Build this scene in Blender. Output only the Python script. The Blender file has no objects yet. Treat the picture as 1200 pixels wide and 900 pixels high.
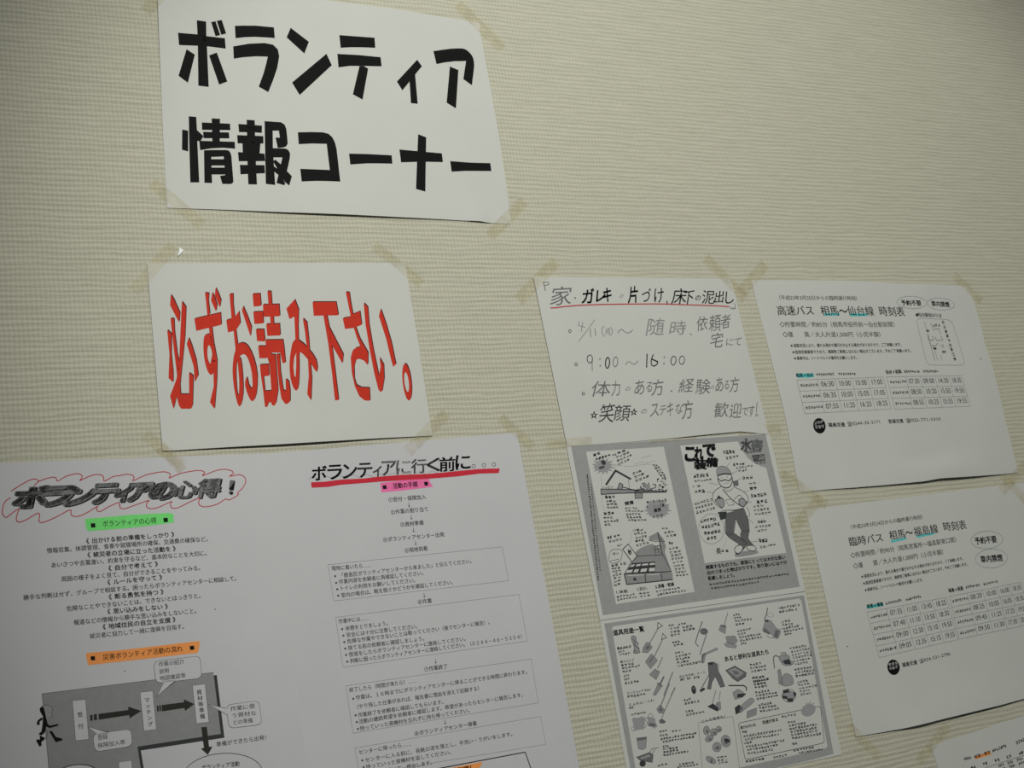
import bpy, bmesh, math, random
from mathutils import Matrix, Vector
from mathutils.geometry import tessellate_polygon

scene = bpy.context.scene
col = scene.collection
WALL_Z = 1.45          # height of the wall point the camera faces

# ------------------------------------------------------------ camera
CAM_LOC = (-0.64975, -1.25571, 1.06361)
CAM_ROWS = ((0.895813, 0.031689, -0.443300), (-0.413033, -0.308894, -0.856731), (-0.164082, 0.950568, -0.263622))
FOCAL_PX = 1465.7
cam_data = bpy.data.cameras.new('camera')
cam = bpy.data.objects.new('camera', cam_data)
col.objects.link(cam)
m = Matrix(CAM_ROWS).to_4x4()
m.translation = CAM_LOC
cam.matrix_world = m
cam_data.sensor_width = 36.0
cam_data.lens = FOCAL_PX / 1200.0 * 36.0
cam_data.clip_start = 0.05
cam_data.dof.use_dof = True
cam_data.dof.focus_distance = 1.36
cam_data.dof.aperture_fstop = 13.0
scene.camera = cam

# ------------------------------------------------------------ world and lights
world = bpy.data.worlds.new('world')
scene.world = world
world.use_nodes = True
bg = world.node_tree.nodes['Background']
bg.inputs[0].default_value = (0.80, 0.86, 1.0, 1)
bg.inputs[1].default_value = 0.05

def lamp(name, kind, loc, target, energy, color, **kw):
    d = bpy.data.lights.new(name, kind)
    d.energy = energy
    d.color = color
    for k, v in kw.items():
        setattr(d, k, v)
    o = bpy.data.objects.new(name, d)
    col.objects.link(o)
    o.location = loc
    o.rotation_euler = (Vector(target) - Vector(loc)).to_track_quat('-Z', 'Y').to_euler()
    return o

# added main spotlight, no known fixture: its cone falloff imitates lens vignetting
lamp('vignette_spot', 'SPOT', (-0.2, -1.8, 2.24), (0.34, 0.0, 1.47), 108.0, (0.985, 0.985, 0.94),
     spot_size=math.radians(65), spot_blend=0.64, shadow_soft_size=0.07)
# fluorescent ceiling panel further back in the room
lamp('ceiling_panel', 'AREA', (0.1, -0.75, 2.9), (0.1, 0.0, 1.1), 2.4, (0.97, 1.0, 0.97),
     shape='RECTANGLE', size=1.2, size_y=0.5)

scene.view_settings.view_transform = 'Standard'
scene.view_settings.look = 'None'
scene.view_settings.exposure = 0.0
scene.view_settings.gamma = 1.0
scene.view_settings.use_curve_mapping = False

# ------------------------------------------------------------ materials
def new_mat(name):
    m = bpy.data.materials.new(name)
    m.use_nodes = True
    nt = m.node_tree
    return m, nt, nt.nodes['Principled BSDF']

def wallpaper_material():
    m, nt, b = new_mat('woven_wallpaper')
    N = nt.nodes.new
    Lk = nt.links.new
    tc = N('ShaderNodeTexCoord')
    sep = N('ShaderNodeSeparateXYZ'); Lk(tc.outputs['Object'], sep.inputs[0])
    def math_(op, a, b_=None, c=None):
        n = N('ShaderNodeMath'); n.operation = op
        for i, v in enumerate((a, b_, c)):
            if v is None: continue
            if isinstance(v, (int, float)): n.inputs[i].default_value = v
            else: Lk(v, n.inputs[i])
        return n.outputs[0]
    def noise(sx, sz, detail=2.0, rough=.5):
        mp = N('ShaderNodeMapping'); mp.inputs['Scale'].default_value = (sx, 1, sz)
        Lk(tc.outputs['Object'], mp.inputs[0])
        n = N('ShaderNodeTexNoise'); n.inputs['Scale'].default_value = 1.0
        n.inputs['Detail'].default_value = detail; n.inputs['Roughness'].default_value = rough
        Lk(mp.outputs[0], n.inputs['Vector'])
        return n.outputs['Fac']
    x, z = sep.outputs['X'], sep.outputs['Z']
    wob = noise(18, 30)
    zz = math_('ADD', math_('MULTIPLY', z, 1 / 0.0060), math_('ADD', math_('MULTIPLY', wob, 0.9), math_('MULTIPLY', noise(9, 130, 1.0), 0.7)))
    row = math_('FLOOR', zz)
    rib = math_('SINE', math_('MULTIPLY', zz, 2 * math.pi))
    xw = math_('ADD', math_('MULTIPLY', x, 1 / 0.0046), math_('MULTIPLY', noise(40, 40), 0.7))
    warp = math_('SINE', math_('MULTIPLY', xw, 2 * math.pi))
    thick = noise(70, 420, 3.0, .6)           # threads, uneven along their length
    slub = noise(16, 330, 2.0, .6)
    h = math_('ADD', math_('MULTIPLY', rib, 0.40), math_('MULTIPLY', warp, 0.22))
    h = math_('ADD', h, math_('MULTIPLY', thick, 0.9))
    h = math_('ADD', h, math_('MULTIPLY', slub, 1.3))
    h = math_('ADD', h, math_('MULTIPLY', noise(520, 620, 2.0), 0.75))
    bp = N('ShaderNodeBump'); bp.inputs['Strength'].default_value = BUMP
    bp.inputs['Distance'].default_value = 0.0006
    Lk(h, bp.inputs['Height']); Lk(bp.outputs[0], b.inputs['Normal'])
    ramp = N('ShaderNodeMapRange'); ramp.inputs['From Min'].default_value = 0.3; ramp.inputs['From Max'].default_value = 2.2
    Lk(h, ramp.inputs['Value'])
    mix = N('ShaderNodeMix'); mix.data_type = 'RGBA'
    mix.inputs['A'].default_value = WALL_LO
    mix.inputs['B'].default_value = WALL_HI
    Lk(ramp.outputs[0], mix.inputs['Factor'])
    Lk(mix.outputs['Result'], b.inputs['Base Color'])
    b.inputs['Roughness'].default_value = 0.85
    b.inputs['Specular IOR Level'].default_value = 0.25
    return m
BUMP = 0.55
WALL_LO = (0.385, 0.38, 0.285, 1)
WALL_HI = (0.625, 0.605, 0.475, 1)

def paper_material(name, rgb):
    m, nt, b = new_mat(name)
    N = nt.nodes.new; Lk = nt.links.new
    tc = N('ShaderNodeTexCoord')
    n = N('ShaderNodeTexNoise'); n.inputs['Scale'].default_value = 14; n.inputs['Detail'].default_value = 3
    Lk(tc.outputs['Object'], n.inputs['Vector'])
    g = N('ShaderNodeTexNoise'); g.inputs['Scale'].default_value = 700; g.inputs['Detail'].default_value = 1
    Lk(tc.outputs['Object'], g.inputs['Vector'])
    a = N('ShaderNodeMath'); a.operation = 'MULTIPLY_ADD'; a.inputs[1].default_value = 0.25
    Lk(g.outputs['Fac'], a.inputs[0]); Lk(n.outputs['Fac'], a.inputs[2])
    mix = N('ShaderNodeMix'); mix.data_type = 'RGBA'
    mix.inputs['A'].default_value = tuple(c * .95 for c in rgb) + (1,)
    mix.inputs['B'].default_value = tuple(min(1, c * 1.04) for c in rgb) + (1,)
    Lk(a.outputs[0], mix.inputs['Factor'])
    Lk(mix.outputs['Result'], b.inputs['Base Color'])
    bp = N('ShaderNodeBump'); bp.inputs['Strength'].default_value = 0.5; bp.inputs['Distance'].default_value = 0.0015
    Lk(n.outputs['Fac'], bp.inputs['Height']); Lk(bp.outputs[0], b.inputs['Normal'])
    b.inputs['Roughness'].default_value = 0.65
    b.inputs['Specular IOR Level'].default_value = 0.3
    return m

def ink(name, rgb, rough=.7):
    m, nt, b = new_mat(name)
    N = nt.nodes.new; Lk = nt.links.new
    tc = N('ShaderNodeTexCoord')
    n = N('ShaderNodeTexNoise'); n.inputs['Scale'].default_value = 160; n.inputs['Detail'].default_value = 2
    Lk(tc.outputs['Object'], n.inputs['Vector'])
    mix = N('ShaderNodeMix'); mix.data_type = 'RGBA'
    mix.inputs['A'].default_value = tuple(c * .9 for c in rgb) + (1,)
    mix.inputs['B'].default_value = tuple(min(1, c * 1.1) for c in rgb) + (1,)
    Lk(n.outputs['Fac'], mix.inputs['Factor']); Lk(mix.outputs['Result'], b.inputs['Base Color'])
    b.inputs['Roughness'].default_value = rough
    b.inputs['Specular IOR Level'].default_value = 0.08
    return m

PAPER = {
    'paper': (0.60, 0.61, 0.575),
    'sheet_white': (0.60, 0.605, 0.55),
    'notice_white': (0.58, 0.575, 0.575),
}
INK = {
    'black_ink': (0.008, 0.009, 0.008), 'print_ink': (0.035, 0.04, 0.04), 'print_ink_grey': (0.085, 0.09, 0.09),
    'grey_line': (0.27, 0.28, 0.28), 'table_line': (0.20, 0.29, 0.27),
    'grey_ink_dark': (0.05, 0.053, 0.055), 'grey_ink': (0.16, 0.165, 0.165), 'plate_grey': (0.22, 0.225, 0.22), 'grey_ink_light': (0.33, 0.335, 0.33),
    'grey_fill': (0.29, 0.295, 0.285), 'border_grey': (0.345, 0.35, 0.335), 'arrow_grey': (0.035, 0.035, 0.03), 'arrow_grey2': (0.14, 0.142, 0.138),
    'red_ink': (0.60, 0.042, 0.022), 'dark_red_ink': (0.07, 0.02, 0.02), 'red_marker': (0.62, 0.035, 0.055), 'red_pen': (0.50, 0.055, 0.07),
    'pink_marker': (0.90, 0.19, 0.42), 'green_marker': (0.20, 0.78, 0.20), 'orange_marker': (0.96, 0.35, 0.10), 'cyan_marker': (0.12, 0.58, 0.57),
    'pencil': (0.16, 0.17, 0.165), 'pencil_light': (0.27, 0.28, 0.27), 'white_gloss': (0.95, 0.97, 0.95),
}
MATS = {}
def mat(name):
    if name not in MATS:
        if name in PAPER: MATS[name] = paper_material(name, PAPER[name])
        elif name == 'tape':
            m, nt, b = new_mat('adhesive_tape')
            N = nt.nodes.new; Lk = nt.links.new
            tr = N('ShaderNodeBsdfTransparent'); tr.inputs[0].default_value = (0.985, 0.97, 0.925, 1)
            mx = N('ShaderNodeMixShader')
            nz = N('ShaderNodeTexNoise'); nz.inputs['Scale'].default_value = 90
            tc = N('ShaderNodeTexCoord'); Lk(tc.outputs['Object'], nz.inputs['Vector'])
            mr = N('ShaderNodeMapRange'); mr.inputs['From Min'].default_value = 0.35; mr.inputs['From Max'].default_value = 0.7; mr.inputs['To Min'].default_value = 0.0; mr.inputs['To Max'].default_value = 0.17
            Lk(nz.outputs['Fac'], mr.inputs['Value']); Lk(mr.outputs[0], mx.inputs[0])
            b.inputs['Base Color'].default_value = (0.46, 0.43, 0.31, 1)
            b.inputs['Roughness'].default_value = 0.3
            b.inputs['Specular IOR Level'].default_value = 0.2
            Lk(tr.outputs[0], mx.inputs[1]); Lk(b.outputs[0], mx.inputs[2])
            Lk(mx.outputs[0], nt.nodes['Material Output'].inputs[0])
            MATS[name] = m
        else: MATS[name] = ink(name, INK[name], .3 if name == 'white_gloss' else .7)
    return MATS[name]

# ------------------------------------------------------------ wall
def build_wall():
    x0, x1, z0, z1, t = -2.4, 2.4, 0.0, 2.9, 0.12
    bm = bmesh.new()
    vs = [bm.verts.new((x, y, z)) for y in (0, t) for x, z in ((x0, z0), (x1, z0), (x1, z1), (x0, z1))]
    for f in ((0, 1, 2, 3), (7, 6, 5, 4), (0, 4, 5, 1), (1, 5, 6, 2), (2, 6, 7, 3), (3, 7, 4, 0)):
        bm.faces.new([vs[i] for i in f])
    me = bpy.data.meshes.new('wall_back'); bm.to_mesh(me); bm.free()
    o = bpy.data.objects.new('wall_back', me); col.objects.link(o)
    me.materials.append(wallpaper_material())
    o['kind'] = 'structure'
    o['label'] = 'cream woven-texture papered wall behind all the paper sheets'
build_wall()

# ------------------------------------------------------------ lettering helpers
GLYPHS = {}
def glyph(ch):
    """outline of one character as (verts, tris); the em square is 1 x 1"""
    key = ch
    if key not in GLYPHS:
        c = bpy.data.curves.new('g', 'FONT'); c.body = ch; c.size = 1.0; 
        c.resolution_u = 3
        o = bpy.data.objects.new('g', c); col.objects.link(o)
        dg = bpy.context.evaluated_depsgraph_get()
        me = bpy.data.meshes.new_from_object(o.evaluated_get(dg))
        vs = [(v.co.x, v.co.y) for v in me.vertices]
        fs = [tuple(p.vertices) for p in me.polygons]
        bpy.data.objects.remove(o); bpy.data.curves.remove(c); bpy.data.meshes.remove(me)
        GLYPHS[key] = (vs, fs)
    return GLYPHS[key]

def advance(ch):
    if ch == ' ': return 0.3
    if ord(ch) < 128: return {'1': .5, ':': .28, ',': .25, '.': .3, '-': .4}.get(ch, .52)
    if ch in '《》': return 0.62
    return 1.0

def embolden(b):
    """shifts (in em) at which a glyph is repeated to print it heavier"""
    if b <= 0.003: return ((0, 0),)
    if b < 0.015: return ((-b, 0), (b, 0))
    if b > 0.05: return tuple((i * b * .45, j * b * .4) for i in (-2, -1, 0, 1, 2) for j in (-2, 0, 2))
    return ((-b, b * .5), (b, b * .5), (0, -b), (-b, -b * .6), (b, -b * .6))

class Soup:
    """flat shapes gathered in sheet millimetres"""
    def __init__(self): self.v = []; self.f = []; self.m = []; self.mat = 0; self.z = 0.0
    def add(self, vs, fs):
        n = len(self.v); self.v += [(v[0], v[1], self.z) for v in vs]
        self.f += [tuple(i + n for i in f) for f in fs]; self.m += [self.mat] * len(fs)
    def poly(self, pts):
        tr = tessellate_polygon([[Vector((x, y, 0)) for x, y in pts]])
        self.add(list(map(tuple, pts)), tr)
    def ring(self, outer, inner):
        pts = outer + inner
        tr = tessellate_polygon([[Vector((x, y, 0)) for x, y in outer], [Vector((x, y, 0)) for x, y in inner]])
        self.add(list(map(tuple, pts)), tr)
    def line(self, pts, w, closed=False):
        p = [Vector(q) for q in pts]
        # subdivide long runs so the ribbon follows the sheet
        q = []
        n = len(p)
        for i in range(n if closed else n - 1):
            a, b = p[i], p[(i + 1) % n]
            k = max(1, int((b - a).length / 12))
            for j in range(k): q.append(a.lerp(b, j / k))
        if not closed: q.append(p[-1])
        q = [v for i, v in enumerate(q) if i == 0 or (v - q[i - 1]).length > 1e-4]
        n = len(q)
        if n < 2: return
        vs = []
        for i in range(n):
            a = q[i - 1] if (i > 0 or closed) else q[i]
            b = q[(i + 1) % n] if (i < n - 1 or closed) else q[i]
            d1 = (q[i] - a); d2 = (b - q[i])
            d1 = d1.normalized() if d1.length > 1e-6 else d2.normalized()
            d2 = d2.normalized() if d2.length > 1e-6 else d1
            t = d1 + d2
            t = t.normalized() if t.length > 1e-3 else d1
            nn = Vector((-t.y, t.x)); c = max(.45, nn.dot(Vector((-d1.y, d1.x))))
            o = nn * (w / 2 / c)
            vs += [tuple(q[i] + o), tuple(q[i] - o)]
        fs = []
        for i in range(n if closed else n - 1):
            j = (i + 1) % n
            fs.append((2 * i, 2 * i + 1, 2 * j + 1, 2 * j))
        self.add(vs, fs)
    def text(self, s, x0, y0, x1, y1, h, bold, down):
        tot = sum(advance(c) for c in s)
        ux, uy = (x1 - x0) / tot, (y1 - y0) / tot
        cur = 0.0
        for c in s:
            a = advance(c)
            if c not in ' 　':
                vs, fs = glyph(c)
                k = 1.0
                off = 0.0
                if c in '《》': off = -0.48 if c == '《' else 0.0; 
                if ord(c) < 128: k = 1.05
                if c == '☎': k = .8
                if c == '→' or c == '↓': k = .9
                if c == '※': k = 1.35
                for ex, ey in embolden(bold):
                    self.add([(x0 + ux * (cur + vx * k + off + ex) - down[0] * (vy + .06 + ey) * h,
                               y0 + uy * (cur + vx * k + off + ex) - down[1] * (vy + .06 + ey) * h) for vx, vy in vs], fs)
            cur += a
    def glyph_box(self, c, q, bold):
        vs, fs = glyph(c)
        xs = [v[0] for v in vs]; ys = [v[1] for v in vs]
        ax, bx, ay, by = min(xs), max(xs), min(ys), max(ys)
        for ex, ey in embolden(bold):
            out = []
            for vx, vy in vs:
                u = (vx + ex - ax) / (bx - ax); v = (by - vy - ey) / max(1e-6, by - ay)
                out.append(tuple((q[0][i] * (1 - u) + q[1][i] * u) * (1 - v) + (q[3][i] * (1 - u) + q[2][i] * u) * v for i in (0, 1)))
            self.add(out, fs)
    def marks(self, x0, y0, x1, y1, h, n, w, down, rng):
        """a run of blurred, unreadable small characters: a few strokes in every cell"""
        ux, uy = (x1 - x0) / n, (y1 - y0) / n
        P = lambda i, a, b: (x0 + ux * (i + a) - down[0] * h * b, y0 + uy * (i + a) - down[1] * h * b)
        for i in range(n):
            k = rng.randint(4, 5)
            for j in range(k):
                if rng.random() < .6:
                    b = .12 + .76 * (j + rng.random() * .5) / k
                    self.line([P(i, rng.uniform(.05, .25), b), P(i, rng.uniform(.7, .95), b + rng.uniform(-.05, .08))], w * 1.1)
                else:
                    a = rng.uniform(.15, .85)
                    self.line([P(i, a, rng.uniform(.6, .9)), P(i, a + rng.uniform(-.15, .15), rng.uniform(.05, .35))], w)

def make_object(name, verts, faces, materials, parent, smooth=False, bisect=None, surf=None, slots=None):
    bm = bmesh.new()
    bv = [bm.verts.new(v) for v in verts]
    for i, f in enumerate(faces):
        if len(set(f)) < 3: continue
        try: nf = bm.faces.new([bv[j] for j in f])
        except ValueError: continue
        if slots: nf.material_index = slots[i]
    if bisect:
        xs = [v[0] for v in verts]; ys = [v[1] for v in verts]
        for ax, lo, hi in ((0, min(xs), max(xs)), (1, min(ys), max(ys))):
            k = math.ceil(lo / bisect)
            while k * bisect < hi:
                co = [0, 0, 0]; co[ax] = k * bisect; no = [0, 0, 0]; no[ax] = 1
                bmesh.ops.bisect_plane(bm, geom=bm.verts[:] + bm.edges[:] + bm.faces[:], plane_co=co, plane_no=no)
                k += 1
    if surf:
        for v in bm.verts: v.co = surf(v.co.x, v.co.y, v.co.z)
    bm.normal_update()
    # every printed face looks away from the wall
    flip = [f for f in bm.faces if f.normal.y > 0]
    if flip: bmesh.ops.reverse_faces(bm, faces=flip)
    if smooth:
        for f in bm.faces: f.smooth = True
    me = bpy.data.meshes.new(name); bm.to_mesh(me); bm.free()
    for mm in materials: me.materials.append(mm)
    o = bpy.data.objects.new(name, me); col.objects.link(o)
    if parent: o.parent = parent
    return o

# ------------------------------------------------------------ sheets
def resample(pts, n):
    L = [0.0]
    for a, b in zip(pts, pts[1:]): L.append(L[-1] + math.dist(a, b))
    out = []
    for i in range(n + 1):
        t = L[-1] * i / n; k = 0
        while k < len(L) - 2 and L[k + 1] < t: k += 1
        s = (t - L[k]) / max(1e-9, L[k + 1] - L[k])
        out.append((pts[k][0] + (pts[k + 1][0] - pts[k][0]) * s, pts[k][1] + (pts[k + 1][1] - pts[k][1]) * s))
    return out

def build_sheet(name, label, cat, origin, base, lifts, waves, quad, edges, down, nx, ny, parts, tapes):
    root = bpy.data.objects.new(name, None)
    root.empty_display_size = 0.05
    col.objects.link(root)
    root.location = (origin[0] / 1000, 0.0, WALL_Z - origin[1] / 1000)
    root['label'] = label
    root['category'] = cat
    if cat == 'timetable': root['group'] = 'bus timetables on the right'
    if cat == 'notice': root['group'] = 'pair of large printed notices'
    def height(x, y):
        h = base
        for cx, cy, sx, sy, a in lifts: h += a * math.exp(-.5 * (((x - cx) / sx) ** 2 + ((y - cy) / sy) ** 2))
        for kx, ky, ph, a in waves: h += a * (math.sin(kx * x * 1.6 + ky * y * 1.6 + ph) - 1) * .5 + a * .5
        return max(h, 0.35)
    def surface(x, y, extra):
        return (x / 1000, -(height(x, y) + extra) / 1000, -y / 1000)
    TL, TR, BR, BL = quad
    top = resample(edges.get('top', [TL, TR]), nx); bot = resample(edges.get('bottom', [BL, BR]), nx)
    lef = resample(edges.get('left', [TL, BL]), ny); rig = resample(edges.get('right', [TR, BR]), ny)
    vs = []
    for j in range(ny + 1):
        v = j / ny
        for i in range(nx + 1):
            u = i / nx
            vs.append(tuple((1 - v) * top[i][k] + v * bot[i][k] + (1 - u) * lef[j][k] + u * rig[j][k]
                            - ((1 - u) * (1 - v) * TL[k] + u * (1 - v) * TR[k] + (1 - u) * v * BL[k] + u * v * BR[k]) for k in (0, 1)))
    fs = [(j * (nx + 1) + i, j * (nx + 1) + i + 1, (j + 1) * (nx + 1) + i + 1, (j + 1) * (nx + 1) + i) for j in range(ny) for i in range(nx)]
    white = 'notice_white' if name in ('printed_notice',) else 'sheet_white'
    sh = make_object('paper', [(x, y, 0) for x, y in vs], fs, [mat(white)], root, smooth=True, surf=surface)
    so = sh.modifiers.new('thickness', 'SOLIDIFY'); so.thickness = 0.00012; so.offset = -1
    es = sh.modifiers.new('crisp_edges', 'EDGE_SPLIT'); es.split_angle = math.radians(40)
    rng = random.Random(len(label))
    for pname, prims in parts:
        s = Soup(); big = False; names = []
        for mname, layer, k, *p in prims:
            if mname == 'paper': mname = white
            if mname not in names: names.append(mname)
            s.mat = names.index(mname); s.z = 0.07 + 0.035 * layer
            if k == 'P':
                s.poly(p[0])
                if max(q[0] for q in p[0]) - min(q[0] for q in p[0]) > 12: big = True
            elif k == 'R': s.ring(p[0], p[1]); big = True
            elif k == 'L': s.line(p[0], p[1], p[2])
            elif k == 'T': s.text(p[0], *p[1:7], down)
            elif k == 'S': s.marks(*p, down, rng)
            elif k == 'G': s.glyph_box(*p)
        o = make_object(pname, s.v, s.f, [mat(n) for n in names], root, smooth=True,
                        bisect=9 if big else None, surf=surface, slots=s.m)
        if pname in ('lettering', 'handwriting', 'heading', 'timetable_grid', 'faint_shadow', 'block_title', 'paragraph_frame', 'map_box', 'ink_speck'): o['kind'] = 'stuff'
    for x0, y0, x1, y1, w in tapes:
        a = Vector((x0, y0)); b = Vector((x1, y1)); d = (b - a).normalized(); n = Vector((-d.y, d.x))
        nu, nv = 20, 5; tv = []
        for i in range(nu + 1):
            # torn, slightly toothed ends
            for j in range(nv + 1):
                e = (0.6 if j % 2 else -0.6) if i in (0, nu) else 0
                tv.append(a.lerp(b, i / nu) + d * e + n * (w * (j / nv - .5)))
        tf = [(i * (nv + 1) + j, (i + 1) * (nv + 1) + j, (i + 1) * (nv + 1) + j + 1, i * (nv + 1) + j + 1) for i in range(nu) for j in range(nv)]
        t = make_object('tape_strip', [(v.x, v.y, 0) for v in tv], tf, [mat('tape')], root, smooth=True,
                        surf=lambda x, y, z: surface(x, y, .55))
        t['label'] = 'translucent yellowish adhesive tape strip'
    return root

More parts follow.
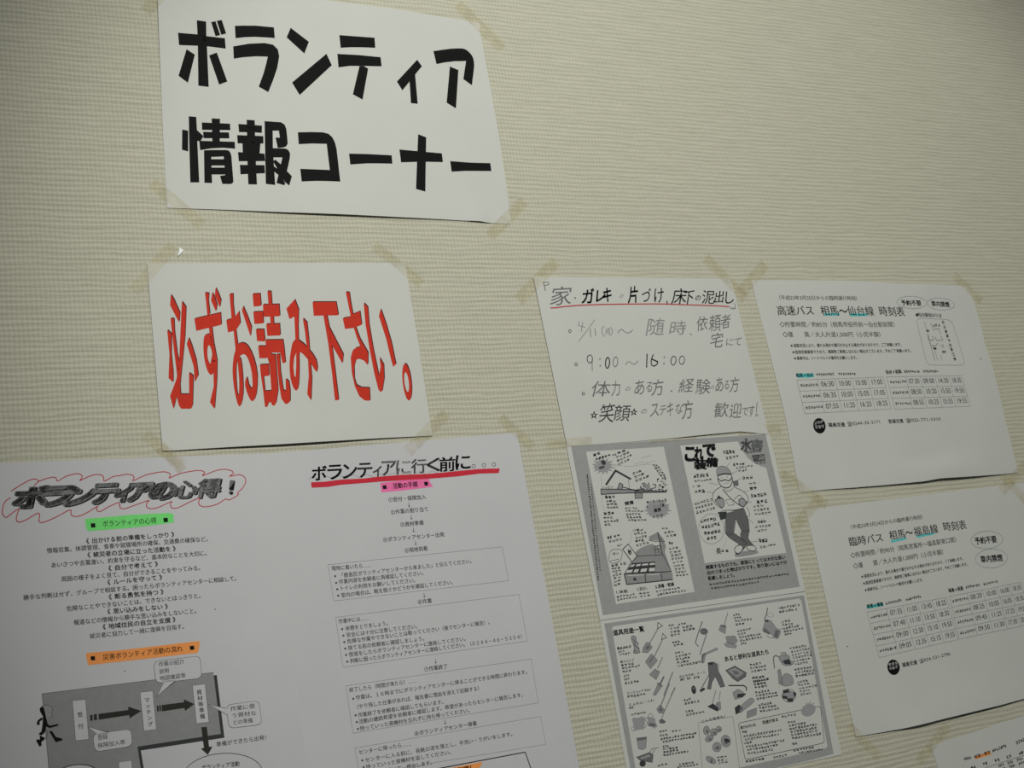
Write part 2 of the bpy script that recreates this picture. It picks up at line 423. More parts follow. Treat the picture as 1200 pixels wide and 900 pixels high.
DATA = [
["paper_sign","large white paper sign with two rows of huge black lettering, top of the wall","sign",[-165.5,-352.9],0.6,[[-15.4,142.1,77.5,30.5,3.2],[-196.5,-98.7,8.7,33.8,2.0],[158.0,141.3,9.2,10.4,2.2],[178.1,131.6,7.0,14.0,-0.5],[-97.0,-19.5,91.3,67.8,0.7]],[[0.012,0.021,0.5,0.25],[-0.02,0.017,1.3,0.18]],[[-198.8,-150.5],[208.0,-135.1],[202.0,147.7],[-212.4,139.9]],{"top":[[-198.8,-150.5],[-133.5,-148.3],[-62.4,-146.1],[18.3,-144.0],[66.9,-143.1],[112.2,-141.8],[158.3,-138.4],[208.0,-135.1]],"right":[[208.0,-135.1],[206.0,-110.2],[207.2,-42.7],[206.7,21.9],[205.2,75.3],[204.2,107.9],[202.0,147.7]],"bottom":[[-212.4,139.9],[-143.9,140.5],[-86.5,141.9],[-16.6,142.7],[57.0,143.8],[111.8,144.5],[156.0,145.8],[172.5,147.4],[184.3,147.4],[202.0,147.7]],"left":[[-198.8,-150.5],[-200.3,-119.3],[-203.7,-52.9],[-209.2,53.8],[-211.1,100.6],[-212.4,139.9]]},[-0.0468,0.9989],48,36,
 [
  ["letter",[["black_ink",1,"P",[[-157.61,-98.39],[-146.93,-97.74],[-148.6,-78.69],[-149.3,-64.53],[-152.5,-12.13],[-164.2,-12.74],[-159.78,-64.19],[-158.59,-80.0]]],["black_ink",1,"P",[[-180.76,-79.29],[-170.11,-79.49],[-158.27,-79.62],[-148.28,-78.31],[-127.32,-77.68],[-127.79,-63.9],[-139.5,-64.53],[-149.62,-64.91],[-160.34,-64.54],[-181.07,-63.29]]],["black_ink",1,"P",[[-173.03,-58.8],[-164.21,-52.64],[-175.62,-15.49],[-185.33,-23.49]]],["black_ink",1,"P",[[-148.06,-53.09],[-138.75,-57.79],[-130.44,-20.94],[-140.25,-16.09]]],["black_ink",1,"P",[[-141.18,-97.66],[-135.95,-99.33],[-132.38,-81.3],[-137.99,-79.35]]],["black_ink",1,"P",[[-134.42,-100.05],[-128.43,-101.81],[-125.19,-84.11],[-131.11,-81.84]]]]],
  ["letter",[["black_ink",1,"P",[[-113.82,-95.56],[-103.83,-96.98],[-88.47,-98.55],[-66.94,-98.62],[-67.61,-84.13],[-79.96,-83.73],[-92.23,-83.13],[-103.51,-81.5],[-114.8,-78.98]]],["black_ink",1,"P",[[-118.78,-67.75],[-99.38,-73.29],[-80.84,-76.09],[-70.75,-74.85],[-65.69,-68.96],[-65.12,-59.89],[-69.49,-43.59],[-76.27,-27.25],[-83.79,-11.01],[-94.33,-17.26],[-86.68,-35.3],[-81.3,-50.63],[-79.23,-58.06],[-93.11,-57.18],[-109.47,-54.27],[-119.71,-51.52]]]]],
  ["letter",[["black_ink",1,"P",[[-46.45,-100.36],[-26.06,-83.54],[-33.71,-66.74],[-52.96,-86.59]]],["black_ink",1,"P",[[-5.98,-69.28],[-1.34,-54.1],[-46.45,-10.16],[-53.69,-26.09]]]]],
  ["letter",[["black_ink",1,"P",[[13.85,-96.99],[59.27,-98.12],[58.18,-83.89],[40.54,-82.87],[25.66,-81.37],[13.21,-79.38]]],["black_ink",1,"P",[[7.83,-70.57],[34.73,-71.59],[63.29,-71.37],[62.74,-58.53],[39.22,-56.96],[21.6,-55.31],[6.71,-51.91]]],["black_ink",1,"P",[[33.87,-56.3],[39.55,-56.83],[44.71,-53.72],[31.34,-10.28],[19.99,-16.68]]]]],
  ["letter",[["black_ink",1,"P",[[111.6,-72.36],[116.49,-63.55],[85.12,-27.22],[79.67,-38.99]]],["black_ink",1,"P",[[96.85,-44.05],[105.55,-51.33],[102.67,-10.26],[93.78,-10.44]]]]],
  ["letter",[["black_ink",1,"P",[[135.65,-86.8],[141.93,-88.39],[148.24,-89.98],[160.14,-92.67],[163.32,-93.22],[167.82,-93.96],[171.97,-94.46],[175.16,-94.64],[178.0,-94.57],[180.58,-93.96],[182.99,-92.61],[185.14,-90.72],[186.93,-88.54],[188.32,-86.16],[189.33,-83.5],[189.92,-80.54],[189.9,-76.81],[189.46,-72.79],[189.12,-69.95],[181.2,-42.44],[170.52,-50.09],[178.8,-76.77],[162.92,-74.96],[148.09,-71.77],[136.9,-68.36]]],["black_ink",1,"P",[[154.82,-66.75],[165.86,-62.57],[153.49,-7.74],[141.91,-14.68]]]]],
  ["letter",[["black_ink",1,"P",[[-178.61,26.81],[-170.31,27.08],[-171.14,43.63],[-164.53,50.65],[-168.49,57.23],[-172.06,57.12],[-174.89,108.16],[-184.68,108.54],[-181.43,62.71]]],["black_ink",1,"P",[[-187.44,43.91],[-180.98,44.98],[-183.39,70.68],[-190.03,68.94]]],["black_ink",1,"P",[[-153.21,27.83],[-143.76,27.6],[-147.45,60.8],[-155.61,61.27]]],["black_ink",1,"P",[[-164.77,33.64],[-133.01,33.12],[-133.38,41.23],[-165.39,42.95]]],["black_ink",1,"P",[[-164.48,45.34],[-135.44,44.26],[-135.65,51.78],[-164.79,53.31]]],["black_ink",1,"P",[[-169.86,56.78],[-130.07,55.74],[-130.5,64.33],[-144.43,64.04],[-156.97,65.37],[-170.05,68.4]]],["black_ink",1,"P",[[-165.8,68.38],[-157.67,67.52],[-158.6,76.76],[-160.13,98.39],[-160.86,108.36],[-169.3,108.36]]],["black_ink",1,"P",[[-158.14,67.55],[-140.86,66.61],[-137.85,67.19],[-136.39,69.78],[-135.68,74.0],[-159.02,76.26]]],["black_ink",1,"P",[[-159.3,79.01],[-143.04,78.2],[-136.31,78.07],[-136.75,85.75],[-160.09,86.84]]],["black_ink",1,"P",[[-159.87,89.35],[-136.64,88.29],[-137.18,96.9],[-160.45,97.88]]],["black_ink",1,"P",[[-144.56,74.46],[-135.68,74.0],[-136.91,105.87],[-138.39,108.04],[-140.57,108.86],[-149.6,108.98],[-151.14,99.28],[-145.12,97.97]]]]],
  ["letter",[["black_ink",1,"P",[[-113.27,26.68],[-103.91,26.8],[-105.44,43.22],[-106.77,56.83],[-110.51,68.36],[-108.12,75.76],[-108.91,84.4],[-110.53,108.27],[-120.41,108.43],[-118.71,84.88],[-117.5,74.11],[-114.11,56.73],[-115.13,48.16]]],["black_ink",1,"P",[[-123.52,32.7],[-96.18,33.05],[-97.45,42.49],[-105.34,42.35],[-123.86,43.09]]],["black_ink",1,"P",[[-126.42,47.03],[-96.22,46.44],[-97.0,55.92],[-126.86,57.48]]],["black_ink",1,"P",[[-121.42,56.62],[-114.05,56.18],[-115.14,68.62],[-122.29,69.01]]],["black_ink",1,"P",[[-109.15,56.22],[-100.53,55.7],[-103.03,69.02],[-110.93,69.46]]],["black_ink",1,"P",[[-127.75,68.45],[-97.28,68.71],[-97.6,78.22],[-128.04,80.0]]],["black_ink",1,"P",[[-127.37,84.45],[-98.99,83.37],[-99.72,93.64],[-127.9,96.29]]],["black_ink",1,"P",[[-92.53,27.12],[-83.03,27.02],[-86.74,61.61],[-87.59,74.67],[-89.71,108.12],[-100.36,107.13]]],["black_ink",1,"P",[[-84.54,27.12],[-73.5,27.15],[-69.29,29.95],[-67.91,35.35],[-68.08,45.23],[-68.42,54.0],[-70.61,57.95],[-74.32,59.58],[-80.96,60.73],[-82.09,47.41],[-77.05,47.1],[-77.03,38.35],[-85.9,38.92]]],["black_ink",1,"P",[[-88.49,61.28],[-72.45,60.78],[-68.64,62.52],[-67.18,67.02],[-68.49,73.63],[-70.96,81.39],[-73.8,89.71],[-68.82,96.03],[-73.41,108.25],[-77.83,104.06],[-82.72,91.77],[-88.48,77.96],[-85.72,75.65],[-79.94,81.31],[-76.86,72.46],[-89.89,73.17]]],["black_ink",1,"P",[[-89.63,83.43],[-82.81,88.52],[-77.97,105.16],[-78.85,108.13],[-87.91,105.56],[-84.43,95.11],[-88.59,91.18]]]]],
  ["letter",[["black_ink",1,"P",[[-54.65,38.9],[-38.11,37.52],[-24.63,37.0],[-17.55,38.55],[-13.43,42.95],[-11.15,49.48],[-10.22,58.29],[-10.58,72.7],[-11.6,100.35],[-26.87,100.39],[-41.24,100.82],[-58.13,102.35],[-57.66,85.96],[-22.21,85.72],[-21.55,51.87],[-38.96,52.46],[-55.52,54.32]]]]],
  ["letter",[["black_ink",1,"P",[[4.34,63.0],[26.69,62.29],[57.96,62.19],[57.17,73.31],[41.1,73.83],[24.93,74.7],[3.95,77.26]]]]],
  ["letter",[["black_ink",1,"P",[[96.81,31.58],[106.89,35.19],[93.9,108.61],[82.25,105.74]]],["black_ink",1,"P",[[69.05,53.83],[124.24,55.74],[123.64,67.65],[95.48,68.6],[68.64,70.98]]]]],
  ["letter",[["black_ink",1,"P",[[133.59,65.74],[159.19,66.39],[187.7,65.79],[187.29,76.68],[151.44,78.14],[133.11,80.07]]]]],
 ],
 [[-225.9,110.1,-176.4,159.3,13.3],[181.1,-160.1,233.8,-100.5,16.9],[225.4,116.1,168.8,164.7,14.3],[-215.1,-103.3,-167.4,-163.4,14.6]]],
["paper_sign","white paper sign with tall narrow red lettering, below the black-lettered sign","sign",[-258.2,-46.2],1.1,[[-11.1,106.0,69.6,24.5,3.0],[-11.2,-11.6,75.9,49.6,0.8]],[[0.015,0.02,2.1,0.2],[0.0,0.035,0.3,0.22]],[[-146.7,-101.4],[146.4,-105.6],[147.8,103.8],[-148.8,104.4]],{"bottom":[[-148.8,104.4],[-134.0,104.9],[-115.0,104.6],[-80.0,104.6],[-26.0,104.8],[40.2,104.2],[89.7,103.6],[120.1,103.7],[147.8,103.8]],"right":[[146.4,-105.6],[146.5,-81.9],[147.3,-45.0],[147.9,-8.4],[147.7,32.8],[147.6,73.2],[147.8,103.8]]},[-0.0102,0.9999],48,36,
 [
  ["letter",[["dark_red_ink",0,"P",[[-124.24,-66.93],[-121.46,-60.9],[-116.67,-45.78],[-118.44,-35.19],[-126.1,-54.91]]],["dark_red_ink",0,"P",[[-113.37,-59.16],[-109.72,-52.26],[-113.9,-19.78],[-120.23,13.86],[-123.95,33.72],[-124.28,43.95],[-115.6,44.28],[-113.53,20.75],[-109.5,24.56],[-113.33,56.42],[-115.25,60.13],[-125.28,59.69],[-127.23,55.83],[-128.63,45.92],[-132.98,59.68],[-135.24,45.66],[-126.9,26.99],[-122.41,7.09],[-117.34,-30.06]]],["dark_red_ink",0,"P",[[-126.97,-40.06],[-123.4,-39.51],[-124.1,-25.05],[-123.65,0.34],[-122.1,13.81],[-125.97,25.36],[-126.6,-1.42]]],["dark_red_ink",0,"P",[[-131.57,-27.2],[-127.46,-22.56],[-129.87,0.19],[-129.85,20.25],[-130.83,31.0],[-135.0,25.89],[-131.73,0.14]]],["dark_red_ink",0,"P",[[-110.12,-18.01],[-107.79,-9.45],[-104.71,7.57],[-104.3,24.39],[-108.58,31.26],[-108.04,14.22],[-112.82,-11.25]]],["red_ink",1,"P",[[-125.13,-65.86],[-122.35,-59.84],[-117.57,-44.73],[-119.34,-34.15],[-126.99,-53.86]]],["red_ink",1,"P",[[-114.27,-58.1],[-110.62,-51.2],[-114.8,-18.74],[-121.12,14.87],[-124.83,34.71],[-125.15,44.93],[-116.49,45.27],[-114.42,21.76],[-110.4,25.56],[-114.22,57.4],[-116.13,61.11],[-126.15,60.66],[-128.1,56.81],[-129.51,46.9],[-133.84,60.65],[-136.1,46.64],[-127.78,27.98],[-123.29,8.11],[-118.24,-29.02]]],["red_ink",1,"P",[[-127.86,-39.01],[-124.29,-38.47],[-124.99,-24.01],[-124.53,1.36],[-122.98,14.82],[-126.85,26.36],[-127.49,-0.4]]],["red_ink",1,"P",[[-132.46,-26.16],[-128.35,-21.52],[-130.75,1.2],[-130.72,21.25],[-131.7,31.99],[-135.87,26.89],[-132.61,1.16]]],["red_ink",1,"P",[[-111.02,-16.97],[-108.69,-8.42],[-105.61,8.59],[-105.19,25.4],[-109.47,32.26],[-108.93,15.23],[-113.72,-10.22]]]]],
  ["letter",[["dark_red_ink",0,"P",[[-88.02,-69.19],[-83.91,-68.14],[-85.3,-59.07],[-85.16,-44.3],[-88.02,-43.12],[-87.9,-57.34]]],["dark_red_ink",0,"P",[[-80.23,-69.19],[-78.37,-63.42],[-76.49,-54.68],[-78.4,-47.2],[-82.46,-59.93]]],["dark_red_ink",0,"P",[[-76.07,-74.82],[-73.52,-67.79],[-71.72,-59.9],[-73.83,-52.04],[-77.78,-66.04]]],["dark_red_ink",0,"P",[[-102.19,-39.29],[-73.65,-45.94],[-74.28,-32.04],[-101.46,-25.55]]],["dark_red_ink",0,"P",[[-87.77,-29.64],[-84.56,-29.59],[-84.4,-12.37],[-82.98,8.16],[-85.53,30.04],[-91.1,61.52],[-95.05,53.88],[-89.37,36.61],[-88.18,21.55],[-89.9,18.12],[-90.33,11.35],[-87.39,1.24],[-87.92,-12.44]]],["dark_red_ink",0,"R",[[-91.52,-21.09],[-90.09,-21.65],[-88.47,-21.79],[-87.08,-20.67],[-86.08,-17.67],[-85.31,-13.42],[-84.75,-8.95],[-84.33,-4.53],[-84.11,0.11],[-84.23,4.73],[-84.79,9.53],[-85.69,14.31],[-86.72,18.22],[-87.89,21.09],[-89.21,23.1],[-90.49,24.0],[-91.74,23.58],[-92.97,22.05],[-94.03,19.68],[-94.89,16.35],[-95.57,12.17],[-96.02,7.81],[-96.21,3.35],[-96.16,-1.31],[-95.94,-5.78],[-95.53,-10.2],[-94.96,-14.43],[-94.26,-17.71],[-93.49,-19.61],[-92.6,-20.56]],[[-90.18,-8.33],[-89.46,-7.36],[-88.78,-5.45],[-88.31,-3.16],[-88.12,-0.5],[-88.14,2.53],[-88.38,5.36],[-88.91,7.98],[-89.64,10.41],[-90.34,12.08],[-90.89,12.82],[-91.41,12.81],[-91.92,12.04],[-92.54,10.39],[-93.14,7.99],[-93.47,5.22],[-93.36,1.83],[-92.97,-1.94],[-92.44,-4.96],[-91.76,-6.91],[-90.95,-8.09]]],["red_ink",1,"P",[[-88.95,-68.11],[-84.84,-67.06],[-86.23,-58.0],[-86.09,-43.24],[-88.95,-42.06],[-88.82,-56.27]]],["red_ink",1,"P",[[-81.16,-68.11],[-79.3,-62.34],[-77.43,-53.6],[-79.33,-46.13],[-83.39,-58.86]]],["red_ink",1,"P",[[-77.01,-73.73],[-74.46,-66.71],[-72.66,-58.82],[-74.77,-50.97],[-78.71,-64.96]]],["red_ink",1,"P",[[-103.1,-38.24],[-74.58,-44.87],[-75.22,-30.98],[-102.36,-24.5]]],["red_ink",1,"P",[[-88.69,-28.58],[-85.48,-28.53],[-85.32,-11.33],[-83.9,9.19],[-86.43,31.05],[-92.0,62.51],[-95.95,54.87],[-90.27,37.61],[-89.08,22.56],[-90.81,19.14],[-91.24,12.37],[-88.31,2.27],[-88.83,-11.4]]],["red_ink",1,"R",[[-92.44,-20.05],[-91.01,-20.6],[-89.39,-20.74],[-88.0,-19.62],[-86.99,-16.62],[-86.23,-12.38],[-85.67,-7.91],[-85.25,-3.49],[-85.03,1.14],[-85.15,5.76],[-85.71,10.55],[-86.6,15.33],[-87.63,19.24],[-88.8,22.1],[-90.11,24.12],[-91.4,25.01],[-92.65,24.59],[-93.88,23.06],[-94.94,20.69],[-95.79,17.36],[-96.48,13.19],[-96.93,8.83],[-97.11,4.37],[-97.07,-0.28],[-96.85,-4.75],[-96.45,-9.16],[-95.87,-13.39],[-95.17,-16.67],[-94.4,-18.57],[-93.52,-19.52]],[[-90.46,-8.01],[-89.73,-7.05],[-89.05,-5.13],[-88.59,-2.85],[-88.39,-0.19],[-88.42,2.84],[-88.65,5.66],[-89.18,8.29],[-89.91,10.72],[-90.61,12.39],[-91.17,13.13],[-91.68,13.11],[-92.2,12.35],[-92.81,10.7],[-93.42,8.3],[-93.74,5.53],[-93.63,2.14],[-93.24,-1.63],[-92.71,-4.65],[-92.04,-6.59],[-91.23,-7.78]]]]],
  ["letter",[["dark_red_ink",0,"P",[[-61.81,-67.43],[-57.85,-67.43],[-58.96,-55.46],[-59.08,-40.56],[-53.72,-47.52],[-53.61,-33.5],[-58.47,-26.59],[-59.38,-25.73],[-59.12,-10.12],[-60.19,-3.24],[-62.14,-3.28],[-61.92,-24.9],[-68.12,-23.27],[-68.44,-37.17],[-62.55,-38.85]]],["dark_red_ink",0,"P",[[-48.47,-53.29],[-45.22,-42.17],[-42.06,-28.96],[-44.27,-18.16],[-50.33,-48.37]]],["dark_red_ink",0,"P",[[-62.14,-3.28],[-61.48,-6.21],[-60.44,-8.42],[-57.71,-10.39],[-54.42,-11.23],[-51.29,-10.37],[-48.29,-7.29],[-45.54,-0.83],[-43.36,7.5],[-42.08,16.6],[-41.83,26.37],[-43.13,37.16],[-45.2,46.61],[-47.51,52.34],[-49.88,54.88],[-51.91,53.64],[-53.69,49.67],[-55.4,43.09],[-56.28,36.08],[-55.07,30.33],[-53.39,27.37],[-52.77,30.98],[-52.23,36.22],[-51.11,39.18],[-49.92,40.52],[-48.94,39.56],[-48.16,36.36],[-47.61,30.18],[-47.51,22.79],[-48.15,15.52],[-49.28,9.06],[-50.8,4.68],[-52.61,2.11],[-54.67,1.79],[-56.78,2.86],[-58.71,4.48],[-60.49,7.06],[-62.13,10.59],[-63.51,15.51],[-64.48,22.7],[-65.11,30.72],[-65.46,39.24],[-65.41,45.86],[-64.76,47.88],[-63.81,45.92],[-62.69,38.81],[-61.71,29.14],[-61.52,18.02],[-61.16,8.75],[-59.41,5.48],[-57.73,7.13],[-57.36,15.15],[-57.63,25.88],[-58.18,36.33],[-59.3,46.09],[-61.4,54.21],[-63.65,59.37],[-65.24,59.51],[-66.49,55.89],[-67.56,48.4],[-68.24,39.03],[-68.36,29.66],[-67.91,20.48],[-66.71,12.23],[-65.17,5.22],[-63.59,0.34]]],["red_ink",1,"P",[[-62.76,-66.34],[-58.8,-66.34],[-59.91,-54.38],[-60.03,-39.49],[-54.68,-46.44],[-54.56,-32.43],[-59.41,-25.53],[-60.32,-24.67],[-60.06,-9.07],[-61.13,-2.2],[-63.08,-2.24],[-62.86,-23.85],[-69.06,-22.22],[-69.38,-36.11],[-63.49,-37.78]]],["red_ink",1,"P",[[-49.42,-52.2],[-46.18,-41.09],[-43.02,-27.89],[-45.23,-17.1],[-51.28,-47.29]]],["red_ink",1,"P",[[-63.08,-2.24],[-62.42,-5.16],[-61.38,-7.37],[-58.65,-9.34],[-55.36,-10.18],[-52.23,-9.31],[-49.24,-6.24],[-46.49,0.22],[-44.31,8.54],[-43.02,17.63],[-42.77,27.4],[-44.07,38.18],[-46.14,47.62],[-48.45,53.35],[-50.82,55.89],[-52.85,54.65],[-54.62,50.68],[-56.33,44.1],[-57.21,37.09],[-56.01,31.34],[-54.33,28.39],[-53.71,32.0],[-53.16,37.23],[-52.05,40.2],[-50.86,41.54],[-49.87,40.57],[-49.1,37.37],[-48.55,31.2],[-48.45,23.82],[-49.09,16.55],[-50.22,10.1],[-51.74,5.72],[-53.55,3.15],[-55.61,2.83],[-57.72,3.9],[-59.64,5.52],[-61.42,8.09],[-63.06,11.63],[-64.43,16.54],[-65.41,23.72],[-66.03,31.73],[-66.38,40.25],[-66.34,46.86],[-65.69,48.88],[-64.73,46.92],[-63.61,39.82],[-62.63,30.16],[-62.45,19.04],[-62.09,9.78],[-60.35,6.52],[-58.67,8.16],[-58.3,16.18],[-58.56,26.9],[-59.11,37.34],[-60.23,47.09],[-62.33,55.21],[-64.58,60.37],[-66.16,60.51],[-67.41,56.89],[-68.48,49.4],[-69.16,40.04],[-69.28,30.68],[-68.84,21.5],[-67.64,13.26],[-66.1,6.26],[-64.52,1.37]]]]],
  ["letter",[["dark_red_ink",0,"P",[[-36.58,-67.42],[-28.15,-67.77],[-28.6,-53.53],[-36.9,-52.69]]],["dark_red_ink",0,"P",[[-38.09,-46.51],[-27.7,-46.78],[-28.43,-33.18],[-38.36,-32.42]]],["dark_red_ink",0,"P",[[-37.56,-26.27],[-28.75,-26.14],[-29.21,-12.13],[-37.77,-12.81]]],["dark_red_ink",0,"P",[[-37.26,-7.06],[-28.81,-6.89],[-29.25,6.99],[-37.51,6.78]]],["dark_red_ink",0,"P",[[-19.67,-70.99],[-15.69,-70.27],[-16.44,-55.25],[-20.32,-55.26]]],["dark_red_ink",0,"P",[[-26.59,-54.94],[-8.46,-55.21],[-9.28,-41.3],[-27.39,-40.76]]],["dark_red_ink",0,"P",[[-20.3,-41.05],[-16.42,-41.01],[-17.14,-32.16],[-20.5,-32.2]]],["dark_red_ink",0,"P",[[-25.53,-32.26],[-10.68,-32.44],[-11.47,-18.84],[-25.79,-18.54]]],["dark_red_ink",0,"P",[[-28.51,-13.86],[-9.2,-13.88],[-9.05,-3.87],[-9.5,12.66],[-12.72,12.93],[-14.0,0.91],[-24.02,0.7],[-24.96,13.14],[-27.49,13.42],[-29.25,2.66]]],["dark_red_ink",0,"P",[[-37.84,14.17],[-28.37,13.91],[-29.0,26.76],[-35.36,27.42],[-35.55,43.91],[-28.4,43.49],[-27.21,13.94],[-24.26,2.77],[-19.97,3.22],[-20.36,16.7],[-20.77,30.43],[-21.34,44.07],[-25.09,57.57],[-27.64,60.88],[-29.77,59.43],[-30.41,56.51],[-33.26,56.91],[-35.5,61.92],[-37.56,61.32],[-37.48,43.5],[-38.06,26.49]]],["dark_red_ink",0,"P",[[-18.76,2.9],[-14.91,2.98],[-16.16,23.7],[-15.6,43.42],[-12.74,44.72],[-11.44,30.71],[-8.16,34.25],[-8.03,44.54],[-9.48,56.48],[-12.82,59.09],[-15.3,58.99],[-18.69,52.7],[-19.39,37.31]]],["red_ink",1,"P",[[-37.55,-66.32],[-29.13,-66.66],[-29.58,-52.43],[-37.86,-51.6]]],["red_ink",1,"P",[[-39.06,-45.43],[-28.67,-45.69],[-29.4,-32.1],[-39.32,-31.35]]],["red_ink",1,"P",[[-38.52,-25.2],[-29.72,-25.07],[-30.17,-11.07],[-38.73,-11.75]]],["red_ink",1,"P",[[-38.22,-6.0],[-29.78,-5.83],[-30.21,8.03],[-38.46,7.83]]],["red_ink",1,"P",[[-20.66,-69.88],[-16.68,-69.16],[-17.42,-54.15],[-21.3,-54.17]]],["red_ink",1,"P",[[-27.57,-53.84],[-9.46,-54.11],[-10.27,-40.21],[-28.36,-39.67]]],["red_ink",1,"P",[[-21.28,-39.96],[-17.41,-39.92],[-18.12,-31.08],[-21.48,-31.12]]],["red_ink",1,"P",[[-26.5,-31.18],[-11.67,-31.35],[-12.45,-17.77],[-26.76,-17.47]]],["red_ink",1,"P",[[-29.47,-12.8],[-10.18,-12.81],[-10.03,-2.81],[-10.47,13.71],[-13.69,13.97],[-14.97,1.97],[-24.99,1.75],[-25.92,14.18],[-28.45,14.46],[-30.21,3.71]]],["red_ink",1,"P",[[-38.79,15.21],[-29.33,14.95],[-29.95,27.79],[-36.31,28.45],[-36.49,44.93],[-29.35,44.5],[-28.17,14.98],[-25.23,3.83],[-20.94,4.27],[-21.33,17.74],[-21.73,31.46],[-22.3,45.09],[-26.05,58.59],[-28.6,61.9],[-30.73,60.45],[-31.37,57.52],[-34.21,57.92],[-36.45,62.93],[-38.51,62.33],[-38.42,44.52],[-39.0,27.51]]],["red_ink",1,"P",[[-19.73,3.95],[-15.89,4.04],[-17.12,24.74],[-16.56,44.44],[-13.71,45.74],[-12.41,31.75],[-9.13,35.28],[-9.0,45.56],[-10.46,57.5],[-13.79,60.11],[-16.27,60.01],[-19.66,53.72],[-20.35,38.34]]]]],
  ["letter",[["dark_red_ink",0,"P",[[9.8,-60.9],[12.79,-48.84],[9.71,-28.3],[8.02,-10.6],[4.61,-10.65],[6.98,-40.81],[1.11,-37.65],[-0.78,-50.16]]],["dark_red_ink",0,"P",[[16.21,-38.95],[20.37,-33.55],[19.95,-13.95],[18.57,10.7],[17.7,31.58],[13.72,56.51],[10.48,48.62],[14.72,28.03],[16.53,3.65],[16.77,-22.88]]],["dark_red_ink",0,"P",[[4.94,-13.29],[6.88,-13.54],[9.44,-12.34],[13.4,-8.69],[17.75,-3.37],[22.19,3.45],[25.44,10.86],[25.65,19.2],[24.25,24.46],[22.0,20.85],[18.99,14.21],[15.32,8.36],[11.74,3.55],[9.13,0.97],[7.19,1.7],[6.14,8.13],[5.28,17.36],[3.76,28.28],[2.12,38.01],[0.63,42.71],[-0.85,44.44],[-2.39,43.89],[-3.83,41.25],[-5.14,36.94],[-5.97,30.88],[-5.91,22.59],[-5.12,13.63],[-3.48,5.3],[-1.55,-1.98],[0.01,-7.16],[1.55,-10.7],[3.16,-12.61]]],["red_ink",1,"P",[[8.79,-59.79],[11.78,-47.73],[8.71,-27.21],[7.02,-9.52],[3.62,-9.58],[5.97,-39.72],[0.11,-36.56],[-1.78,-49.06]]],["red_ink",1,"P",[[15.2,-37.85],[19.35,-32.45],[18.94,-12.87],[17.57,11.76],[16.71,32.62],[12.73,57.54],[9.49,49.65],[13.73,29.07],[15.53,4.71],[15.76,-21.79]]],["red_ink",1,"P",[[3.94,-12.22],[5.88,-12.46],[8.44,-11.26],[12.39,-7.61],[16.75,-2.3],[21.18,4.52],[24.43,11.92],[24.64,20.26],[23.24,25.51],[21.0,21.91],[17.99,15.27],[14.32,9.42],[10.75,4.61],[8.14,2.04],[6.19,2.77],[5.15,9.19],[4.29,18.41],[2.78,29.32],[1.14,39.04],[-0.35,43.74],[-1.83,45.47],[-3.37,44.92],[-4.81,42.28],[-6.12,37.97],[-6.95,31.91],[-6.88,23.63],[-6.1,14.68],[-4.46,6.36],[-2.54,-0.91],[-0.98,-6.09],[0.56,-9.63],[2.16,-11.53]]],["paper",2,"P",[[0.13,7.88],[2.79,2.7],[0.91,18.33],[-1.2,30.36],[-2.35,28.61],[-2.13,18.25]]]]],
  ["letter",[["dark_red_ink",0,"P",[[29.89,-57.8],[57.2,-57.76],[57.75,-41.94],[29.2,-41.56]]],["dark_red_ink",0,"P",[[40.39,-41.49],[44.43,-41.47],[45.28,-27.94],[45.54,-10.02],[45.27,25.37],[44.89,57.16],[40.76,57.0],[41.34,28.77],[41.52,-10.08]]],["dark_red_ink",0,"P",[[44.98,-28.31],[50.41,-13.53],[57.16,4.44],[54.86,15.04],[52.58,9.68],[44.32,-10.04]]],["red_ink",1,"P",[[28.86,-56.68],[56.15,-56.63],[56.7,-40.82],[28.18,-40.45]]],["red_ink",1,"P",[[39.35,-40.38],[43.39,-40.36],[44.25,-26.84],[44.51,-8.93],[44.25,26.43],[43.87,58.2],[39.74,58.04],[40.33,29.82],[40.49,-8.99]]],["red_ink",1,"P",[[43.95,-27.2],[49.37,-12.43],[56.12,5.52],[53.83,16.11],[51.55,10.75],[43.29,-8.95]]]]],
  ["letter",[["dark_red_ink",0,"P",[[70.25,-70.03],[74.29,-69.31],[74.39,-56.81],[75.03,-43.1],[83.83,-46.72],[83.71,-30.28],[76.13,-27.62],[79.49,-13.08],[86.52,3.29],[84.13,17.59],[80.42,12.14],[75.38,9.88],[71.12,11.04],[67.9,18.98],[66.33,33.1],[67.66,40.19],[72.53,43.35],[82.18,44.2],[80.93,59.17],[74.81,58.58],[69.36,53.45],[65.66,41.89],[64.29,25.98],[65.46,8.25],[68.69,0.26],[73.63,-3.24],[78.58,-4.06],[75.52,-16.75],[73.86,-26.73],[63.33,-25.56],[62.38,-38.25],[72.1,-40.01]]],["red_ink",1,"P",[[69.19,-68.89],[73.22,-68.16],[73.33,-55.68],[73.97,-41.98],[82.76,-45.59],[82.64,-29.17],[75.07,-26.51],[78.43,-11.97],[85.45,4.38],[83.07,18.67],[79.37,13.22],[74.32,10.97],[70.07,12.12],[66.85,20.05],[65.29,34.16],[66.62,41.25],[71.49,44.4],[81.13,45.26],[79.88,60.22],[73.77,59.63],[68.32,54.5],[64.63,42.94],[63.25,27.04],[64.42,9.33],[67.64,1.35],[72.58,-2.15],[77.52,-2.97],[74.46,-15.64],[72.8,-25.62],[62.28,-24.45],[61.33,-37.13],[71.04,-38.89]]]]],
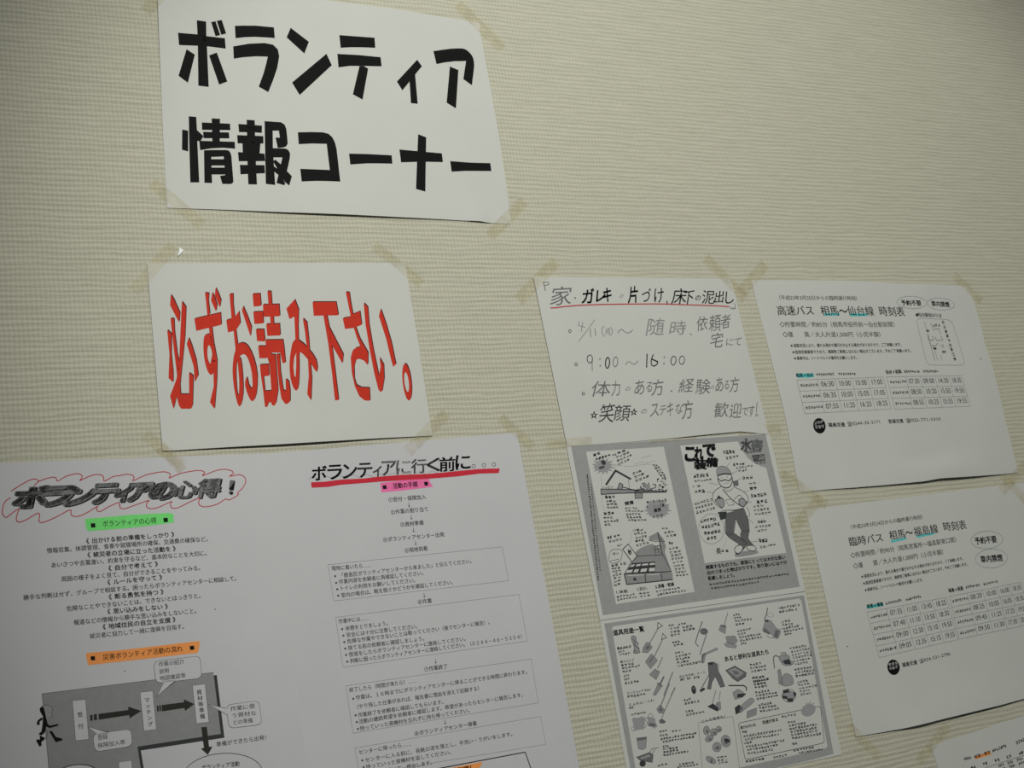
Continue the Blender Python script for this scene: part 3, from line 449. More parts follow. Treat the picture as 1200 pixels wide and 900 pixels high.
  ["letter",[["dark_red_ink",0,"P",[[89.76,-56.8],[93.9,-51.28],[92.52,-31.12],[93.23,-2.01],[94.62,19.65],[95.37,30.76],[99.12,19.76],[99.29,8.6],[102.99,18.06],[101.19,34.15],[96.81,48.25],[94.82,49.6],[92.6,46.33],[90.38,26.69],[89.11,1.53],[88.35,-31.16]]],["dark_red_ink",0,"P",[[109.19,-49.4],[112.95,-30.96],[116.11,-8.9],[117.63,17.52],[114.08,20.51],[112.84,12.88],[110.62,-12.64],[105.8,-41.12]]],["red_ink",1,"P",[[88.69,-55.67],[92.83,-50.15],[91.44,-30.0],[92.16,-0.91],[93.56,20.73],[94.31,31.83],[98.05,20.84],[98.22,9.69],[101.91,19.14],[100.12,35.22],[95.74,49.31],[93.76,50.65],[91.54,47.38],[89.32,27.76],[88.04,2.63],[87.28,-30.04]]],["red_ink",1,"P",[[108.1,-48.26],[111.86,-29.83],[115.01,-7.79],[116.54,18.61],[112.99,21.59],[111.76,13.97],[109.53,-11.53],[104.71,-39.99]]]]],
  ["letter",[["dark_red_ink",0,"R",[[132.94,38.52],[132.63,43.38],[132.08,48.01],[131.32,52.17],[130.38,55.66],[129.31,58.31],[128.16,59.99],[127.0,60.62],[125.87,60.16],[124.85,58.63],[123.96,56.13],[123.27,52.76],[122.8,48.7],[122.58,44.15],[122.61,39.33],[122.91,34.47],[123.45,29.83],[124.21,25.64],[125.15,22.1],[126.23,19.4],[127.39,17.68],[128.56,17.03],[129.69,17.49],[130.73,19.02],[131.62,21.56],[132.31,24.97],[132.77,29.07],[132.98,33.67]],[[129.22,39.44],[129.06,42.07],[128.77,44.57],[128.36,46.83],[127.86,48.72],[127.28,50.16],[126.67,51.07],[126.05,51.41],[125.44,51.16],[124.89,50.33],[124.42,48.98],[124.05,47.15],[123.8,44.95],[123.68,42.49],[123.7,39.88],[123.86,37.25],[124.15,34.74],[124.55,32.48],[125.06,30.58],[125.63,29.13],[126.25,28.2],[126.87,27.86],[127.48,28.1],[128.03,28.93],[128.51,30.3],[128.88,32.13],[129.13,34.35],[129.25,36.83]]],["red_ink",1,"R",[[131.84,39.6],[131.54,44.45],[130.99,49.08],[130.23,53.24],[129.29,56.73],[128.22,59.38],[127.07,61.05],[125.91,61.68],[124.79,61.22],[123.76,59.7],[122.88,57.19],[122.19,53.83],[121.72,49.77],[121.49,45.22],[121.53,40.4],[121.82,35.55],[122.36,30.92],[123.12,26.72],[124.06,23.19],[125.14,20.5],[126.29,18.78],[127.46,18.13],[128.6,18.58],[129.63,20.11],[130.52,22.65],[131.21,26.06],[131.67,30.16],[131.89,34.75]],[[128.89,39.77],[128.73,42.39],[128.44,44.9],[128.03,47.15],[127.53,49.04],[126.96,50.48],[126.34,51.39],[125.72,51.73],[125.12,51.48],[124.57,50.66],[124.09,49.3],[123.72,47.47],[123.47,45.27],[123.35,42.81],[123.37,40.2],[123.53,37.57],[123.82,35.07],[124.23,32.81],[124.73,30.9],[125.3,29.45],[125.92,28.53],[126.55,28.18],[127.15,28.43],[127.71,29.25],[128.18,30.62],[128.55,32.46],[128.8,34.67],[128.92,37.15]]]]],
  ["tape_corner",[["white_gloss",14,"P",[[-111.14,-119.95],[-107.07,-116.93],[-110.14,-113.19],[-113.91,-109.65],[-112.22,-115.15]]]]],  # curled tape corner, its glossy highlight painted as plain white
 ],
 [[-117.1,-123.6,-162.4,-70.3,13.0],[111.6,-127.9,163.6,-79.3,13.0],[169.3,77.8,115.2,119.8,13.2],[-164.2,84.9,-130.0,121.0,11.7]]],
["printed_notice","white printed notice with thick red marker underline, pink highlight and boxed paragraphs","notice",[-153.2,273.3],0.6,[[90.3,-164.2,42.0,59.6,0.5],[170.6,36.9,32.0,84.5,1.6]],[[0.013,0.009,0.5,0.3]],[[-154.8,-205.7],[148.1,-214.2],[154.7,205.7],[-148.2,214.2]],{},[0.0157,0.9999],44,56,
 [
  ["heading",[["black_ink",2,"G","ボ",[[-100.17,-189.25],[-84.13,-189.1],[-86.13,-173.73],[-102.1,-173.96]],0.022],["black_ink",2,"G","ラ",[[-82.67,-189.39],[-66.92,-189.27],[-68.98,-173.81],[-84.67,-174.01]],0.022],["grey_ink_dark",2,"G","ン",[[-65.47,-189.27],[-50.02,-189.18],[-52.16,-173.64],[-67.55,-173.8]],0.022],["grey_ink_dark",2,"G","テ",[[-49.02,-189.41],[-32.42,-189.25],[-34.64,-173.62],[-51.16,-173.85]],0.022],["grey_ink",2,"G","ィ",[[-32.07,-184.82],[-22.18,-185.07],[-23.82,-173.67],[-33.68,-173.46]],0.022],["grey_ink",2,"G","ア",[[-20.97,-190.0],[-4.57,-189.88],[-6.91,-174.09],[-23.24,-174.3]],0.022],["grey_ink_light",2,"G","に",[[-4.03,-190.13],[12.54,-190.0],[10.11,-174.13],[-6.38,-174.35]],0.022],["grey_ink",2,"G","行",[[13.58,-190.23],[31.33,-190.02],[28.81,-174.05],[11.15,-174.35]],0.022],["grey_ink_dark",2,"G","く",[[32.36,-190.05],[47.74,-189.99],[45.3,-174.9],[29.99,-175.04]],0.022],["black_ink",2,"G","前",[[47.28,-190.31],[65.89,-190.05],[63.2,-173.9],[44.68,-174.26]],0.022],["black_ink",2,"G","に",[[67.16,-191.37],[84.98,-191.19],[82.18,-174.92],[64.45,-175.2]],0.022]]],
  ["lettering",[["black_ink",1,"L",[[89.07,-177.56],[88.61,-176.6],[87.68,-175.93],[86.54,-175.73],[85.49,-176.07],[84.81,-176.84],[84.68,-177.84],[85.15,-178.81],[86.07,-179.48],[87.22,-179.67],[88.27,-179.34],[88.95,-178.56]],0.55,1],["black_ink",1,"L",[[101.91,-178.05],[101.44,-177.08],[100.5,-176.4],[99.34,-176.21],[98.28,-176.54],[97.6,-177.32],[97.48,-178.32],[97.95,-179.29],[98.89,-179.97],[100.04,-180.16],[101.1,-179.83],[101.79,-179.05]],0.55,1],["black_ink",1,"L",[[114.44,-177.97],[113.97,-176.99],[113.02,-176.32],[111.85,-176.12],[110.78,-176.46],[110.1,-177.23],[109.98,-178.25],[110.45,-179.22],[111.4,-179.9],[112.56,-180.09],[113.63,-179.76],[114.32,-178.98]],0.55,1],["black_ink",2,"T","活動の手順",-12.37,-158.74,16.84,-158.97,6.69,0.02],["black_ink",2,"P",[[-24.17,-163.1],[-19.82,-163.18],[-19.84,-158.99],[-24.19,-158.91]]],["black_ink",2,"P",[[24.46,-163.76],[28.93,-163.83],[28.96,-159.56],[24.5,-159.49]]],["print_ink",2,"T","①受付・保険加入",-20.04,-144.18,24.47,-144.54,5.87,0.012],["print_ink",2,"T","②作業の割り当て",-19.31,-130.43,25.02,-130.78,5.84,0.012],["print_ink",2,"T","③資材準備",-10.64,-115.98,17.2,-116.18,5.82,0.012],["print_ink",2,"T","④ボランティアセンター出発",-32.43,-101.43,39.19,-101.26,5.74,0.012],["print_ink",2,"T","⑤現地到着",-9.82,-87.57,17.45,-87.93,5.75,0.012],["print_ink",2,"T","⑥作業",-3.37,-31.48,13.31,-31.37,5.62,0.012],["print_ink",2,"T","⑦作業終了",-6.93,38.97,20.02,39.14,5.44,0.012],["print_ink",2,"T","⑧ボランティアセンター帰着",-27.89,101.8,43.53,101.38,5.25,0.012],["print_ink",2,"L",[[3.11,-142.05],[2.89,-137.3]],0.48,0],["print_ink",2,"L",[[1.81,-138.72],[2.87,-137.21],[4.12,-138.82]],0.43,0],["print_ink",2,"L",[[3.77,-128.1],[3.55,-123.38]],0.47,0],["print_ink",2,"L",[[2.47,-124.8],[3.53,-123.29],[4.77,-124.89]],0.43,0],["print_ink",2,"L",[[4.1,-114.07],[3.88,-109.37]],0.47,0],["print_ink",2,"L",[[2.8,-110.78],[3.86,-109.28],[5.1,-110.87]],0.42,0],["print_ink",2,"L",[[4.29,-99.83],[4.06,-95.16]],0.47,0],["print_ink",2,"L",[[2.99,-96.57],[4.05,-95.07],[5.28,-96.65]],0.42,0],["print_ink",2,"L",[[5.45,-42.69],[5.22,-38.13]],0.46,0],["print_ink",2,"L",[[4.16,-39.52],[5.21,-38.04],[6.43,-39.56]],0.41,0],["print_ink",2,"L",[[7.38,27.67],[7.16,32.11]],0.44,0],["print_ink",2,"L",[[6.11,30.73],[7.15,32.2],[8.35,30.75]],0.4,0],["print_ink",2,"L",[[8.02,90.51],[7.8,94.83]],0.43,0],["print_ink",2,"L",[[6.76,93.46],[7.78,94.92],[8.98,93.53]],0.39,0],["print_ink_grey",2,"T","現地に着いたら……",-92.89,-76.42,-48.49,-76.06,5.46,0.012],["print_ink_grey",2,"T","「鹿島区ボランティアセンターから来ました」と伝えてください。",-85.89,-68.18,69.37,-69.12,5.45,0.012],["print_ink_grey",2,"P",[[-88.76,-70.36],[-89.22,-69.58],[-90.11,-69.32],[-90.91,-69.75],[-91.15,-70.59],[-90.69,-71.37],[-89.8,-71.63],[-89.01,-71.2]]],["print_ink_grey",2,"T","作業内容を依頼者に再確認してください。",-86.92,-61.83,11.02,-61.77,5.44,0.012],["print_ink_grey",2,"P",[[-88.58,-63.34],[-89.03,-62.57],[-89.92,-62.32],[-90.72,-62.74],[-90.96,-63.59],[-90.5,-64.36],[-89.62,-64.61],[-88.82,-64.19]]],["print_ink_grey",2,"T","トイレの利用をお願いしてください。",-87.18,-54.97,0.7,-55.06,5.42,0.012],["print_ink_grey",2,"P",[[-88.36,-56.61],[-88.81,-55.84],[-89.7,-55.59],[-90.49,-56.02],[-90.73,-56.86],[-90.28,-57.64],[-89.39,-57.88],[-88.6,-57.46]]],["print_ink_grey",2,"T","室内の場合は、靴を脱ぐかどうかを確認してください。",-86.5,-47.59,43.48,-48.59,5.4,0.012],["print_ink_grey",2,"P",[[-88.24,-49.82],[-88.7,-49.05],[-89.58,-48.81],[-90.37,-49.23],[-90.61,-50.08],[-90.16,-50.85],[-89.28,-51.09],[-88.48,-50.67]]],["print_ink_grey",2,"T","作業中には……",-92.61,-21.2,-59.13,-21.21,5.33,0.012],["print_ink_grey",2,"T","休憩をとりましょう。",-86.31,-13.26,-36.59,-13.5,5.32,0.012],["print_ink_grey",2,"P",[[-88.52,-15.28],[-88.97,-14.52],[-89.85,-14.29],[-90.64,-14.72],[-90.88,-15.55],[-90.43,-16.31],[-89.55,-16.54],[-88.76,-16.11]]],["print_ink_grey",2,"T","安全には十分に注意してください。",-86.29,-6.59,-4.46,-6.39,5.31,0.012],["print_ink_grey",2,"P",[[-88.14,-8.56],[-88.59,-7.81],[-89.46,-7.58],[-90.25,-8.01],[-90.49,-8.85],[-90.04,-9.6],[-89.16,-9.83],[-88.37,-9.4]]],["print_ink_grey",2,"T","危険な作業やできないことは断ってください（後でセンターに報告）。",-86.27,0.06,79.17,-1.14,5.29,0.012],["print_ink_grey",2,"P",[[-88.11,-1.91],[-88.57,-1.16],[-89.44,-0.94],[-90.23,-1.37],[-90.46,-2.2],[-90.01,-2.95],[-89.14,-3.17],[-88.35,-2.74]]],["print_ink_grey",2,"T","捨てる前の依頼者に確認しましょう。",-86.25,6.69,1.3,7.1,5.27,0.012],["print_ink_grey",2,"P",[[-87.91,4.74],[-88.36,5.49],[-89.24,5.71],[-90.02,5.28],[-90.26,4.45],[-89.81,3.71],[-88.94,3.48],[-88.15,3.91]]],["print_ink_grey",2,"T","怪我をしたらボランティアセンターに連絡してください。",-86.25,13.48,48.21,13.19,5.26,0.012],["print_ink_grey",2,"P",[[-87.89,11.36],[-88.34,12.1],[-89.21,12.32],[-90.0,11.89],[-90.24,11.06],[-89.79,10.32],[-88.91,10.1],[-88.13,10.53]]],["print_ink_grey",2,"T","判断に困ったらボランティアセンターに連絡してください。（０２４４－４６－５３５４）",-85.88,20.12,114.93,18.75,5.24,0.012],["print_ink_grey",2,"P",[[-87.54,18.17],[-87.99,18.91],[-88.86,19.13],[-89.64,18.7],[-89.88,17.87],[-89.43,17.13],[-88.56,16.92],[-87.77,17.35]]],["print_ink_grey",2,"T","終了したら（時間が来たら）……",-90.7,48.74,-17.02,48.82,5.17,0.012],["print_ink_grey",2,"T","作業は、１６時までにボランティアセンターに帰ることができる時間に終わります。",-84.93,57.15,114.09,56.91,5.16,0.012],["print_ink_grey",2,"P",[[-86.28,55.68],[-86.73,56.4],[-87.59,56.6],[-88.37,56.17],[-88.6,55.35],[-88.16,54.63],[-87.29,54.43],[-86.51,54.86]]],["print_ink_grey",2,"T","（やり残した仕事があれば、報告書に理由を添えて記録する）",-88.0,66.16,55.17,66.32,5.13,0.012],["print_ink_grey",2,"T","作業終了を依頼者に確認してもらいます。",-84.98,74.58,12.3,74.33,5.12,0.012],["print_ink_grey",2,"P",[[-86.2,72.2],[-86.64,72.91],[-87.51,73.11],[-88.28,72.67],[-88.51,71.86],[-88.07,71.14],[-87.21,70.95],[-86.43,71.38]]],["print_ink_grey",2,"T","活動の継続希望を依頼者に確認します。希望があったらセンターに報告します。",-84.97,81.01,104.63,80.04,5.1,0.012],["print_ink_grey",2,"P",[[-85.87,79.02],[-86.32,79.73],[-87.18,79.92],[-87.95,79.49],[-88.19,78.68],[-87.74,77.96],[-86.88,77.77],[-86.11,78.21]]],["print_ink_grey",2,"T","持っていった資機材を忘れずに持ち帰ってください。",-84.65,87.81,40.22,87.15,5.09,0.012],["print_ink_grey",2,"P",[[-85.55,85.82],[-85.99,86.53],[-86.85,86.72],[-87.63,86.28],[-87.86,85.48],[-87.42,84.77],[-86.56,84.58],[-85.78,85.01]]],["print_ink_grey",2,"T","センターに帰ったら……",-89.27,110.57,-32.25,110.6,5.02,0.012],["print_ink_grey",2,"T","センターに入る前に、長靴の泥を落とし、手洗い・うがいをします。",-83.59,118.97,85.3,118.27,5.01,0.012],["print_ink_grey",2,"P",[[-85.17,116.72],[-85.61,117.41],[-86.46,117.59],[-87.23,117.15],[-87.46,116.35],[-87.02,115.66],[-86.17,115.48],[-85.4,115.92]]],["print_ink_grey",2,"T","持っていった資機材を返してください。",-83.62,125.61,12.6,125.68,5.0,0.012],["print_ink_grey",2,"P",[[-84.84,123.42],[-85.29,124.11],[-86.14,124.29],[-86.91,123.85],[-87.14,123.05],[-86.7,122.36],[-85.84,122.18],[-85.08,122.62]]],["print_ink_grey",2,"T","報告書を書いて、提出します。",-82.78,132.46,-9.62,132.58,4.98,0.012],["print_ink_grey",2,"P",[[-84.0,130.19],[-84.44,130.88],[-85.29,131.06],[-86.06,130.62],[-86.29,129.82],[-85.85,129.13],[-84.99,128.95],[-84.23,129.4]]],["black_ink",2,"T","注意事項！",-2.41,147.01,34.37,146.65,7.54,0.03]]],
  ["faint_shadow",[["grey_ink_light",1,"L",[[-105.1,-176.12],[-99.29,-177.6],[-94.93,-174.97],[-91.31,-173.79]],0.47,0],["grey_ink_light",1,"L",[[-90.57,-175.9],[-84.7,-177.38],[-80.3,-174.75],[-76.65,-173.56]],0.47,0],["grey_ink_light",1,"L",[[-75.9,-175.68],[-69.97,-177.17],[-65.53,-174.52],[-61.85,-173.33]],0.47,0],["grey_ink_light",1,"L",[[-61.08,-175.45],[-55.09,-176.95],[-50.62,-174.29],[-46.9,-173.1]],0.47,0],["grey_ink_light",1,"L",[[-46.12,-175.23],[-40.06,-176.74],[-35.55,-174.06],[-31.8,-172.86]],0.48,0],["grey_ink_light",1,"L",[[-31.01,-175.0],[-24.89,-176.51],[-20.35,-173.82],[-16.57,-172.62]],0.48,0],["grey_ink_light",1,"L",[[-15.76,-174.77],[-9.57,-176.29],[-5.0,-173.58],[-1.18,-172.36]],0.48,0],["grey_ink_light",1,"L",[[-0.36,-174.53],[5.88,-176.05],[10.49,-173.33],[14.33,-172.1]],0.48,0],["grey_ink_light",1,"L",[[15.17,-174.28],[21.48,-175.8],[26.12,-173.06],[29.99,-171.83]],0.49,0],["grey_ink_light",1,"L",[[30.84,-174.01],[37.2,-175.54],[41.88,-172.78],[45.78,-171.54]],0.49,0],["grey_ink_light",1,"L",[[46.65,-173.73],[53.08,-175.27],[57.78,-172.49],[61.72,-171.24]],0.49,0],["grey_ink_light",1,"L",[[62.6,-173.45],[69.1,-174.99],[73.85,-172.2],[77.83,-170.95]],0.49,0]]],
  ["marker_underline",[["red_marker",3,"P",[[-103.08,-172.07],[-88.74,-171.75],[-69.59,-172.81],[-45.55,-172.34],[-25.86,-173.23],[-1.01,-173.51],[31.62,-172.5],[53.73,-172.96],[88.02,-173.95],[99.47,-173.91],[118.83,-172.98],[116.37,-167.72],[92.71,-168.67],[64.16,-167.24],[30.75,-167.01],[-1.91,-167.5],[-26.67,-167.56],[-62.68,-167.17],[-70.34,-167.22],[-84.78,-165.88],[-102.61,-166.19],[-103.64,-167.65]]]]],
  ["highlight",[["pink_marker",0,"P",[[-26.39,-166.11],[-1.94,-167.31],[30.83,-167.49],[31.65,-163.06],[34.23,-157.54],[-3.65,-155.92],[-26.43,-155.65]]]]],
  ["paragraph_frame",[["grey_line",1,"L",[[-96.18,-83.22],[105.59,-83.7],[106.85,-45.62],[-94.88,-45.03]],0.38,1],["grey_line",1,"L",[[-95.18,-28.1],[116.6,-29.38],[117.11,22.19],[-94.03,22.95]],0.37,1],["grey_line",1,"L",[[-93.39,41.78],[118.65,41.86],[118.05,88.84],[-92.41,88.99]],0.36,1],["grey_line",1,"L",[[-92.63,103.61],[118.31,103.36],[119.0,132.81],[-90.97,129.87]],0.35,1]]],
  ["bold_frame",[["black_ink",1,"L",[[-75.35,137.42],[-38.61,137.49],[-4.68,137.46],[93.45,136.88],[97.36,155.64],[99.87,176.17]],0.98,0]]],
  ["highlight",[["orange_marker",0,"P",[[-15.5,139.77],[6.54,139.12],[43.39,138.79],[36.35,146.55],[27.04,155.31],[-12.86,152.88]]]]],
 ],
 [[130.5,-233.6,165.5,-195.8,13.5]]],
["printed_notice","white printed notice with scalloped red pen loop, green highlight and grey flow chart","notice",[-447.3,273.8],1.3,[[146.2,-3.3,14.0,93.3,1.5],[72.4,-106.1,50.9,34.6,0.5]],[[0.011,0.014,2.5,0.35]],[[-152.6,-213.2],[144.4,-206.8],[152.5,213.2],[-144.4,206.8]],{},[0.0195,0.9998],44,56,
 [
  ["block_title",[["black_ink",0.0,"G","ボ",[[-97.56,-186.29],[-68.23,-185.51],[-73.37,-165.59],[-103.22,-166.63]],0.06],["black_ink",0.0,"G","ラ",[[-74.52,-184.68],[-46.28,-183.99],[-51.48,-165.6],[-80.27,-166.54]],0.06],["black_ink",0.0,"G","ン",[[-50.25,-183.84],[-24.73,-183.35],[-30.1,-164.82],[-56.2,-165.54]],0.06],["black_ink",0.0,"G","テ",[[-27.9,-184.0],[-2.77,-183.56],[-8.32,-164.88],[-34.04,-165.55]],0.06],["black_ink",0.0,"G","ィ",[[-4.71,-179.78],[9.28,-180.1],[3.98,-165.68],[-10.71,-165.49]],0.06],["black_ink",0.0,"G","ア",[[7.82,-182.39],[29.41,-182.21],[23.74,-165.05],[1.51,-165.43]],0.06],["black_ink",0.0,"G","の",[[29.33,-181.33],[52.09,-181.07],[46.32,-164.66],[22.92,-165.11]],0.06],["black_ink",0.0,"G","心",[[53.01,-181.9],[75.29,-181.7],[69.26,-164.26],[46.32,-164.66]],0.035],["black_ink",0.0,"G","得",[[76.24,-182.53],[98.88,-182.34],[92.48,-162.97],[69.18,-163.38]],0.035],["grey_ink_dark",0.6,"G","ボ",[[-98.29,-186.93],[-68.97,-186.16],[-74.11,-166.23],[-103.95,-167.26]],0.06],["grey_ink_dark",0.6,"G","ラ",[[-75.26,-185.32],[-47.03,-184.64],[-52.22,-166.26],[-81.01,-167.18]],0.06],["grey_ink_dark",0.6,"G","ン",[[-51.0,-184.49],[-25.48,-184.01],[-30.85,-165.48],[-56.95,-166.19]],0.06],["grey_ink_dark",0.6,"G","テ",[[-28.66,-184.66],[-3.54,-184.23],[-9.08,-165.54],[-34.79,-166.21]],0.06],["grey_ink_dark",0.6,"G","ィ",[[-5.47,-180.44],[8.51,-180.77],[3.22,-166.34],[-11.47,-166.16]],0.06],["grey_ink_dark",0.6,"G","ア",[[7.05,-183.06],[28.63,-182.88],[22.97,-165.72],[0.74,-166.1]],0.06],["grey_ink_dark",0.6,"G","の",[[28.55,-182.0],[51.3,-181.75],[45.54,-165.33],[22.14,-165.78]],0.06],["grey_ink_dark",0.6,"G","心",[[52.23,-182.58],[74.5,-182.38],[68.47,-164.94],[45.54,-165.33]],0.035],["grey_ink_dark",0.6,"G","得",[[75.44,-183.22],[98.08,-183.03],[91.68,-163.66],[68.39,-164.06]],0.035],["plate_grey",1.2,"G","ボ",[[-99.03,-187.4],[-69.72,-186.64],[-74.85,-166.71],[-104.68,-167.74]],0.06],["plate_grey",1.2,"G","ラ",[[-76.01,-185.8],[-47.79,-185.12],[-52.98,-166.74],[-81.75,-167.66]],0.06],["plate_grey",1.2,"G","ン",[[-51.76,-184.97],[-26.25,-184.49],[-31.61,-165.97],[-57.7,-166.67]],0.06],["plate_grey",1.2,"G","テ",[[-29.42,-185.14],[-4.32,-184.72],[-9.86,-166.03],[-35.55,-166.69]],0.06],["plate_grey",1.2,"G","ィ",[[-6.25,-180.93],[7.72,-181.26],[2.44,-166.84],[-12.24,-166.65]],0.06],["plate_grey",1.2,"G","ア",[[6.26,-183.55],[27.83,-183.37],[22.18,-166.22],[-0.04,-166.59]],0.06],["plate_grey",1.2,"G","の",[[27.76,-182.5],[50.5,-182.25],[44.74,-165.83],[21.36,-166.28]],0.06],["plate_grey",1.2,"G","心",[[51.42,-183.08],[73.68,-182.89],[67.66,-165.45],[44.74,-165.83]],0.035],["plate_grey",1.2,"G","得",[[74.63,-183.72],[97.25,-183.53],[90.87,-164.17],[67.58,-164.56]],0.035],["black_ink",1,"P",[[105.93,-179.86],[110.71,-179.08],[107.89,-169.31],[103.57,-170.08]]],["black_ink",1,"P",[[107.34,-166.64],[106.82,-165.57],[105.7,-164.96],[104.4,-165.06],[103.43,-165.82],[103.15,-166.95],[103.66,-168.03],[104.78,-168.63],[106.08,-168.54],[107.06,-167.78]]],["grey_ink",1,"P",[[105.32,-180.72],[110.09,-179.94],[107.28,-170.17],[102.95,-170.93]]],["grey_ink",1,"P",[[106.72,-167.5],[106.21,-166.43],[105.08,-165.82],[103.79,-165.91],[102.82,-166.67],[102.53,-167.81],[103.05,-168.88],[104.17,-169.49],[105.47,-169.4],[106.44,-168.64]]]]],
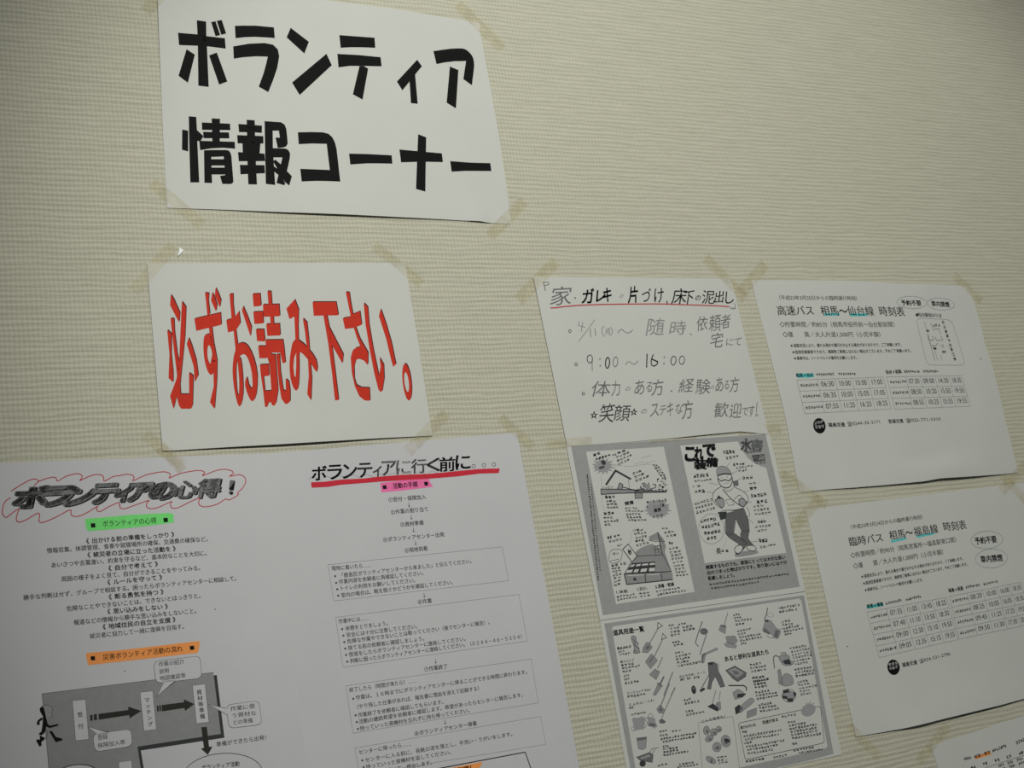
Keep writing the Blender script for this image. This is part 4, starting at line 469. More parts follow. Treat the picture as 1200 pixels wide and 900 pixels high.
  ["red_pen_loop",[["red_pen",3,"L",[[-104.47,-183.9],[-103.17,-184.75],[-101.32,-185.97],[-99.18,-187.34],[-97.05,-188.63],[-94.86,-189.88],[-92.5,-191.18],[-90.19,-192.37],[-88.14,-193.3],[-86.4,-193.93],[-84.85,-194.34],[-83.49,-194.53],[-82.27,-194.5],[-81.2,-194.11],[-80.28,-193.4],[-79.54,-192.66],[-79.02,-192.16]],0.88,0],["red_pen",3,"L",[[-83.84,-187.72],[-82.67,-188.91],[-80.91,-190.59],[-78.54,-192.12],[-75.08,-193.37],[-70.99,-194.46],[-67.63,-195.12],[-65.57,-195.22],[-64.25,-194.9],[-63.27,-194.3],[-62.87,-193.11],[-62.82,-191.64],[-62.01,-191.01],[-59.87,-191.96],[-56.96,-193.75],[-53.84,-195.29],[-50.42,-196.28],[-46.78,-197.02],[-43.78,-197.32],[-41.74,-197.01],[-40.34,-196.26],[-39.42,-195.42],[-38.99,-194.57],[-39.03,-193.64],[-39.31,-192.72],[-40.26,-191.6],[-41.45,-190.5],[-41.28,-190.15],[-38.68,-191.17],[-34.71,-192.93],[-30.97,-194.33],[-27.95,-194.96],[-25.16,-195.22],[-22.85,-195.1],[-21.12,-194.53],[-19.87,-193.59],[-19.0,-192.45],[-18.92,-190.81],[-19.23,-188.99],[-18.62,-188.08],[-16.23,-188.92],[-12.91,-190.68],[-9.88,-192.07],[-7.64,-192.51],[-5.69,-192.57],[-3.69,-192.68],[-1.49,-193.07],[0.78,-193.49],[2.96,-193.64],[5.16,-193.35],[7.28,-192.78],[8.88,-192.08],[9.72,-191.28],[10.03,-190.36],[10.1,-189.42],[9.47,-188.19],[8.6,-186.94],[9.2,-186.56],[12.21,-187.75],[16.7,-189.82],[21.58,-191.59],[26.94,-192.69],[32.69,-193.48],[37.44,-193.86],[40.52,-193.71],[42.57,-193.15],[44.08,-192.48],[45.15,-191.74],[45.68,-190.88],[45.89,-189.98],[45.24,-188.79],[44.27,-187.56],[44.72,-187.09],[47.5,-187.98],[51.71,-189.64],[56.43,-191.07],[61.87,-191.98],[67.81,-192.66],[72.66,-192.99],[75.66,-192.83],[77.55,-192.31],[78.89,-191.75],[79.83,-191.27],[80.22,-190.75],[80.23,-190.09],[79.17,-188.96],[77.73,-187.69],[78.09,-187.23],[81.77,-188.32],[87.27,-190.23],[92.26,-191.72],[95.87,-192.3],[98.96,-192.45],[101.69,-192.32],[104.19,-191.87],[106.34,-191.15],[107.96,-190.33],[109.0,-189.46],[109.51,-188.51],[109.43,-187.56],[108.05,-186.5],[106.09,-185.43],[105.6,-184.78],[107.95,-184.95],[111.8,-185.53],[115.15,-185.72],[117.31,-185.2],[118.97,-184.29],[120.21,-183.19],[121.08,-181.95],[121.54,-180.51],[121.51,-178.84],[120.94,-176.81],[119.87,-174.55],[118.43,-172.39],[116.25,-170.33],[113.7,-168.37],[111.92,-166.82],[111.67,-165.95],[112.19,-165.49],[112.31,-164.99],[111.67,-164.32],[110.63,-163.62],[109.13,-162.81],[106.81,-161.7],[104.03,-160.48],[101.77,-159.76],[100.74,-160.13],[100.23,-160.99],[98.99,-161.17],[96.4,-159.96],[93.1,-158.07],[89.78,-156.49],[86.55,-155.56],[83.3,-154.93],[80.34,-154.61],[77.72,-154.55],[75.38,-154.8],[73.53,-155.37],[72.23,-156.37],[71.41,-157.69],[71.04,-159.12],[71.4,-160.76],[72.21,-162.5],[72.65,-163.74],[72.66,-164.27],[72.3,-164.29],[70.94,-163.87],[68.0,-162.86],[64.08,-161.4],[60.29,-159.94],[56.94,-158.47],[53.72,-157.0],[50.86,-155.96],[48.39,-155.51],[46.27,-155.48],[44.66,-155.86],[43.66,-156.82],[43.16,-158.2],[42.98,-159.51],[43.7,-160.88],[44.74,-162.19],[44.16,-162.59],[40.58,-161.33],[35.4,-159.18],[30.85,-157.53],[27.68,-156.9],[25.11,-156.77],[23.04,-156.98],[21.46,-157.58],[20.38,-158.53],[19.73,-159.57],[19.57,-160.69],[19.83,-161.91],[20.25,-163.02],[21.4,-164.15],[22.71,-165.17],[22.11,-165.44],[18.01,-164.42],[12.03,-162.67],[6.89,-161.14],[3.61,-160.12],[1.14,-159.32],[-0.93,-158.87],[-2.74,-158.84],[-4.17,-159.17],[-5.2,-159.78],[-5.77,-160.93],[-5.96,-162.36],[-6.01,-163.29],[-5.91,-163.14],[-5.68,-162.49],[-5.58,-162.25],[-5.69,-163.0],[-5.94,-164.17],[-6.38,-165.01],[-6.85,-165.32],[-7.51,-165.31],[-8.93,-164.88],[-11.68,-163.87],[-15.18,-162.45],[-18.33,-161.09],[-20.77,-159.79],[-22.88,-158.56],[-24.6,-157.83],[-25.92,-157.88],[-26.86,-158.42],[-27.51,-159.13],[-27.85,-159.98],[-27.89,-160.98],[-27.81,-161.82],[-27.09,-162.65],[-26.25,-163.32],[-27.02,-163.05],[-30.73,-161.06],[-36.03,-158.15],[-40.69,-155.91],[-43.94,-154.95],[-46.57,-154.64],[-48.67,-154.75],[-50.2,-155.27],[-51.22,-156.21],[-51.94,-157.34],[-51.88,-159.03],[-51.53,-160.92],[-52.63,-161.62],[-56.29,-160.22],[-61.37,-157.64],[-66.25,-155.32],[-70.66,-153.57],[-74.87,-152.07],[-78.12,-151.26],[-79.99,-151.4],[-80.91,-152.23],[-81.36,-153.4],[-81.23,-155.0],[-80.64,-156.94],[-80.37,-158.54],[-80.52,-159.72],[-81.0,-160.56],[-82.37,-160.58],[-85.2,-159.25],[-88.9,-157.1],[-92.25,-155.32],[-94.9,-154.23],[-97.2,-153.48],[-99.03,-153.28],[-100.33,-153.73],[-101.16,-154.72],[-101.53,-156.07],[-101.3,-157.93],[-100.62,-160.17],[-99.96,-162.17],[-99.2,-163.94],[-98.45,-165.48],[-98.5,-166.22],[-99.86,-165.73],[-102.01,-164.43],[-104.18,-163.02],[-106.23,-161.42],[-108.31,-159.7],[-110.07,-158.83],[-111.44,-159.28],[-112.51,-160.57],[-113.19,-162.18],[-113.42,-164.03],[-113.27,-166.21],[-112.86,-168.36],[-112.23,-170.49],[-111.33,-172.59],[-110.19,-174.39],[-108.54,-175.81],[-106.63,-176.93],[-105.28,-177.68]],0.85,0]]],
  ["highlight",[["green_marker",0,"P",[[-39.4,-151.67],[-19.04,-151.72],[2.87,-152.09],[40.87,-151.19],[45.71,-149.05],[44.47,-144.78],[45.4,-141.2],[24.86,-139.89],[0.18,-138.99],[-37.52,-139.24],[-38.88,-142.32]]]]],
  ["lettering",[["black_ink",2,"T","ボランティアの心得",-23.76,-142.31,28.17,-141.78,6.61,0.008],["black_ink",2,"P",[[-34.44,-146.68],[-30.3,-146.68],[-30.22,-142.43],[-34.27,-142.43]]],["black_ink",2,"P",[[34.82,-146.36],[39.09,-146.36],[39.1,-141.99],[34.93,-141.99]]],["black_ink",2,"T","災害ボランティア活動の流れ",-32.96,-14.37,41.86,-13.65,6.21,0.012],["black_ink",2,"P",[[-43.8,-19.43],[-39.95,-19.26],[-39.77,-15.4],[-43.61,-15.58]]],["black_ink",2,"P",[[48.66,-17.76],[52.77,-17.59],[52.89,-13.68],[48.78,-13.86]]],["print_ink",2,"T","《 出かける前の準備をしっかり 》",-39.96,-127.09,44.69,-126.46,5.77,0.02],["print_ink",2,"T","情報収集、体調管理、食事や就寝場所の確保、交通費の確保など。",-76.14,-121.08,79.72,-118.99,5.67,0.013],["print_ink",2,"T","《 被災者の立場に立った活動を 》",-39.75,-113.51,44.78,-112.11,5.73,0.02],["print_ink",2,"T","あいさつや言葉違い、約束を守るなど、基本的なことを大切に。",-73.35,-106.83,77.0,-104.77,5.64,0.013],["print_ink",2,"T","《 自分で考えて 》",-21.49,-98.71,26.4,-98.4,5.74,0.02],["print_ink",2,"T","周囲の様子をよく見て、自分ができることをやってみる。",-64.98,-92.63,69.22,-90.58,5.62,0.013],["print_ink",2,"T","《 ルールを守って 》",-23.4,-85.09,29.32,-84.97,5.69,0.02],["print_ink",2,"T","勝手な判断はせず、グループで相談する。困ったらボランティアセンターに相談して。",-99.57,-78.63,104.25,-76.66,5.51,0.013],["print_ink",2,"T","《 断る勇気を持つ 》",-23.29,-70.95,29.37,-70.56,5.66,0.02],["print_ink",2,"T","危険なことやできないことは、できないとはっきりと。",-62.19,-64.09,66.98,-63.07,5.55,0.013],["print_ink",2,"T","《 思い込みをしない 》",-25.52,-57.16,32.17,-55.94,5.62,0.02],["print_ink",2,"T","報道などの情報から勝手な思い込みをしないこと。",-56.61,-50.36,61.56,-48.62,5.53,0.013],["print_ink",2,"T","《 地域住民の自立を支援 》",-30.88,-43.2,38.35,-42.48,5.57,0.02],["print_ink",2,"T","被災者に協力して一緒に復興を目指す。",-43.23,-35.88,48.28,-34.83,5.52,0.006],["print_ink_grey",6,"T","作業の紹介",17.59,-1.61,42.17,-1.52,5.08,0.008],["print_ink_grey",6,"T","説明",17.7,5.1,27.12,5.23,5.07,0.008],["print_ink_grey",6,"T","地図確認等",17.54,11.62,42.34,11.74,5.05,0.008],["print_ink_grey",6,"T","登録",-42.97,57.66,-33.8,57.87,4.82,0.008],["print_ink_grey",6,"T","保険加入等",-43.49,64.74,-18.48,65.04,4.81,0.008],["print_ink_grey",6,"T","作業に使",81.52,49.47,106.09,49.92,5.09,0.008],["print_ink_grey",6,"T","う資材な",81.98,55.99,106.78,56.82,5.07,0.008],["print_ink_grey",6,"T","どの準備",82.55,62.78,102.42,63.22,5.06,0.008],["print_ink",2,"T","準備ができたら出発！",64.75,80.7,117.13,81.19,5.14,0.004],["print_ink",6,"T","受",-59.18,34.59,-54.25,34.78,4.92,0.01],["print_ink",6,"T","付",-59.24,44.96,-54.33,45.17,4.9,0.01],["print_ink",6,"T","マ",1.75,29.86,6.91,30.04,5.05,0.01],["print_ink",6,"T","ッ",2.02,35.51,7.18,35.7,5.04,0.01],["print_ink",6,"T","チ",2.3,41.15,7.45,41.35,5.03,0.01],["print_ink",6,"T","ン",2.57,46.77,7.72,46.99,5.02,0.01],["print_ink",6,"T","グ",2.84,52.38,7.98,52.61,5.0,0.01],["print_ink",6,"T","資",50.94,29.44,56.29,29.63,5.15,0.01],["print_ink",6,"T","材",51.16,35.2,56.51,35.39,5.14,0.01],["print_ink",6,"T","等",51.38,40.94,56.72,41.15,5.13,0.01],["print_ink",6,"T","準",51.6,46.67,56.93,46.89,5.11,0.01],["print_ink",6,"T","備",51.81,52.38,57.14,52.61,5.1,0.01],["print_ink",6,"T","ボランティア活動",48.84,99.72,85.25,101.56,5.06,0.004]]],
  ["highlight",[["orange_marker",0,"P",[[-47.53,-23.1],[-17.17,-21.85],[14.62,-21.56],[58.62,-21.52],[58.39,-17.39],[56.04,-10.23],[13.68,-10.66],[-18.01,-11.08],[-46.44,-11.57],[-47.38,-17.66]]]]],
  ["flow_chart",[["grey_ink_dark",0,"P",[[-85.92,11.73],[69.08,13.32],[72.0,13.3],[73.3,73.31],[-5.25,72.98],[-1.04,124.12],[-84.45,116.96]]],["grey_fill",1,"P",[[-88.5,9.04],[68.95,10.43],[70.26,69.23],[-8.04,69.04],[-4.53,119.71],[-85.75,114.52]]],["grey_ink_dark",2,"L",[[-85.75,114.52],[-88.5,9.04],[68.95,10.43]],0.37,0],["paper",2,"P",[[-62.65,18.98],[-50.94,19.29],[-50.66,55.81],[-62.28,55.35]]],["grey_ink_dark",3,"L",[[-62.65,18.98],[-50.94,19.29],[-50.66,55.81],[-62.28,55.35]],0.31,1],["paper",2,"P",[[-1.62,19.78],[10.23,20.04],[10.54,56.12],[-0.96,55.74]]],["grey_ink_dark",3,"L",[[-1.62,19.78],[10.23,20.04],[10.54,56.12],[-0.96,55.74]],0.32,1],["paper",2,"P",[[47.75,20.04],[59.9,20.29],[60.12,56.66],[48.21,56.27]]],["grey_ink_dark",3,"L",[[47.75,20.04],[59.9,20.29],[60.12,56.66],[48.21,56.27]],0.32,1],["paper",2,"P",[[-26.03,80.22],[-14.39,80.49],[-14.22,91.41],[-25.8,90.83]]],["grey_ink_dark",3,"L",[[-26.03,80.22],[-14.39,80.49],[-14.22,91.41],[-25.8,90.83]],0.3,1],["arrow_grey",2,"P",[[-40.6,34.23],[-13.63,34.48],[-13.38,31.39],[-1.71,37.16],[-12.92,42.32],[-13.21,39.3],[-40.6,39.6]]],["arrow_grey",2,"P",[[-48.21,34.19],[-45.86,34.27],[-45.97,39.47],[-48.19,39.41]]],["arrow_grey",2,"P",[[-44.92,34.0],[-42.03,34.02],[-42.04,39.52],[-44.91,39.36]]],["arrow_grey",2,"P",[[17.2,34.39],[38.38,34.64],[38.22,31.84],[47.88,37.79],[38.57,42.98],[38.28,40.17],[17.1,40.29]]],["arrow_grey",2,"P",[[12.53,34.41],[14.18,34.37],[14.26,39.74],[12.62,39.77]]],["arrow_grey",2,"P",[[14.87,34.33],[16.52,34.29],[16.45,39.78],[14.8,39.82]]],["arrow_grey",3,"P",[[52.31,60.2],[57.6,60.72],[57.85,79.35],[61.03,79.85],[56.0,86.59],[50.1,79.92],[52.93,79.54]]],["grey_ink_dark",3,"P",[[13.12,-1.81],[13.4,-4.25],[14.38,-5.99],[16.07,-7.03],[18.47,-7.38],[52.24,-7.31],[54.71,-6.96],[56.46,-5.89],[57.5,-4.12],[57.83,-1.64],[57.69,9.01],[57.3,11.46],[56.23,13.19],[54.45,14.2],[51.99,14.49],[18.99,13.71],[16.58,13.3],[14.84,12.22],[13.78,10.47],[13.37,8.04]]],["grey_ink_dark",3,"P",[[21.51,13.69],[12.82,26.34],[32.32,14.03]]],["paper",4,"P",[[13.46,-1.69],[13.71,-4.0],[14.64,-5.66],[16.24,-6.65],[18.52,-6.98],[52.13,-6.98],[54.47,-6.65],[56.14,-5.64],[57.13,-3.96],[57.44,-1.61],[57.34,8.88],[56.98,11.21],[55.96,12.85],[54.28,13.82],[51.94,14.1],[19.1,13.38],[16.81,13.0],[15.16,11.98],[14.14,10.32],[13.74,8.01]]],["paper",4,"P",[[22.27,12.34],[13.94,25.34],[32.54,12.74]]],["grey_ink_dark",3,"P",[[-46.85,56.76],[-46.63,54.44],[-45.74,52.8],[-44.17,51.83],[-41.91,51.53],[-17.39,51.95],[-15.08,52.32],[-13.45,53.36],[-12.49,55.05],[-12.21,57.4],[-12.33,62.65],[-12.71,64.98],[-13.74,66.65],[-15.41,67.65],[-17.72,67.98],[-41.18,67.99],[-43.45,67.66],[-45.11,66.67],[-46.15,65.02],[-46.58,62.71]]],["grey_ink_dark",3,"P",[[-42.61,52.66],[-51.4,44.14],[-32.04,51.99]]],["paper",4,"P",[[-46.53,56.89],[-46.33,54.68],[-45.49,53.12],[-44.0,52.19],[-41.86,51.91],[-17.49,52.26],[-15.3,52.61],[-13.75,53.59],[-12.83,55.2],[-12.56,57.43],[-12.66,62.51],[-13.02,64.74],[-13.99,66.32],[-15.57,67.28],[-17.77,67.6],[-41.08,67.69],[-43.24,67.38],[-44.82,66.45],[-45.81,64.88],[-46.23,62.68]]],["paper",4,"P",[[-41.99,53.38],[-50.28,44.79],[-31.96,52.91]]],["grey_ink_dark",3,"P",[[78.03,48.37],[78.33,45.93],[79.36,44.19],[81.12,43.17],[83.6,42.85],[104.72,43.1],[107.26,43.49],[109.09,44.57],[110.22,46.35],[110.64,48.83],[110.94,61.01],[110.63,63.46],[109.59,65.17],[107.82,66.16],[105.3,66.42],[84.06,65.7],[81.57,65.26],[79.78,64.16],[78.68,62.39],[78.28,59.95]]],["grey_ink_dark",3,"P",[[77.59,45.82],[60.41,39.58],[78.03,52.61]]],["paper",4,"P",[[78.38,48.5],[78.65,46.18],[79.62,44.53],[81.29,43.55],[83.65,43.24],[104.59,43.43],[107.01,43.79],[108.75,44.82],[109.83,46.5],[110.25,48.86],[110.59,60.87],[110.31,63.2],[109.33,64.83],[107.65,65.78],[105.26,66.03],[84.18,65.37],[81.82,64.97],[80.11,63.93],[79.06,62.25],[78.66,59.93]]],["paper",4,"P",[[78.38,46.69],[61.8,40.35],[78.85,52.67]]],["grey_ink_dark",3,"L",[[106.39,110.68],[105.8,113.73],[104.27,116.61],[101.85,119.24],[98.61,121.56],[94.63,123.51],[90.02,125.05],[84.89,126.14],[79.38,126.74],[73.63,126.87],[67.76,126.5],[61.94,125.66],[56.3,124.37],[50.97,122.65],[46.08,120.57],[41.74,118.15],[38.06,115.47],[35.12,112.59],[32.98,109.58],[31.71,106.5],[31.33,103.43],[31.85,100.44],[33.26,97.61],[35.53,95.0],[38.61,92.67],[42.43,90.69],[46.9,89.1],[51.92,87.94],[57.36,87.25],[63.1,87.04],[68.99,87.33],[74.9,88.1],[80.66,89.35],[86.14,91.04],[91.19,93.13],[95.69,95.57],[99.51,98.31],[102.56,101.26],[104.75,104.36],[106.04,107.53]],0.55,1],["paper",3,"P",[[-45.17,86.7],[-45.54,88.52],[-46.67,90.2],[-48.53,91.66],[-51.01,92.84],[-54.02,93.69],[-57.41,94.18],[-61.04,94.27],[-64.75,93.98],[-68.37,93.32],[-71.76,92.31],[-74.76,91.0],[-77.24,89.44],[-79.11,87.71],[-80.28,85.88],[-80.7,84.03],[-80.35,82.23],[-79.26,80.57],[-77.45,79.11],[-75.02,77.92],[-72.05,77.05],[-68.68,76.54],[-65.06,76.42],[-61.34,76.68],[-57.68,77.33],[-54.26,78.34],[-51.21,79.65],[-48.67,81.22],[-46.77,82.97],[-45.58,84.82]]],["grey_ink_dark",4,"L",[[-45.17,86.7],[-45.54,88.52],[-46.67,90.2],[-48.53,91.66],[-51.01,92.84],[-54.02,93.69],[-57.41,94.18],[-61.04,94.27],[-64.75,93.98],[-68.37,93.32],[-71.76,92.31],[-74.76,91.0],[-77.24,89.44],[-79.11,87.71],[-80.28,85.88],[-80.7,84.03],[-80.35,82.23],[-79.26,80.57],[-77.45,79.11],[-75.02,77.92],[-72.05,77.05],[-68.68,76.54],[-65.06,76.42],[-61.34,76.68],[-57.68,77.33],[-54.26,78.34],[-51.21,79.65],[-48.67,81.22],[-46.77,82.97],[-45.58,84.82]],0.91,1]]],
  ["runner_figure",[["black_ink",4,"P",[[-91.49,22.59],[-90.1,20.54],[-87.97,21.11],[-87.21,25.19],[-86.47,29.67],[-85.38,36.69],[-83.59,38.54],[-76.54,38.01],[-76.39,39.61],[-83.72,40.63],[-86.78,38.85],[-88.37,44.13],[-91.66,46.25],[-93.69,44.37],[-91.05,42.41],[-89.78,36.04],[-88.98,29.3],[-90.79,25.6]]],["black_ink",4,"P",[[-94.79,35.29],[-93.71,32.16],[-90.04,30.07],[-89.14,31.91],[-92.16,33.71],[-92.07,36.35],[-94.22,36.42]]],["black_ink",4,"P",[[-84.53,43.4],[-81.99,43.52],[-79.17,49.2],[-73.59,51.64],[-73.69,53.2],[-79.48,54.01],[-81.16,50.47]]],["black_ink",4,"P",[[-92.91,46.06],[-89.24,47.93],[-88.73,49.97],[-91.74,51.72],[-91.55,54.75],[-93.5,55.75],[-96.05,50.15],[-95.6,48.91],[-92.74,49.48]]],["grey_ink_light",3,"P",[[-89.27,21.59],[-88.48,20.55],[-87.05,20.11],[-85.61,19.99],[-84.28,20.16],[-82.94,20.66],[-81.86,21.32],[-81.15,22.15],[-80.7,23.14],[-80.51,24.17],[-80.72,25.22],[-81.19,26.31],[-81.48,27.35],[-81.3,28.33],[-80.96,29.27],[-80.89,30.09],[-81.32,30.85],[-82.03,31.49],[-82.78,31.79],[-83.52,31.41],[-84.29,30.68],[-84.99,30.41],[-85.55,31.32],[-86.03,32.7],[-86.43,33.24],[-86.68,32.3],[-86.84,30.53],[-87.16,28.51],[-87.97,26.17],[-88.94,23.58]]],["grey_ink_dark",4,"L",[[-89.71,20.46],[-88.64,20.18],[-87.11,19.82],[-85.59,19.72],[-84.16,20.05],[-82.74,20.63],[-81.61,21.36],[-80.87,22.21],[-80.42,23.19],[-80.26,24.21],[-80.54,25.25],[-81.11,26.32],[-81.48,27.35],[-81.31,28.33],[-80.94,29.27],[-80.89,30.09],[-81.52,30.78],[-82.46,31.35],[-83.16,31.74]],0.34,0],["grey_ink_dark",4,"L",[[-88.09,39.57],[-85.82,43.86],[-87.44,49.51],[-89.62,47.87]],0.38,0]]],
  ["ink_speck",[["black_ink",2,"P",[[-13.33,-1.8],[-13.71,-1.44],[-14.41,-1.53],[-14.73,-1.99],[-14.35,-2.35],[-13.65,-2.26]]],["black_ink",2,"P",[[77.48,-50.39],[77.06,-49.99],[76.3,-50.08],[75.97,-50.56],[76.39,-50.95],[77.14,-50.87]]]]],
 ],
 [[38.0,-220.0,58.6,-193.6,10.8]]],
["tool_sheet","grey-bordered printed sheet full of small drawings of shovels and cleaning tools","printed sheet",[205.4,380.9],0.6,[[169.4,-5.3,18.2,52.0,0.8]],[[0.02,0.013,0.5,0.18]],[[-146.7,-97.2],[147.3,-99.2],[146.7,97.3],[-147.4,99.2]],{},[-0.0036,1.0],48,36,
 [
  ["grey_border",[["border_grey",0,"P",[[-141.63,-92.89],[144.18,-94.64],[135.07,94.29],[93.74,96.24],[37.45,96.78],[-11.34,98.25],[-142.25,97.29]]]]],
  ["white_panel",[["paper",0.5,"P",[[-133.22,-84.71],[-132.91,-86.37],[-132.05,-87.57],[-130.65,-88.3],[-128.69,-88.56],[133.36,-91.28],[135.64,-91.05],[137.23,-90.29],[138.15,-89.01],[138.37,-87.2],[128.83,82.48],[128.42,84.18],[127.4,85.4],[125.78,86.15],[123.55,86.42],[-131.95,90.14],[-133.84,89.94],[-135.18,89.3],[-135.96,88.2],[-136.21,86.65]]]]],
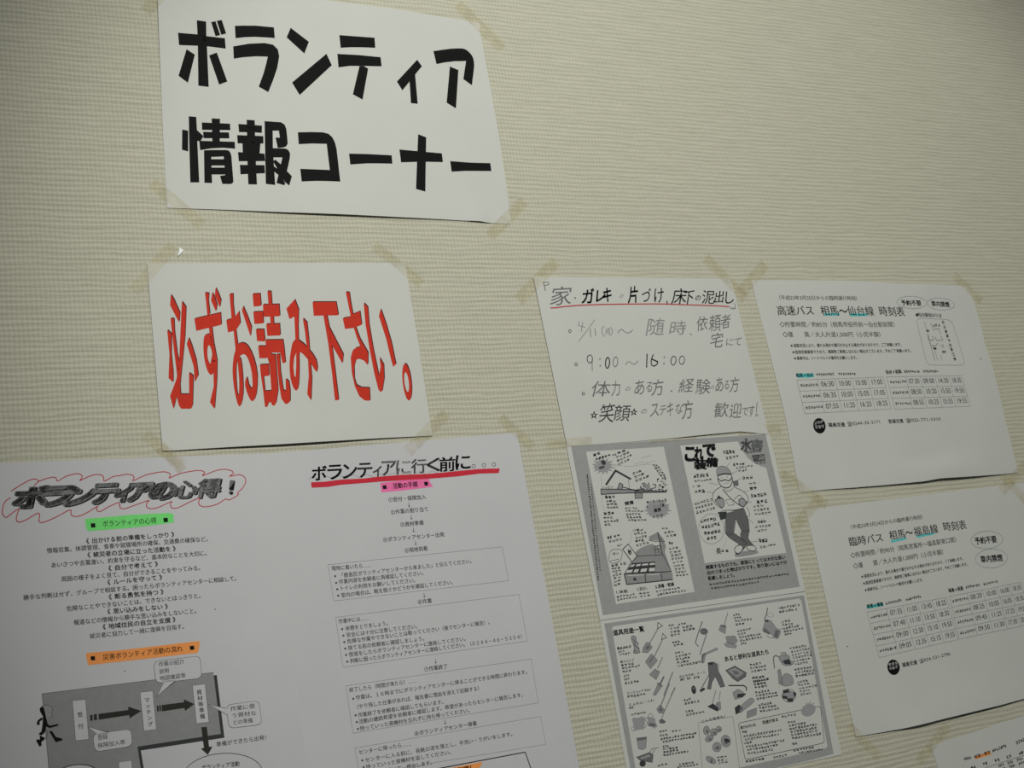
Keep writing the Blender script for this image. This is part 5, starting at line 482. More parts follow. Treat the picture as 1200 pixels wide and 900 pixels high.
  ["lettering",[["black_ink",2,"T","道具用途一覧",-133.06,-78.17,-91.28,-78.23,6.92,0.035],["black_ink",2,"T","あると便利な道具たち",8.69,-30.66,74.2,-31.42,6.55,0.03],["grey_ink_dark",2,"T","こんな道具も！",-40.03,32.37,-2.75,31.15,3.41,0.02],["print_ink_grey",2,"S",-131.6,-62.0,-112.7,-62.3,3.2,5,0.48],["print_ink_grey",2,"S",-131.1,-58.3,-122.3,-58.5,3.2,3,0.48],["print_ink_grey",2,"S",-130.7,-54.6,-114.9,-54.9,3.2,4,0.48],["grey_ink_dark",3,"T","剣スコップ",-131.33,-61.94,-112.67,-62.28,3.44,0.02],["grey_ink_dark",3,"T","角スコップ",-130.64,-46.77,-112.04,-46.92,3.42,0.02],["print_ink_grey",2,"S",-130.5,-42.9,-112.9,-43.2,3.0,4,0.57],["print_ink_grey",2,"S",-130.3,-39.4,-105.0,-39.7,3.0,6,0.57],["print_ink_grey",2,"S",-130.0,-35.9,-118.1,-36.0,3.0,3,0.57],["print_ink_grey",2,"S",-130.0,-30.9,-121.9,-30.9,3.0,3,0.47],["print_ink_grey",2,"S",-129.9,-27.3,-122.4,-27.3,3.0,3,0.47],["print_ink_grey",2,"S",-130.3,-22.9,-110.8,-23.0,3.2,5,0.61],["grey_ink_dark",3,"T","ミニスコップ",-129.8,-11.94,-107.24,-11.96,3.18,0.02],["print_ink_grey",2,"S",-106.0,-12.0,-97.1,-12.0,3.0,3,0.47],["print_ink_grey",2,"S",-130.0,-8.0,-105.0,-8.1,3.0,6,0.61],["grey_ink_dark",3,"T","じょれん・くわ",-130.12,0.84,-96.08,0.24,3.16,0.02],["print_ink_grey",2,"S",-130.8,4.1,-124.6,4.1,3.2,3,0.65],["print_ink_grey",2,"S",-129.4,11.5,-109.4,11.6,2.8,5,0.46],["print_ink_grey",2,"S",-58.1,-79.2,-50.2,-79.4,3.0,3,0.49],["print_ink_grey",2,"S",-45.2,-79.2,-33.2,-79.4,3.0,3,0.5],["print_ink_grey",2,"S",-57.7,-75.1,-43.8,-75.5,3.1,3,0.49],["print_ink_grey",2,"S",-57.8,-71.5,-43.2,-71.8,3.1,3,0.49],["print_ink_grey",2,"S",-57.9,-67.9,-44.0,-68.2,3.0,3,0.49],["print_ink_grey",2,"S",-40.2,-75.3,-24.8,-75.6,3.1,3,0.65],["print_ink_grey",2,"S",-40.2,-71.7,-22.8,-72.1,3.1,4,0.64],["print_ink_grey",2,"S",-57.7,-59.8,-47.1,-60.0,3.0,3,0.59],["print_ink_grey",2,"S",-57.4,-56.3,-42.3,-56.6,3.0,3,0.59],["print_ink_grey",2,"S",-57.7,-47.3,-43.9,-47.5,3.0,3,0.58],["print_ink_grey",2,"S",-57.4,-43.7,-35.7,-44.0,3.0,5,0.58],["print_ink_grey",2,"S",-57.1,-40.1,-37.3,-40.3,3.0,5,0.58],["print_ink_grey",2,"S",-56.8,-36.5,-39.7,-36.7,3.0,4,0.58],["print_ink_grey",2,"S",-56.5,-32.9,-24.1,-33.2,3.0,8,0.58],["grey_ink",3,"T","高圧洗浄機・ホース",-57.19,-20.46,-20.81,-21.33,3.08,0.01],["print_ink_grey",2,"S",-56.7,-17.0,-50.8,-17.0,3.1,3,0.67],["print_ink_grey",2,"S",-47.6,-17.0,-42.3,-17.0,3.1,3,0.68],["print_ink_grey",2,"S",-38.4,-16.9,-29.9,-16.9,3.1,3,0.68],["print_ink_grey",2,"S",-57.6,5.9,-47.2,5.9,3.1,3,0.62],["print_ink_grey",2,"S",-57.5,9.6,-36.0,9.7,3.1,5,0.62],["print_ink_grey",2,"S",-58.1,18.6,-47.1,18.6,3.0,3,0.57],["print_ink_grey",2,"S",-58.0,22.4,-32.6,22.6,3.0,6,0.57],["print_ink_grey",2,"S",33.8,-81.0,44.4,-81.2,3.2,3,0.56],["print_ink_grey",2,"S",34.0,-77.2,45.7,-77.4,3.2,3,0.56],["print_ink_grey",2,"S",34.2,-73.3,60.6,-73.9,3.2,6,0.56],["print_ink_grey",2,"S",34.3,-69.5,48.2,-69.8,3.2,3,0.56],["print_ink_grey",2,"S",34.3,-62.0,56.2,-62.4,3.1,5,0.51],["print_ink_grey",2,"S",34.7,-58.1,47.1,-58.4,3.1,3,0.51],["print_ink_grey",2,"S",35.2,-54.3,68.2,-54.8,3.1,8,0.51],["print_ink_grey",2,"S",35.6,-50.5,69.4,-51.0,3.1,8,0.5],["print_ink_grey",2,"S",36.1,-46.7,44.8,-46.8,3.1,3,0.5],["print_ink_grey",2,"S",101.3,-81.4,135.1,-82.2,3.5,8,0.68],["print_ink_grey",2,"S",101.0,-77.1,129.4,-77.7,3.4,6,0.68],["print_ink_grey",2,"S",101.3,-64.8,115.8,-65.1,3.2,3,0.57],["print_ink_grey",2,"S",101.4,-60.9,119.0,-61.2,3.2,4,0.57],["print_ink_grey",2,"S",101.6,-57.1,126.8,-57.5,3.2,6,0.57],["print_ink_grey",2,"S",101.7,-53.2,132.3,-53.7,3.2,7,0.57],["print_ink_grey",2,"S",101.9,-49.3,113.3,-49.5,3.2,3,0.57],["print_ink_grey",2,"S",105.2,-32.5,131.1,-32.8,3.2,6,0.51],["print_ink_grey",2,"S",105.5,-28.7,135.9,-28.9,3.2,7,0.51],["print_ink_grey",2,"S",105.8,-24.8,137.0,-25.0,3.2,7,0.51],["print_ink_grey",2,"S",106.1,-21.0,136.5,-21.1,3.2,7,0.51],["print_ink_grey",2,"S",106.3,-17.1,132.2,-17.2,3.2,6,0.51],["print_ink_grey",2,"S",106.6,-13.3,127.9,-13.4,3.2,5,0.51],["print_ink_grey",2,"S",104.9,-7.0,132.1,-7.0,3.2,6,0.56],["print_ink_grey",2,"S",105.0,-3.2,134.5,-3.2,3.1,7,0.56],["print_ink_grey",2,"S",105.1,0.6,121.8,0.6,3.1,4,0.56],["print_ink_grey",2,"S",42.1,-21.1,60.4,-21.2,3.1,4,0.6],["print_ink_grey",2,"S",41.9,-17.2,66.1,-17.3,3.1,6,0.6],["print_ink_grey",2,"S",41.8,-13.2,65.2,-13.3,3.1,5,0.6],["print_ink_grey",2,"S",41.6,-5.5,60.6,-5.5,3.2,4,0.65],["print_ink_grey",2,"S",41.7,-1.6,65.8,-1.6,3.2,6,0.64],["print_ink_grey",2,"S",41.9,2.2,60.8,2.2,3.2,4,0.64],["print_ink_grey",2,"S",42.2,-5.5,60.5,-5.5,3.2,4,0.6],["print_ink_grey",2,"S",42.3,-1.7,65.6,-1.8,3.2,5,0.6],["print_ink_grey",2,"S",42.3,2.0,56.1,2.0,3.2,3,0.59],["print_ink_grey",2,"S",42.3,5.7,61.3,5.7,3.2,4,0.59],["print_ink_grey",2,"S",41.7,11.2,63.6,11.3,3.2,5,0.59],["print_ink_grey",2,"S",41.9,14.9,73.3,15.1,3.2,7,0.59],["print_ink_grey",2,"S",42.1,18.7,74.2,18.8,3.1,8,0.59],["print_ink_grey",2,"S",42.2,25.7,62.6,25.8,3.1,5,0.59],["print_ink_grey",2,"S",42.4,29.4,68.6,29.6,3.1,6,0.59],["print_ink_grey",2,"S",42.6,33.1,71.7,33.4,3.1,7,0.59],["print_ink_grey",2,"S",104.5,0.5,133.2,0.6,3.2,6,0.61],["print_ink_grey",2,"S",104.7,7.7,122.1,7.7,3.1,4,0.51],["print_ink_grey",2,"S",105.0,11.3,123.1,11.4,3.1,4,0.5],["print_ink_grey",2,"S",105.4,15.0,134.0,15.2,3.1,6,0.5],["print_ink_grey",2,"S",105.7,18.7,122.2,18.8,3.1,4,0.5],["print_ink_grey",2,"S",106.0,22.4,122.5,22.5,3.1,4,0.5],["print_ink_grey",2,"S",-97.1,34.8,-86.3,34.9,2.9,3,0.46],["print_ink_grey",2,"S",-81.2,37.2,-68.4,37.4,2.9,3,0.47],["print_ink_grey",2,"S",-98.0,39.0,-86.7,39.2,2.9,3,0.46],["print_ink_grey",2,"S",-97.7,43.0,-48.7,43.7,2.9,13,0.6],["print_ink_grey",2,"S",-96.0,46.4,-52.7,47.0,2.9,11,0.6],["print_ink_grey",2,"S",-96.5,51.5,-87.7,51.6,2.9,3,0.6],["print_ink_grey",2,"S",-97.0,54.5,-76.8,54.9,2.9,5,0.6],["print_ink_grey",2,"S",-97.4,57.5,-76.6,57.9,2.8,5,0.6],["print_ink_grey",2,"S",-97.9,60.5,-63.8,61.2,2.8,9,0.6],["print_ink_grey",2,"S",-107.8,70.2,-94.1,70.5,3.0,3,0.64],["print_ink_grey",2,"S",-80.3,73.7,-59.4,74.1,2.8,5,0.55],["print_ink_grey",2,"S",-83.4,76.2,-54.3,76.9,2.7,7,0.55],["print_ink_grey",2,"S",-28.9,74.1,-14.5,74.5,2.6,3,0.37],["print_ink_grey",2,"S",-29.0,77.3,-14.6,77.6,2.6,3,0.37],["print_ink_grey",2,"S",-29.2,80.4,-14.8,80.7,2.6,3,0.37],["black_ink",3,"T","家のものには、",11.48,47.31,36.66,46.55,4.03,0.03],["black_ink",3,"T","用途がある",43.2,46.39,66.64,45.86,4.47,0.03],["print_ink_grey",2,"S",71.6,43.7,93.7,44.0,3.5,5,0.44],["print_ink_grey",2,"S",12.2,52.5,19.3,52.6,3.6,3,0.77],["print_ink_grey",2,"S",12.5,57.0,69.2,58.0,3.2,14,0.57],["print_ink_grey",2,"S",13.6,61.0,63.7,62.0,3.2,12,0.57],["print_ink_grey",2,"S",11.9,64.8,23.2,65.0,3.6,3,0.76],["print_ink_grey",2,"S",12.9,68.9,69.5,70.1,3.1,14,0.57],["print_ink_grey",2,"S",13.3,72.7,59.0,73.7,3.1,11,0.57],["print_ink_grey",2,"S",13.7,76.6,50.7,77.5,3.1,9,0.57],["print_ink_grey",2,"S",79.1,51.2,90.2,51.3,3.2,3,0.59],["print_ink_grey",2,"S",79.3,54.9,105.2,55.3,3.2,6,0.59],["print_ink_grey",2,"S",79.4,58.6,121.0,59.3,3.2,10,0.59],["print_ink_grey",2,"S",79.6,62.3,119.6,63.0,3.2,9,0.59],["print_ink_grey",2,"S",79.7,65.9,119.7,66.7,3.2,9,0.59],["print_ink_grey",2,"S",79.9,69.6,124.3,70.6,3.2,10,0.59],["print_ink_grey",2,"S",78.9,75.8,86.2,75.9,3.2,3,0.68],["print_ink_grey",2,"S",8.8,84.7,35.6,85.4,3.0,6,0.66],["print_ink_grey",2,"S",48.3,86.2,68.5,86.8,3.1,5,0.57],["print_ink_grey",2,"S",78.3,83.1,109.2,83.8,2.9,7,0.58],["print_ink_grey",2,"S",84.5,87.2,121.4,88.2,2.9,9,0.58]]],
  ["shovel_drawing",[["grey_ink_dark",1,"L",[[-71.4,-86.04],[-65.92,-81.57],[-73.42,-78.95]],0.79,1],["grey_ink",2,"L",[[-73.37,-78.62],[-88.67,-63.08]],1.28,0],["grey_ink_light",3,"L",[[-73.37,-78.62],[-88.67,-63.08]],0.57,0],["grey_fill",2,"P",[[-91.94,-65.64],[-87.69,-64.58],[-85.13,-58.87],[-92.68,-53.88],[-99.39,-55.26],[-97.72,-59.89]]],["grey_ink",3,"L",[[-91.94,-65.64],[-87.69,-64.58],[-85.13,-58.87],[-92.68,-53.88],[-99.39,-55.26],[-97.72,-59.89]],0.49,1],["grey_ink",4,"P",[[-90.66,-62.79],[-87.51,-59.7],[-93.84,-57.25],[-93.87,-59.95]]]]],
  ["shovel_drawing",[["grey_ink_dark",1,"L",[[-67.64,-73.02],[-63.67,-67.64],[-70.8,-66.1]],0.79,1],["grey_ink",2,"L",[[-69.99,-65.68],[-84.91,-48.6]],1.37,0],["grey_ink_light",3,"L",[[-69.99,-65.68],[-84.91,-48.6]],0.62,0],["grey_fill",2,"P",[[-87.94,-52.21],[-81.49,-43.86],[-92.97,-35.7],[-98.02,-44.37]]],["grey_ink",3,"L",[[-87.94,-52.21],[-81.49,-43.86],[-92.97,-35.7],[-98.02,-44.37]],0.48,1],["grey_ink",4,"L",[[-86.16,-48.76],[-93.3,-42.7]],1.16,0]]],
  ["shovel_drawing",[["grey_ink",2,"L",[[-74.0,-46.67],[-83.53,-35.0]],1.26,0],["grey_ink_light",3,"L",[[-74.0,-46.67],[-83.53,-35.0]],0.57,0],["grey_fill",2,"P",[[-87.38,-34.97],[-81.25,-30.95],[-88.25,-22.81],[-95.62,-29.65]]],["grey_ink",3,"L",[[-87.38,-34.97],[-81.25,-30.95],[-88.25,-22.81],[-95.62,-29.65]],0.48,1]]],
  ["trowel_drawing",[["grey_ink",1,"L",[[-77.21,-25.07],[-84.47,-16.98]],2.11,0],["grey_fill",2,"P",[[-85.86,-19.3],[-82.1,-15.06],[-92.76,-5.94],[-96.22,-7.47]]],["grey_ink",3,"L",[[-85.86,-19.3],[-82.1,-15.06],[-92.76,-5.94],[-96.22,-7.47]],0.48,1],["grey_ink_dark",5,"L",[[-87.84,-19.04],[-81.22,-14.41]],0.76,0]]],
  ["hoe_drawing",[["grey_ink",2,"L",[[-64.45,-28.2],[-82.25,-4.47]],1.54,0],["grey_ink_light",3,"L",[[-64.45,-28.2],[-82.25,-4.47]],0.69,0],["grey_ink",2,"L",[[-71.77,-16.32],[-89.96,7.85]],1.53,0],["grey_ink_light",3,"L",[[-71.77,-16.32],[-89.96,7.85]],0.69,0],["grey_fill",2,"P",[[-94.93,9.03],[-89.57,5.06],[-87.95,6.35],[-84.7,11.55],[-87.26,14.34],[-92.84,13.74]]],["grey_ink",3,"L",[[-94.93,9.03],[-89.57,5.06],[-87.95,6.35],[-84.7,11.55],[-87.26,14.34],[-92.84,13.74]],0.47,1],["grey_ink",4,"P",[[-92.59,9.89],[-88.81,7.28],[-87.28,11.71],[-90.6,12.28]]]]],
  ["hoe_drawing",[["grey_ink",2,"L",[[-65.24,-11.16],[-72.93,-3.17]],1.34,0],["grey_ink_light",3,"L",[[-65.24,-11.16],[-72.93,-3.17]],0.6,0],["grey_ink",2,"L",[[-65.24,-11.16],[-87.49,15.35]],1.24,0],["grey_ink_light",3,"L",[[-65.24,-11.16],[-87.49,15.35]],0.56,0],["grey_ink",1,"L",[[-87.49,15.35],[-91.36,21.07]],0.84,0],["grey_ink",2,"P",[[-93.93,21.22],[-90.02,20.75],[-86.68,23.86],[-88.58,25.46],[-94.39,24.29]]],["grey_ink_dark",3,"L",[[-93.93,21.22],[-90.02,20.75],[-86.68,23.86],[-88.58,25.46],[-94.39,24.29]],0.47,1]]],
  ["person_drawing",[["grey_ink_light",2,"P",[[-110.61,-73.31],[-109.11,-74.74],[-107.06,-75.03],[-105.14,-74.13],[-103.81,-72.49],[-104.38,-70.4],[-105.0,-68.32],[-103.48,-66.96],[-102.12,-65.81],[-103.31,-64.68],[-104.56,-63.42],[-103.4,-61.53],[-102.17,-59.9],[-103.13,-59.76],[-104.14,-59.61],[-102.99,-57.93],[-102.12,-56.14],[-103.85,-55.32],[-106.43,-55.07],[-109.25,-55.26],[-111.24,-56.22],[-110.3,-58.47],[-108.85,-61.27],[-108.98,-63.9],[-109.54,-66.72],[-110.34,-70.25]]],["grey_ink_dark",3,"L",[[-110.61,-73.31],[-109.11,-74.74],[-107.06,-75.03],[-105.14,-74.13],[-103.81,-72.49],[-104.38,-70.4],[-105.0,-68.32],[-103.48,-66.96],[-102.12,-65.81],[-103.31,-64.68],[-104.56,-63.42],[-103.4,-61.53],[-102.17,-59.9],[-103.13,-59.76],[-104.14,-59.61],[-102.99,-57.93],[-102.12,-56.14],[-103.85,-55.32],[-106.43,-55.07],[-109.25,-55.26],[-111.24,-56.22],[-110.3,-58.47],[-108.85,-61.27],[-108.98,-63.9],[-109.54,-66.72],[-110.34,-70.25]],0.58,1],["grey_ink_dark",4,"L",[[-108.38,-71.96],[-106.22,-67.39],[-108.15,-64.4],[-104.53,-60.73]],0.68,0],["grey_ink_dark",4,"L",[[-111.12,-56.74],[-109.31,-59.19],[-106.93,-55.67]],0.67,0]]],
  ["crowbar_drawing",[["grey_ink",1,"L",[[-10.49,-80.33],[-12.22,-77.95],[-14.7,-74.52],[-17.25,-70.89],[-19.93,-66.98],[-22.67,-62.88],[-24.69,-59.62],[-25.62,-57.8],[-25.82,-56.82],[-25.6,-55.88],[-24.81,-54.61],[-23.59,-53.39],[-22.69,-52.55]],1.31,0]]],
  ["hammer_drawing",[["grey_ink",2,"L",[[-8.66,-64.87],[-23.44,-42.98]],1.5,0],["grey_ink_light",3,"L",[[-8.66,-64.87],[-23.44,-42.98]],0.67,0],["grey_ink",3,"P",[[-6.1,-67.96],[-7.22,-66.35],[-9.44,-65.33],[-12.16,-65.19],[-14.65,-65.96],[-16.24,-67.43],[-16.52,-69.21],[-15.41,-70.82],[-13.2,-71.84],[-10.48,-71.99],[-7.98,-71.22],[-6.38,-69.75]]],["grey_ink_dark",4,"L",[[-6.1,-67.96],[-7.22,-66.35],[-9.44,-65.33],[-12.16,-65.19],[-14.65,-65.96],[-16.24,-67.43],[-16.52,-69.21],[-15.41,-70.82],[-13.2,-71.84],[-10.48,-71.99],[-7.98,-71.22],[-6.38,-69.75]],0.5,1]]],
  ["pipe_drawing",[["grey_ink_light",2,"P",[[-20.49,-42.83],[1.9,-47.88],[2.76,-45.68],[-15.06,-42.14],[-20.09,-33.12],[-23.61,-33.57]]],["grey_ink",3,"L",[[-20.49,-42.83],[1.9,-47.88],[2.76,-45.68],[-15.06,-42.14],[-20.09,-33.12],[-23.61,-33.57]],0.49,1],["grey_ink",3,"L",[[-22.26,-33.4],[-19.41,-41.54],[-14.78,-43.26]],1.96,0]]],
  ["broom_drawing",[["grey_ink",2,"L",[[27.4,-86.21],[18.72,-72.54]],1.12,0],["grey_ink_light",3,"L",[[27.4,-86.21],[18.72,-72.54]],0.51,0],["grey_fill",2,"P",[[13.43,-73.16],[21.11,-71.79],[17.54,-62.32],[9.7,-67.49]]],["grey_ink",3,"L",[[13.43,-73.16],[21.11,-71.79],[17.54,-62.32],[9.7,-67.49]],0.51,1],["grey_ink_dark",4,"L",[[13.87,-72.64],[20.64,-69.95]],0.91,0]]],
  ["cloth_drawing",[["grey_fill",2,"P",[[17.56,-59.03],[30.35,-58.43],[32.73,-52.02],[27.87,-48.86],[17.32,-52.5]]],["grey_ink",3,"L",[[17.56,-59.03],[30.35,-58.43],[32.73,-52.02],[27.87,-48.86],[17.32,-52.5]],0.5,1],["grey_ink_light",2,"P",[[12.86,-50.71],[18.59,-51.88],[30.25,-46.92],[28.09,-44.14],[15.93,-47.06]]],["grey_ink",3,"L",[[12.86,-50.71],[18.59,-51.88],[30.25,-46.92],[28.09,-44.14],[15.93,-47.06]],0.5,1]]],
  ["machine_drawing",[["grey_ink_light",2,"P",[[77.0,-68.58],[78.68,-70.64],[80.84,-71.74],[84.14,-70.83],[87.46,-68.57],[89.45,-64.88],[91.37,-60.9],[95.03,-58.14],[97.38,-55.39],[94.77,-51.05],[90.78,-47.79],[88.14,-48.41],[85.61,-50.8],[82.98,-54.18],[79.96,-57.46],[75.27,-58.69],[71.63,-59.64],[72.28,-61.73],[74.31,-64.1],[75.59,-66.42]]],["grey_ink",3,"L",[[77.0,-68.58],[78.68,-70.64],[80.84,-71.74],[84.14,-70.83],[87.46,-68.57],[89.45,-64.88],[91.37,-60.9],[95.03,-58.14],[97.38,-55.39],[94.77,-51.05],[90.78,-47.79],[88.14,-48.41],[85.61,-50.8],[82.98,-54.18],[79.96,-57.46],[75.27,-58.69],[71.63,-59.64],[72.28,-61.73],[74.31,-64.1],[75.59,-66.42]],0.62,1],["grey_ink",1,"L",[[86.09,-85.61],[82.73,-78.74],[77.95,-72.07]],1.46,0],["grey_ink_light",1,"L",[[92.76,-75.92],[92.02,-74.95],[90.51,-74.29],[88.51,-74.05],[86.44,-74.28],[84.7,-74.95],[83.63,-75.91],[83.45,-76.98],[84.18,-77.94],[85.69,-78.61],[87.68,-78.85],[89.76,-78.61],[91.5,-77.95],[92.58,-76.99]],0.62,1],["grey_ink",4,"P",[[75.44,-62.77],[82.41,-55.49],[79.59,-53.92],[71.89,-58.42]]],["grey_ink",4,"P",[[90.73,-58.57],[96.11,-56.26],[90.91,-48.25],[85.74,-51.27]]],["grey_ink_dark",4,"P",[[77.37,-72.14],[83.42,-70.24],[82.33,-68.44],[77.44,-70.21]]],["grey_ink",1,"L",[[75.82,-53.18],[77.07,-52.08],[78.87,-50.57],[80.77,-49.48],[82.91,-49.2],[85.16,-49.34],[86.75,-49.47]],0.72,0],["grey_ink",1,"L",[[96.56,-57.89],[100.68,-58.6]],0.83,0]]],
  ["person_drawing",[["grey_ink",2,"P",[[-14.78,-31.97],[-6.28,-32.25],[-2.04,-28.93],[-3.18,-22.17],[-0.23,-14.88],[1.86,-3.14],[-4.41,-2.86],[-8.4,-15.98],[-14.68,-9.97],[-17.9,-2.67],[-22.69,-3.56],[-17.09,-14.86],[-15.96,-23.86]]],["grey_ink_dark",3,"L",[[-14.78,-31.97],[-6.28,-32.25],[-2.04,-28.93],[-3.18,-22.17],[-0.23,-14.88],[1.86,-3.14],[-4.41,-2.86],[-8.4,-15.98],[-14.68,-9.97],[-17.9,-2.67],[-22.69,-3.56],[-17.09,-14.86],[-15.96,-23.86]],0.49,1],["grey_ink_dark",5,"P",[[-14.29,-32.82],[-7.59,-32.65],[-7.77,-29.68],[-13.92,-29.79]]],["grey_ink",1,"L",[[-12.98,-22.32],[-22.23,-13.27],[-30.58,-5.33]],1.18,0]]],
  ["washer_head_drawing",[["grey_ink_dark",4,"P",[[-33.69,-3.94],[-26.82,-5.94],[-25.49,-3.49],[-32.19,-1.02]]]]],
  ["nozzle_drawing",[["grey_ink_dark",3,"P",[[-37.85,-5.12],[-38.46,-2.7],[-39.77,-0.94],[-41.45,-0.33],[-43.02,-1.02],[-44.09,-2.83],[-44.35,-5.27],[-43.74,-7.69],[-42.43,-9.45],[-40.76,-10.07],[-39.17,-9.38],[-38.11,-7.57]]],["grey_ink",4,"P",[[-39.13,-6.5],[-39.9,-5.33],[-41.15,-4.98],[-42.16,-5.64],[-42.33,-6.94],[-41.56,-8.12],[-40.3,-8.47],[-39.3,-7.81]]]]],
  ["spray_mark",[["grey_ink_light",1,"L",[[-2.29,-31.27],[-1.46,-30.44],[-0.35,-29.18],[0.14,-27.49],[-0.69,-25.25],[-2.13,-22.58],[-2.93,-19.84],[-2.36,-16.79],[-1.16,-13.65],[-0.26,-11.45]],0.79,0]]],
  ["mop_drawing",[["grey_ink",2,"L",[[-11.48,-0.42],[-19.64,13.17]],1.07,0],["grey_ink_light",3,"L",[[-11.48,-0.42],[-19.64,13.17]],0.48,0],["grey_ink",2,"L",[[-5.53,1.55],[-10.2,11.12]],1.07,0],["grey_ink_light",3,"L",[[-5.53,1.55],[-10.2,11.12]],0.48,0],["grey_ink_dark",3,"P",[[-27.53,15.87],[-19.11,13.25],[-12.41,19.85],[-15.44,23.02]]],["grey_fill",2,"P",[[-13.45,12.92],[-8.48,13.17],[-9.99,21.33],[-14.15,22.31],[-16.71,16.98]]],["grey_ink",3,"L",[[-13.45,12.92],[-8.48,13.17],[-9.99,21.33],[-14.15,22.31],[-16.71,16.98]],0.48,1]]],
  ["tray_drawing",[["grey_ink",2,"P",[[7.76,-20.72],[21.44,-24.02],[35.57,-14.27],[33.68,-10.34],[21.07,-6.03],[15.09,-10.53]]],["grey_ink_dark",3,"L",[[7.76,-20.72],[21.44,-24.02],[35.57,-14.27],[33.68,-10.34],[21.07,-6.03],[15.09,-10.53]],0.69,1],["grey_ink_light",4,"P",[[10.45,-20.14],[20.97,-22.22],[31.89,-14.52],[21.28,-10.16]]],["grey_ink",5,"P",[[16.02,-19.63],[24.02,-17.42],[26.04,-14.14],[18.89,-14.17]]]]],
  ["pickaxe_drawing",[["grey_ink_dark",1,"L",[[7.0,-3.35],[28.2,-0.45],[31.29,2.04],[30.29,5.82]],1.47,0]]],
  ["boots_drawing",[["grey_ink_light",2,"P",[[10.97,5.44],[18.81,2.63],[23.1,4.83],[28.42,9.7],[22.02,12.24],[11.83,13.1]]],["grey_ink",3,"L",[[10.97,5.44],[18.81,2.63],[23.1,4.83],[28.42,9.7],[22.02,12.24],[11.83,13.1]],0.68,1],["grey_ink_dark",4,"P",[[17.49,7.72],[28.71,8.59],[23.4,12.44],[15.15,11.28]]]]],
  ["chainsaw_drawing",[["grey_ink_light",2,"P",[[18.72,21.6],[22.96,19.2],[28.32,16.89],[32.68,15.35],[35.12,14.94],[36.53,15.31],[37.4,16.01],[38.21,16.93],[38.48,18.17],[37.3,19.67],[33.76,21.58],[28.8,23.74],[24.25,25.59],[20.36,27.23],[16.87,28.58],[14.86,28.78],[14.8,27.12],[16.21,24.31]]],["grey_ink",3,"L",[[18.72,21.6],[22.96,19.2],[28.32,16.89],[32.68,15.35],[35.12,14.94],[36.53,15.31],[37.4,16.01],[38.21,16.93],[38.48,18.17],[37.3,19.67],[33.76,21.58],[28.8,23.74],[24.25,25.59],[20.36,27.23],[16.87,28.58],[14.86,28.78],[14.8,27.12],[16.21,24.31]],0.58,1],["grey_ink_dark",2,"P",[[9.39,22.54],[16.32,19.89],[19.69,24.47],[14.04,28.66],[9.22,29.77]]],["grey_ink_dark",3,"L",[[9.39,22.54],[16.32,19.89],[19.69,24.47],[14.04,28.66],[9.22,29.77]],0.48,1]]],
  ["sheet_drawing",[["grey_fill",2,"P",[[25.43,28.72],[39.71,26.89],[37.16,34.3],[22.86,36.31]]],["grey_ink",3,"L",[[25.43,28.72],[39.71,26.89],[37.16,34.3],[22.86,36.31]],0.49,1]]],
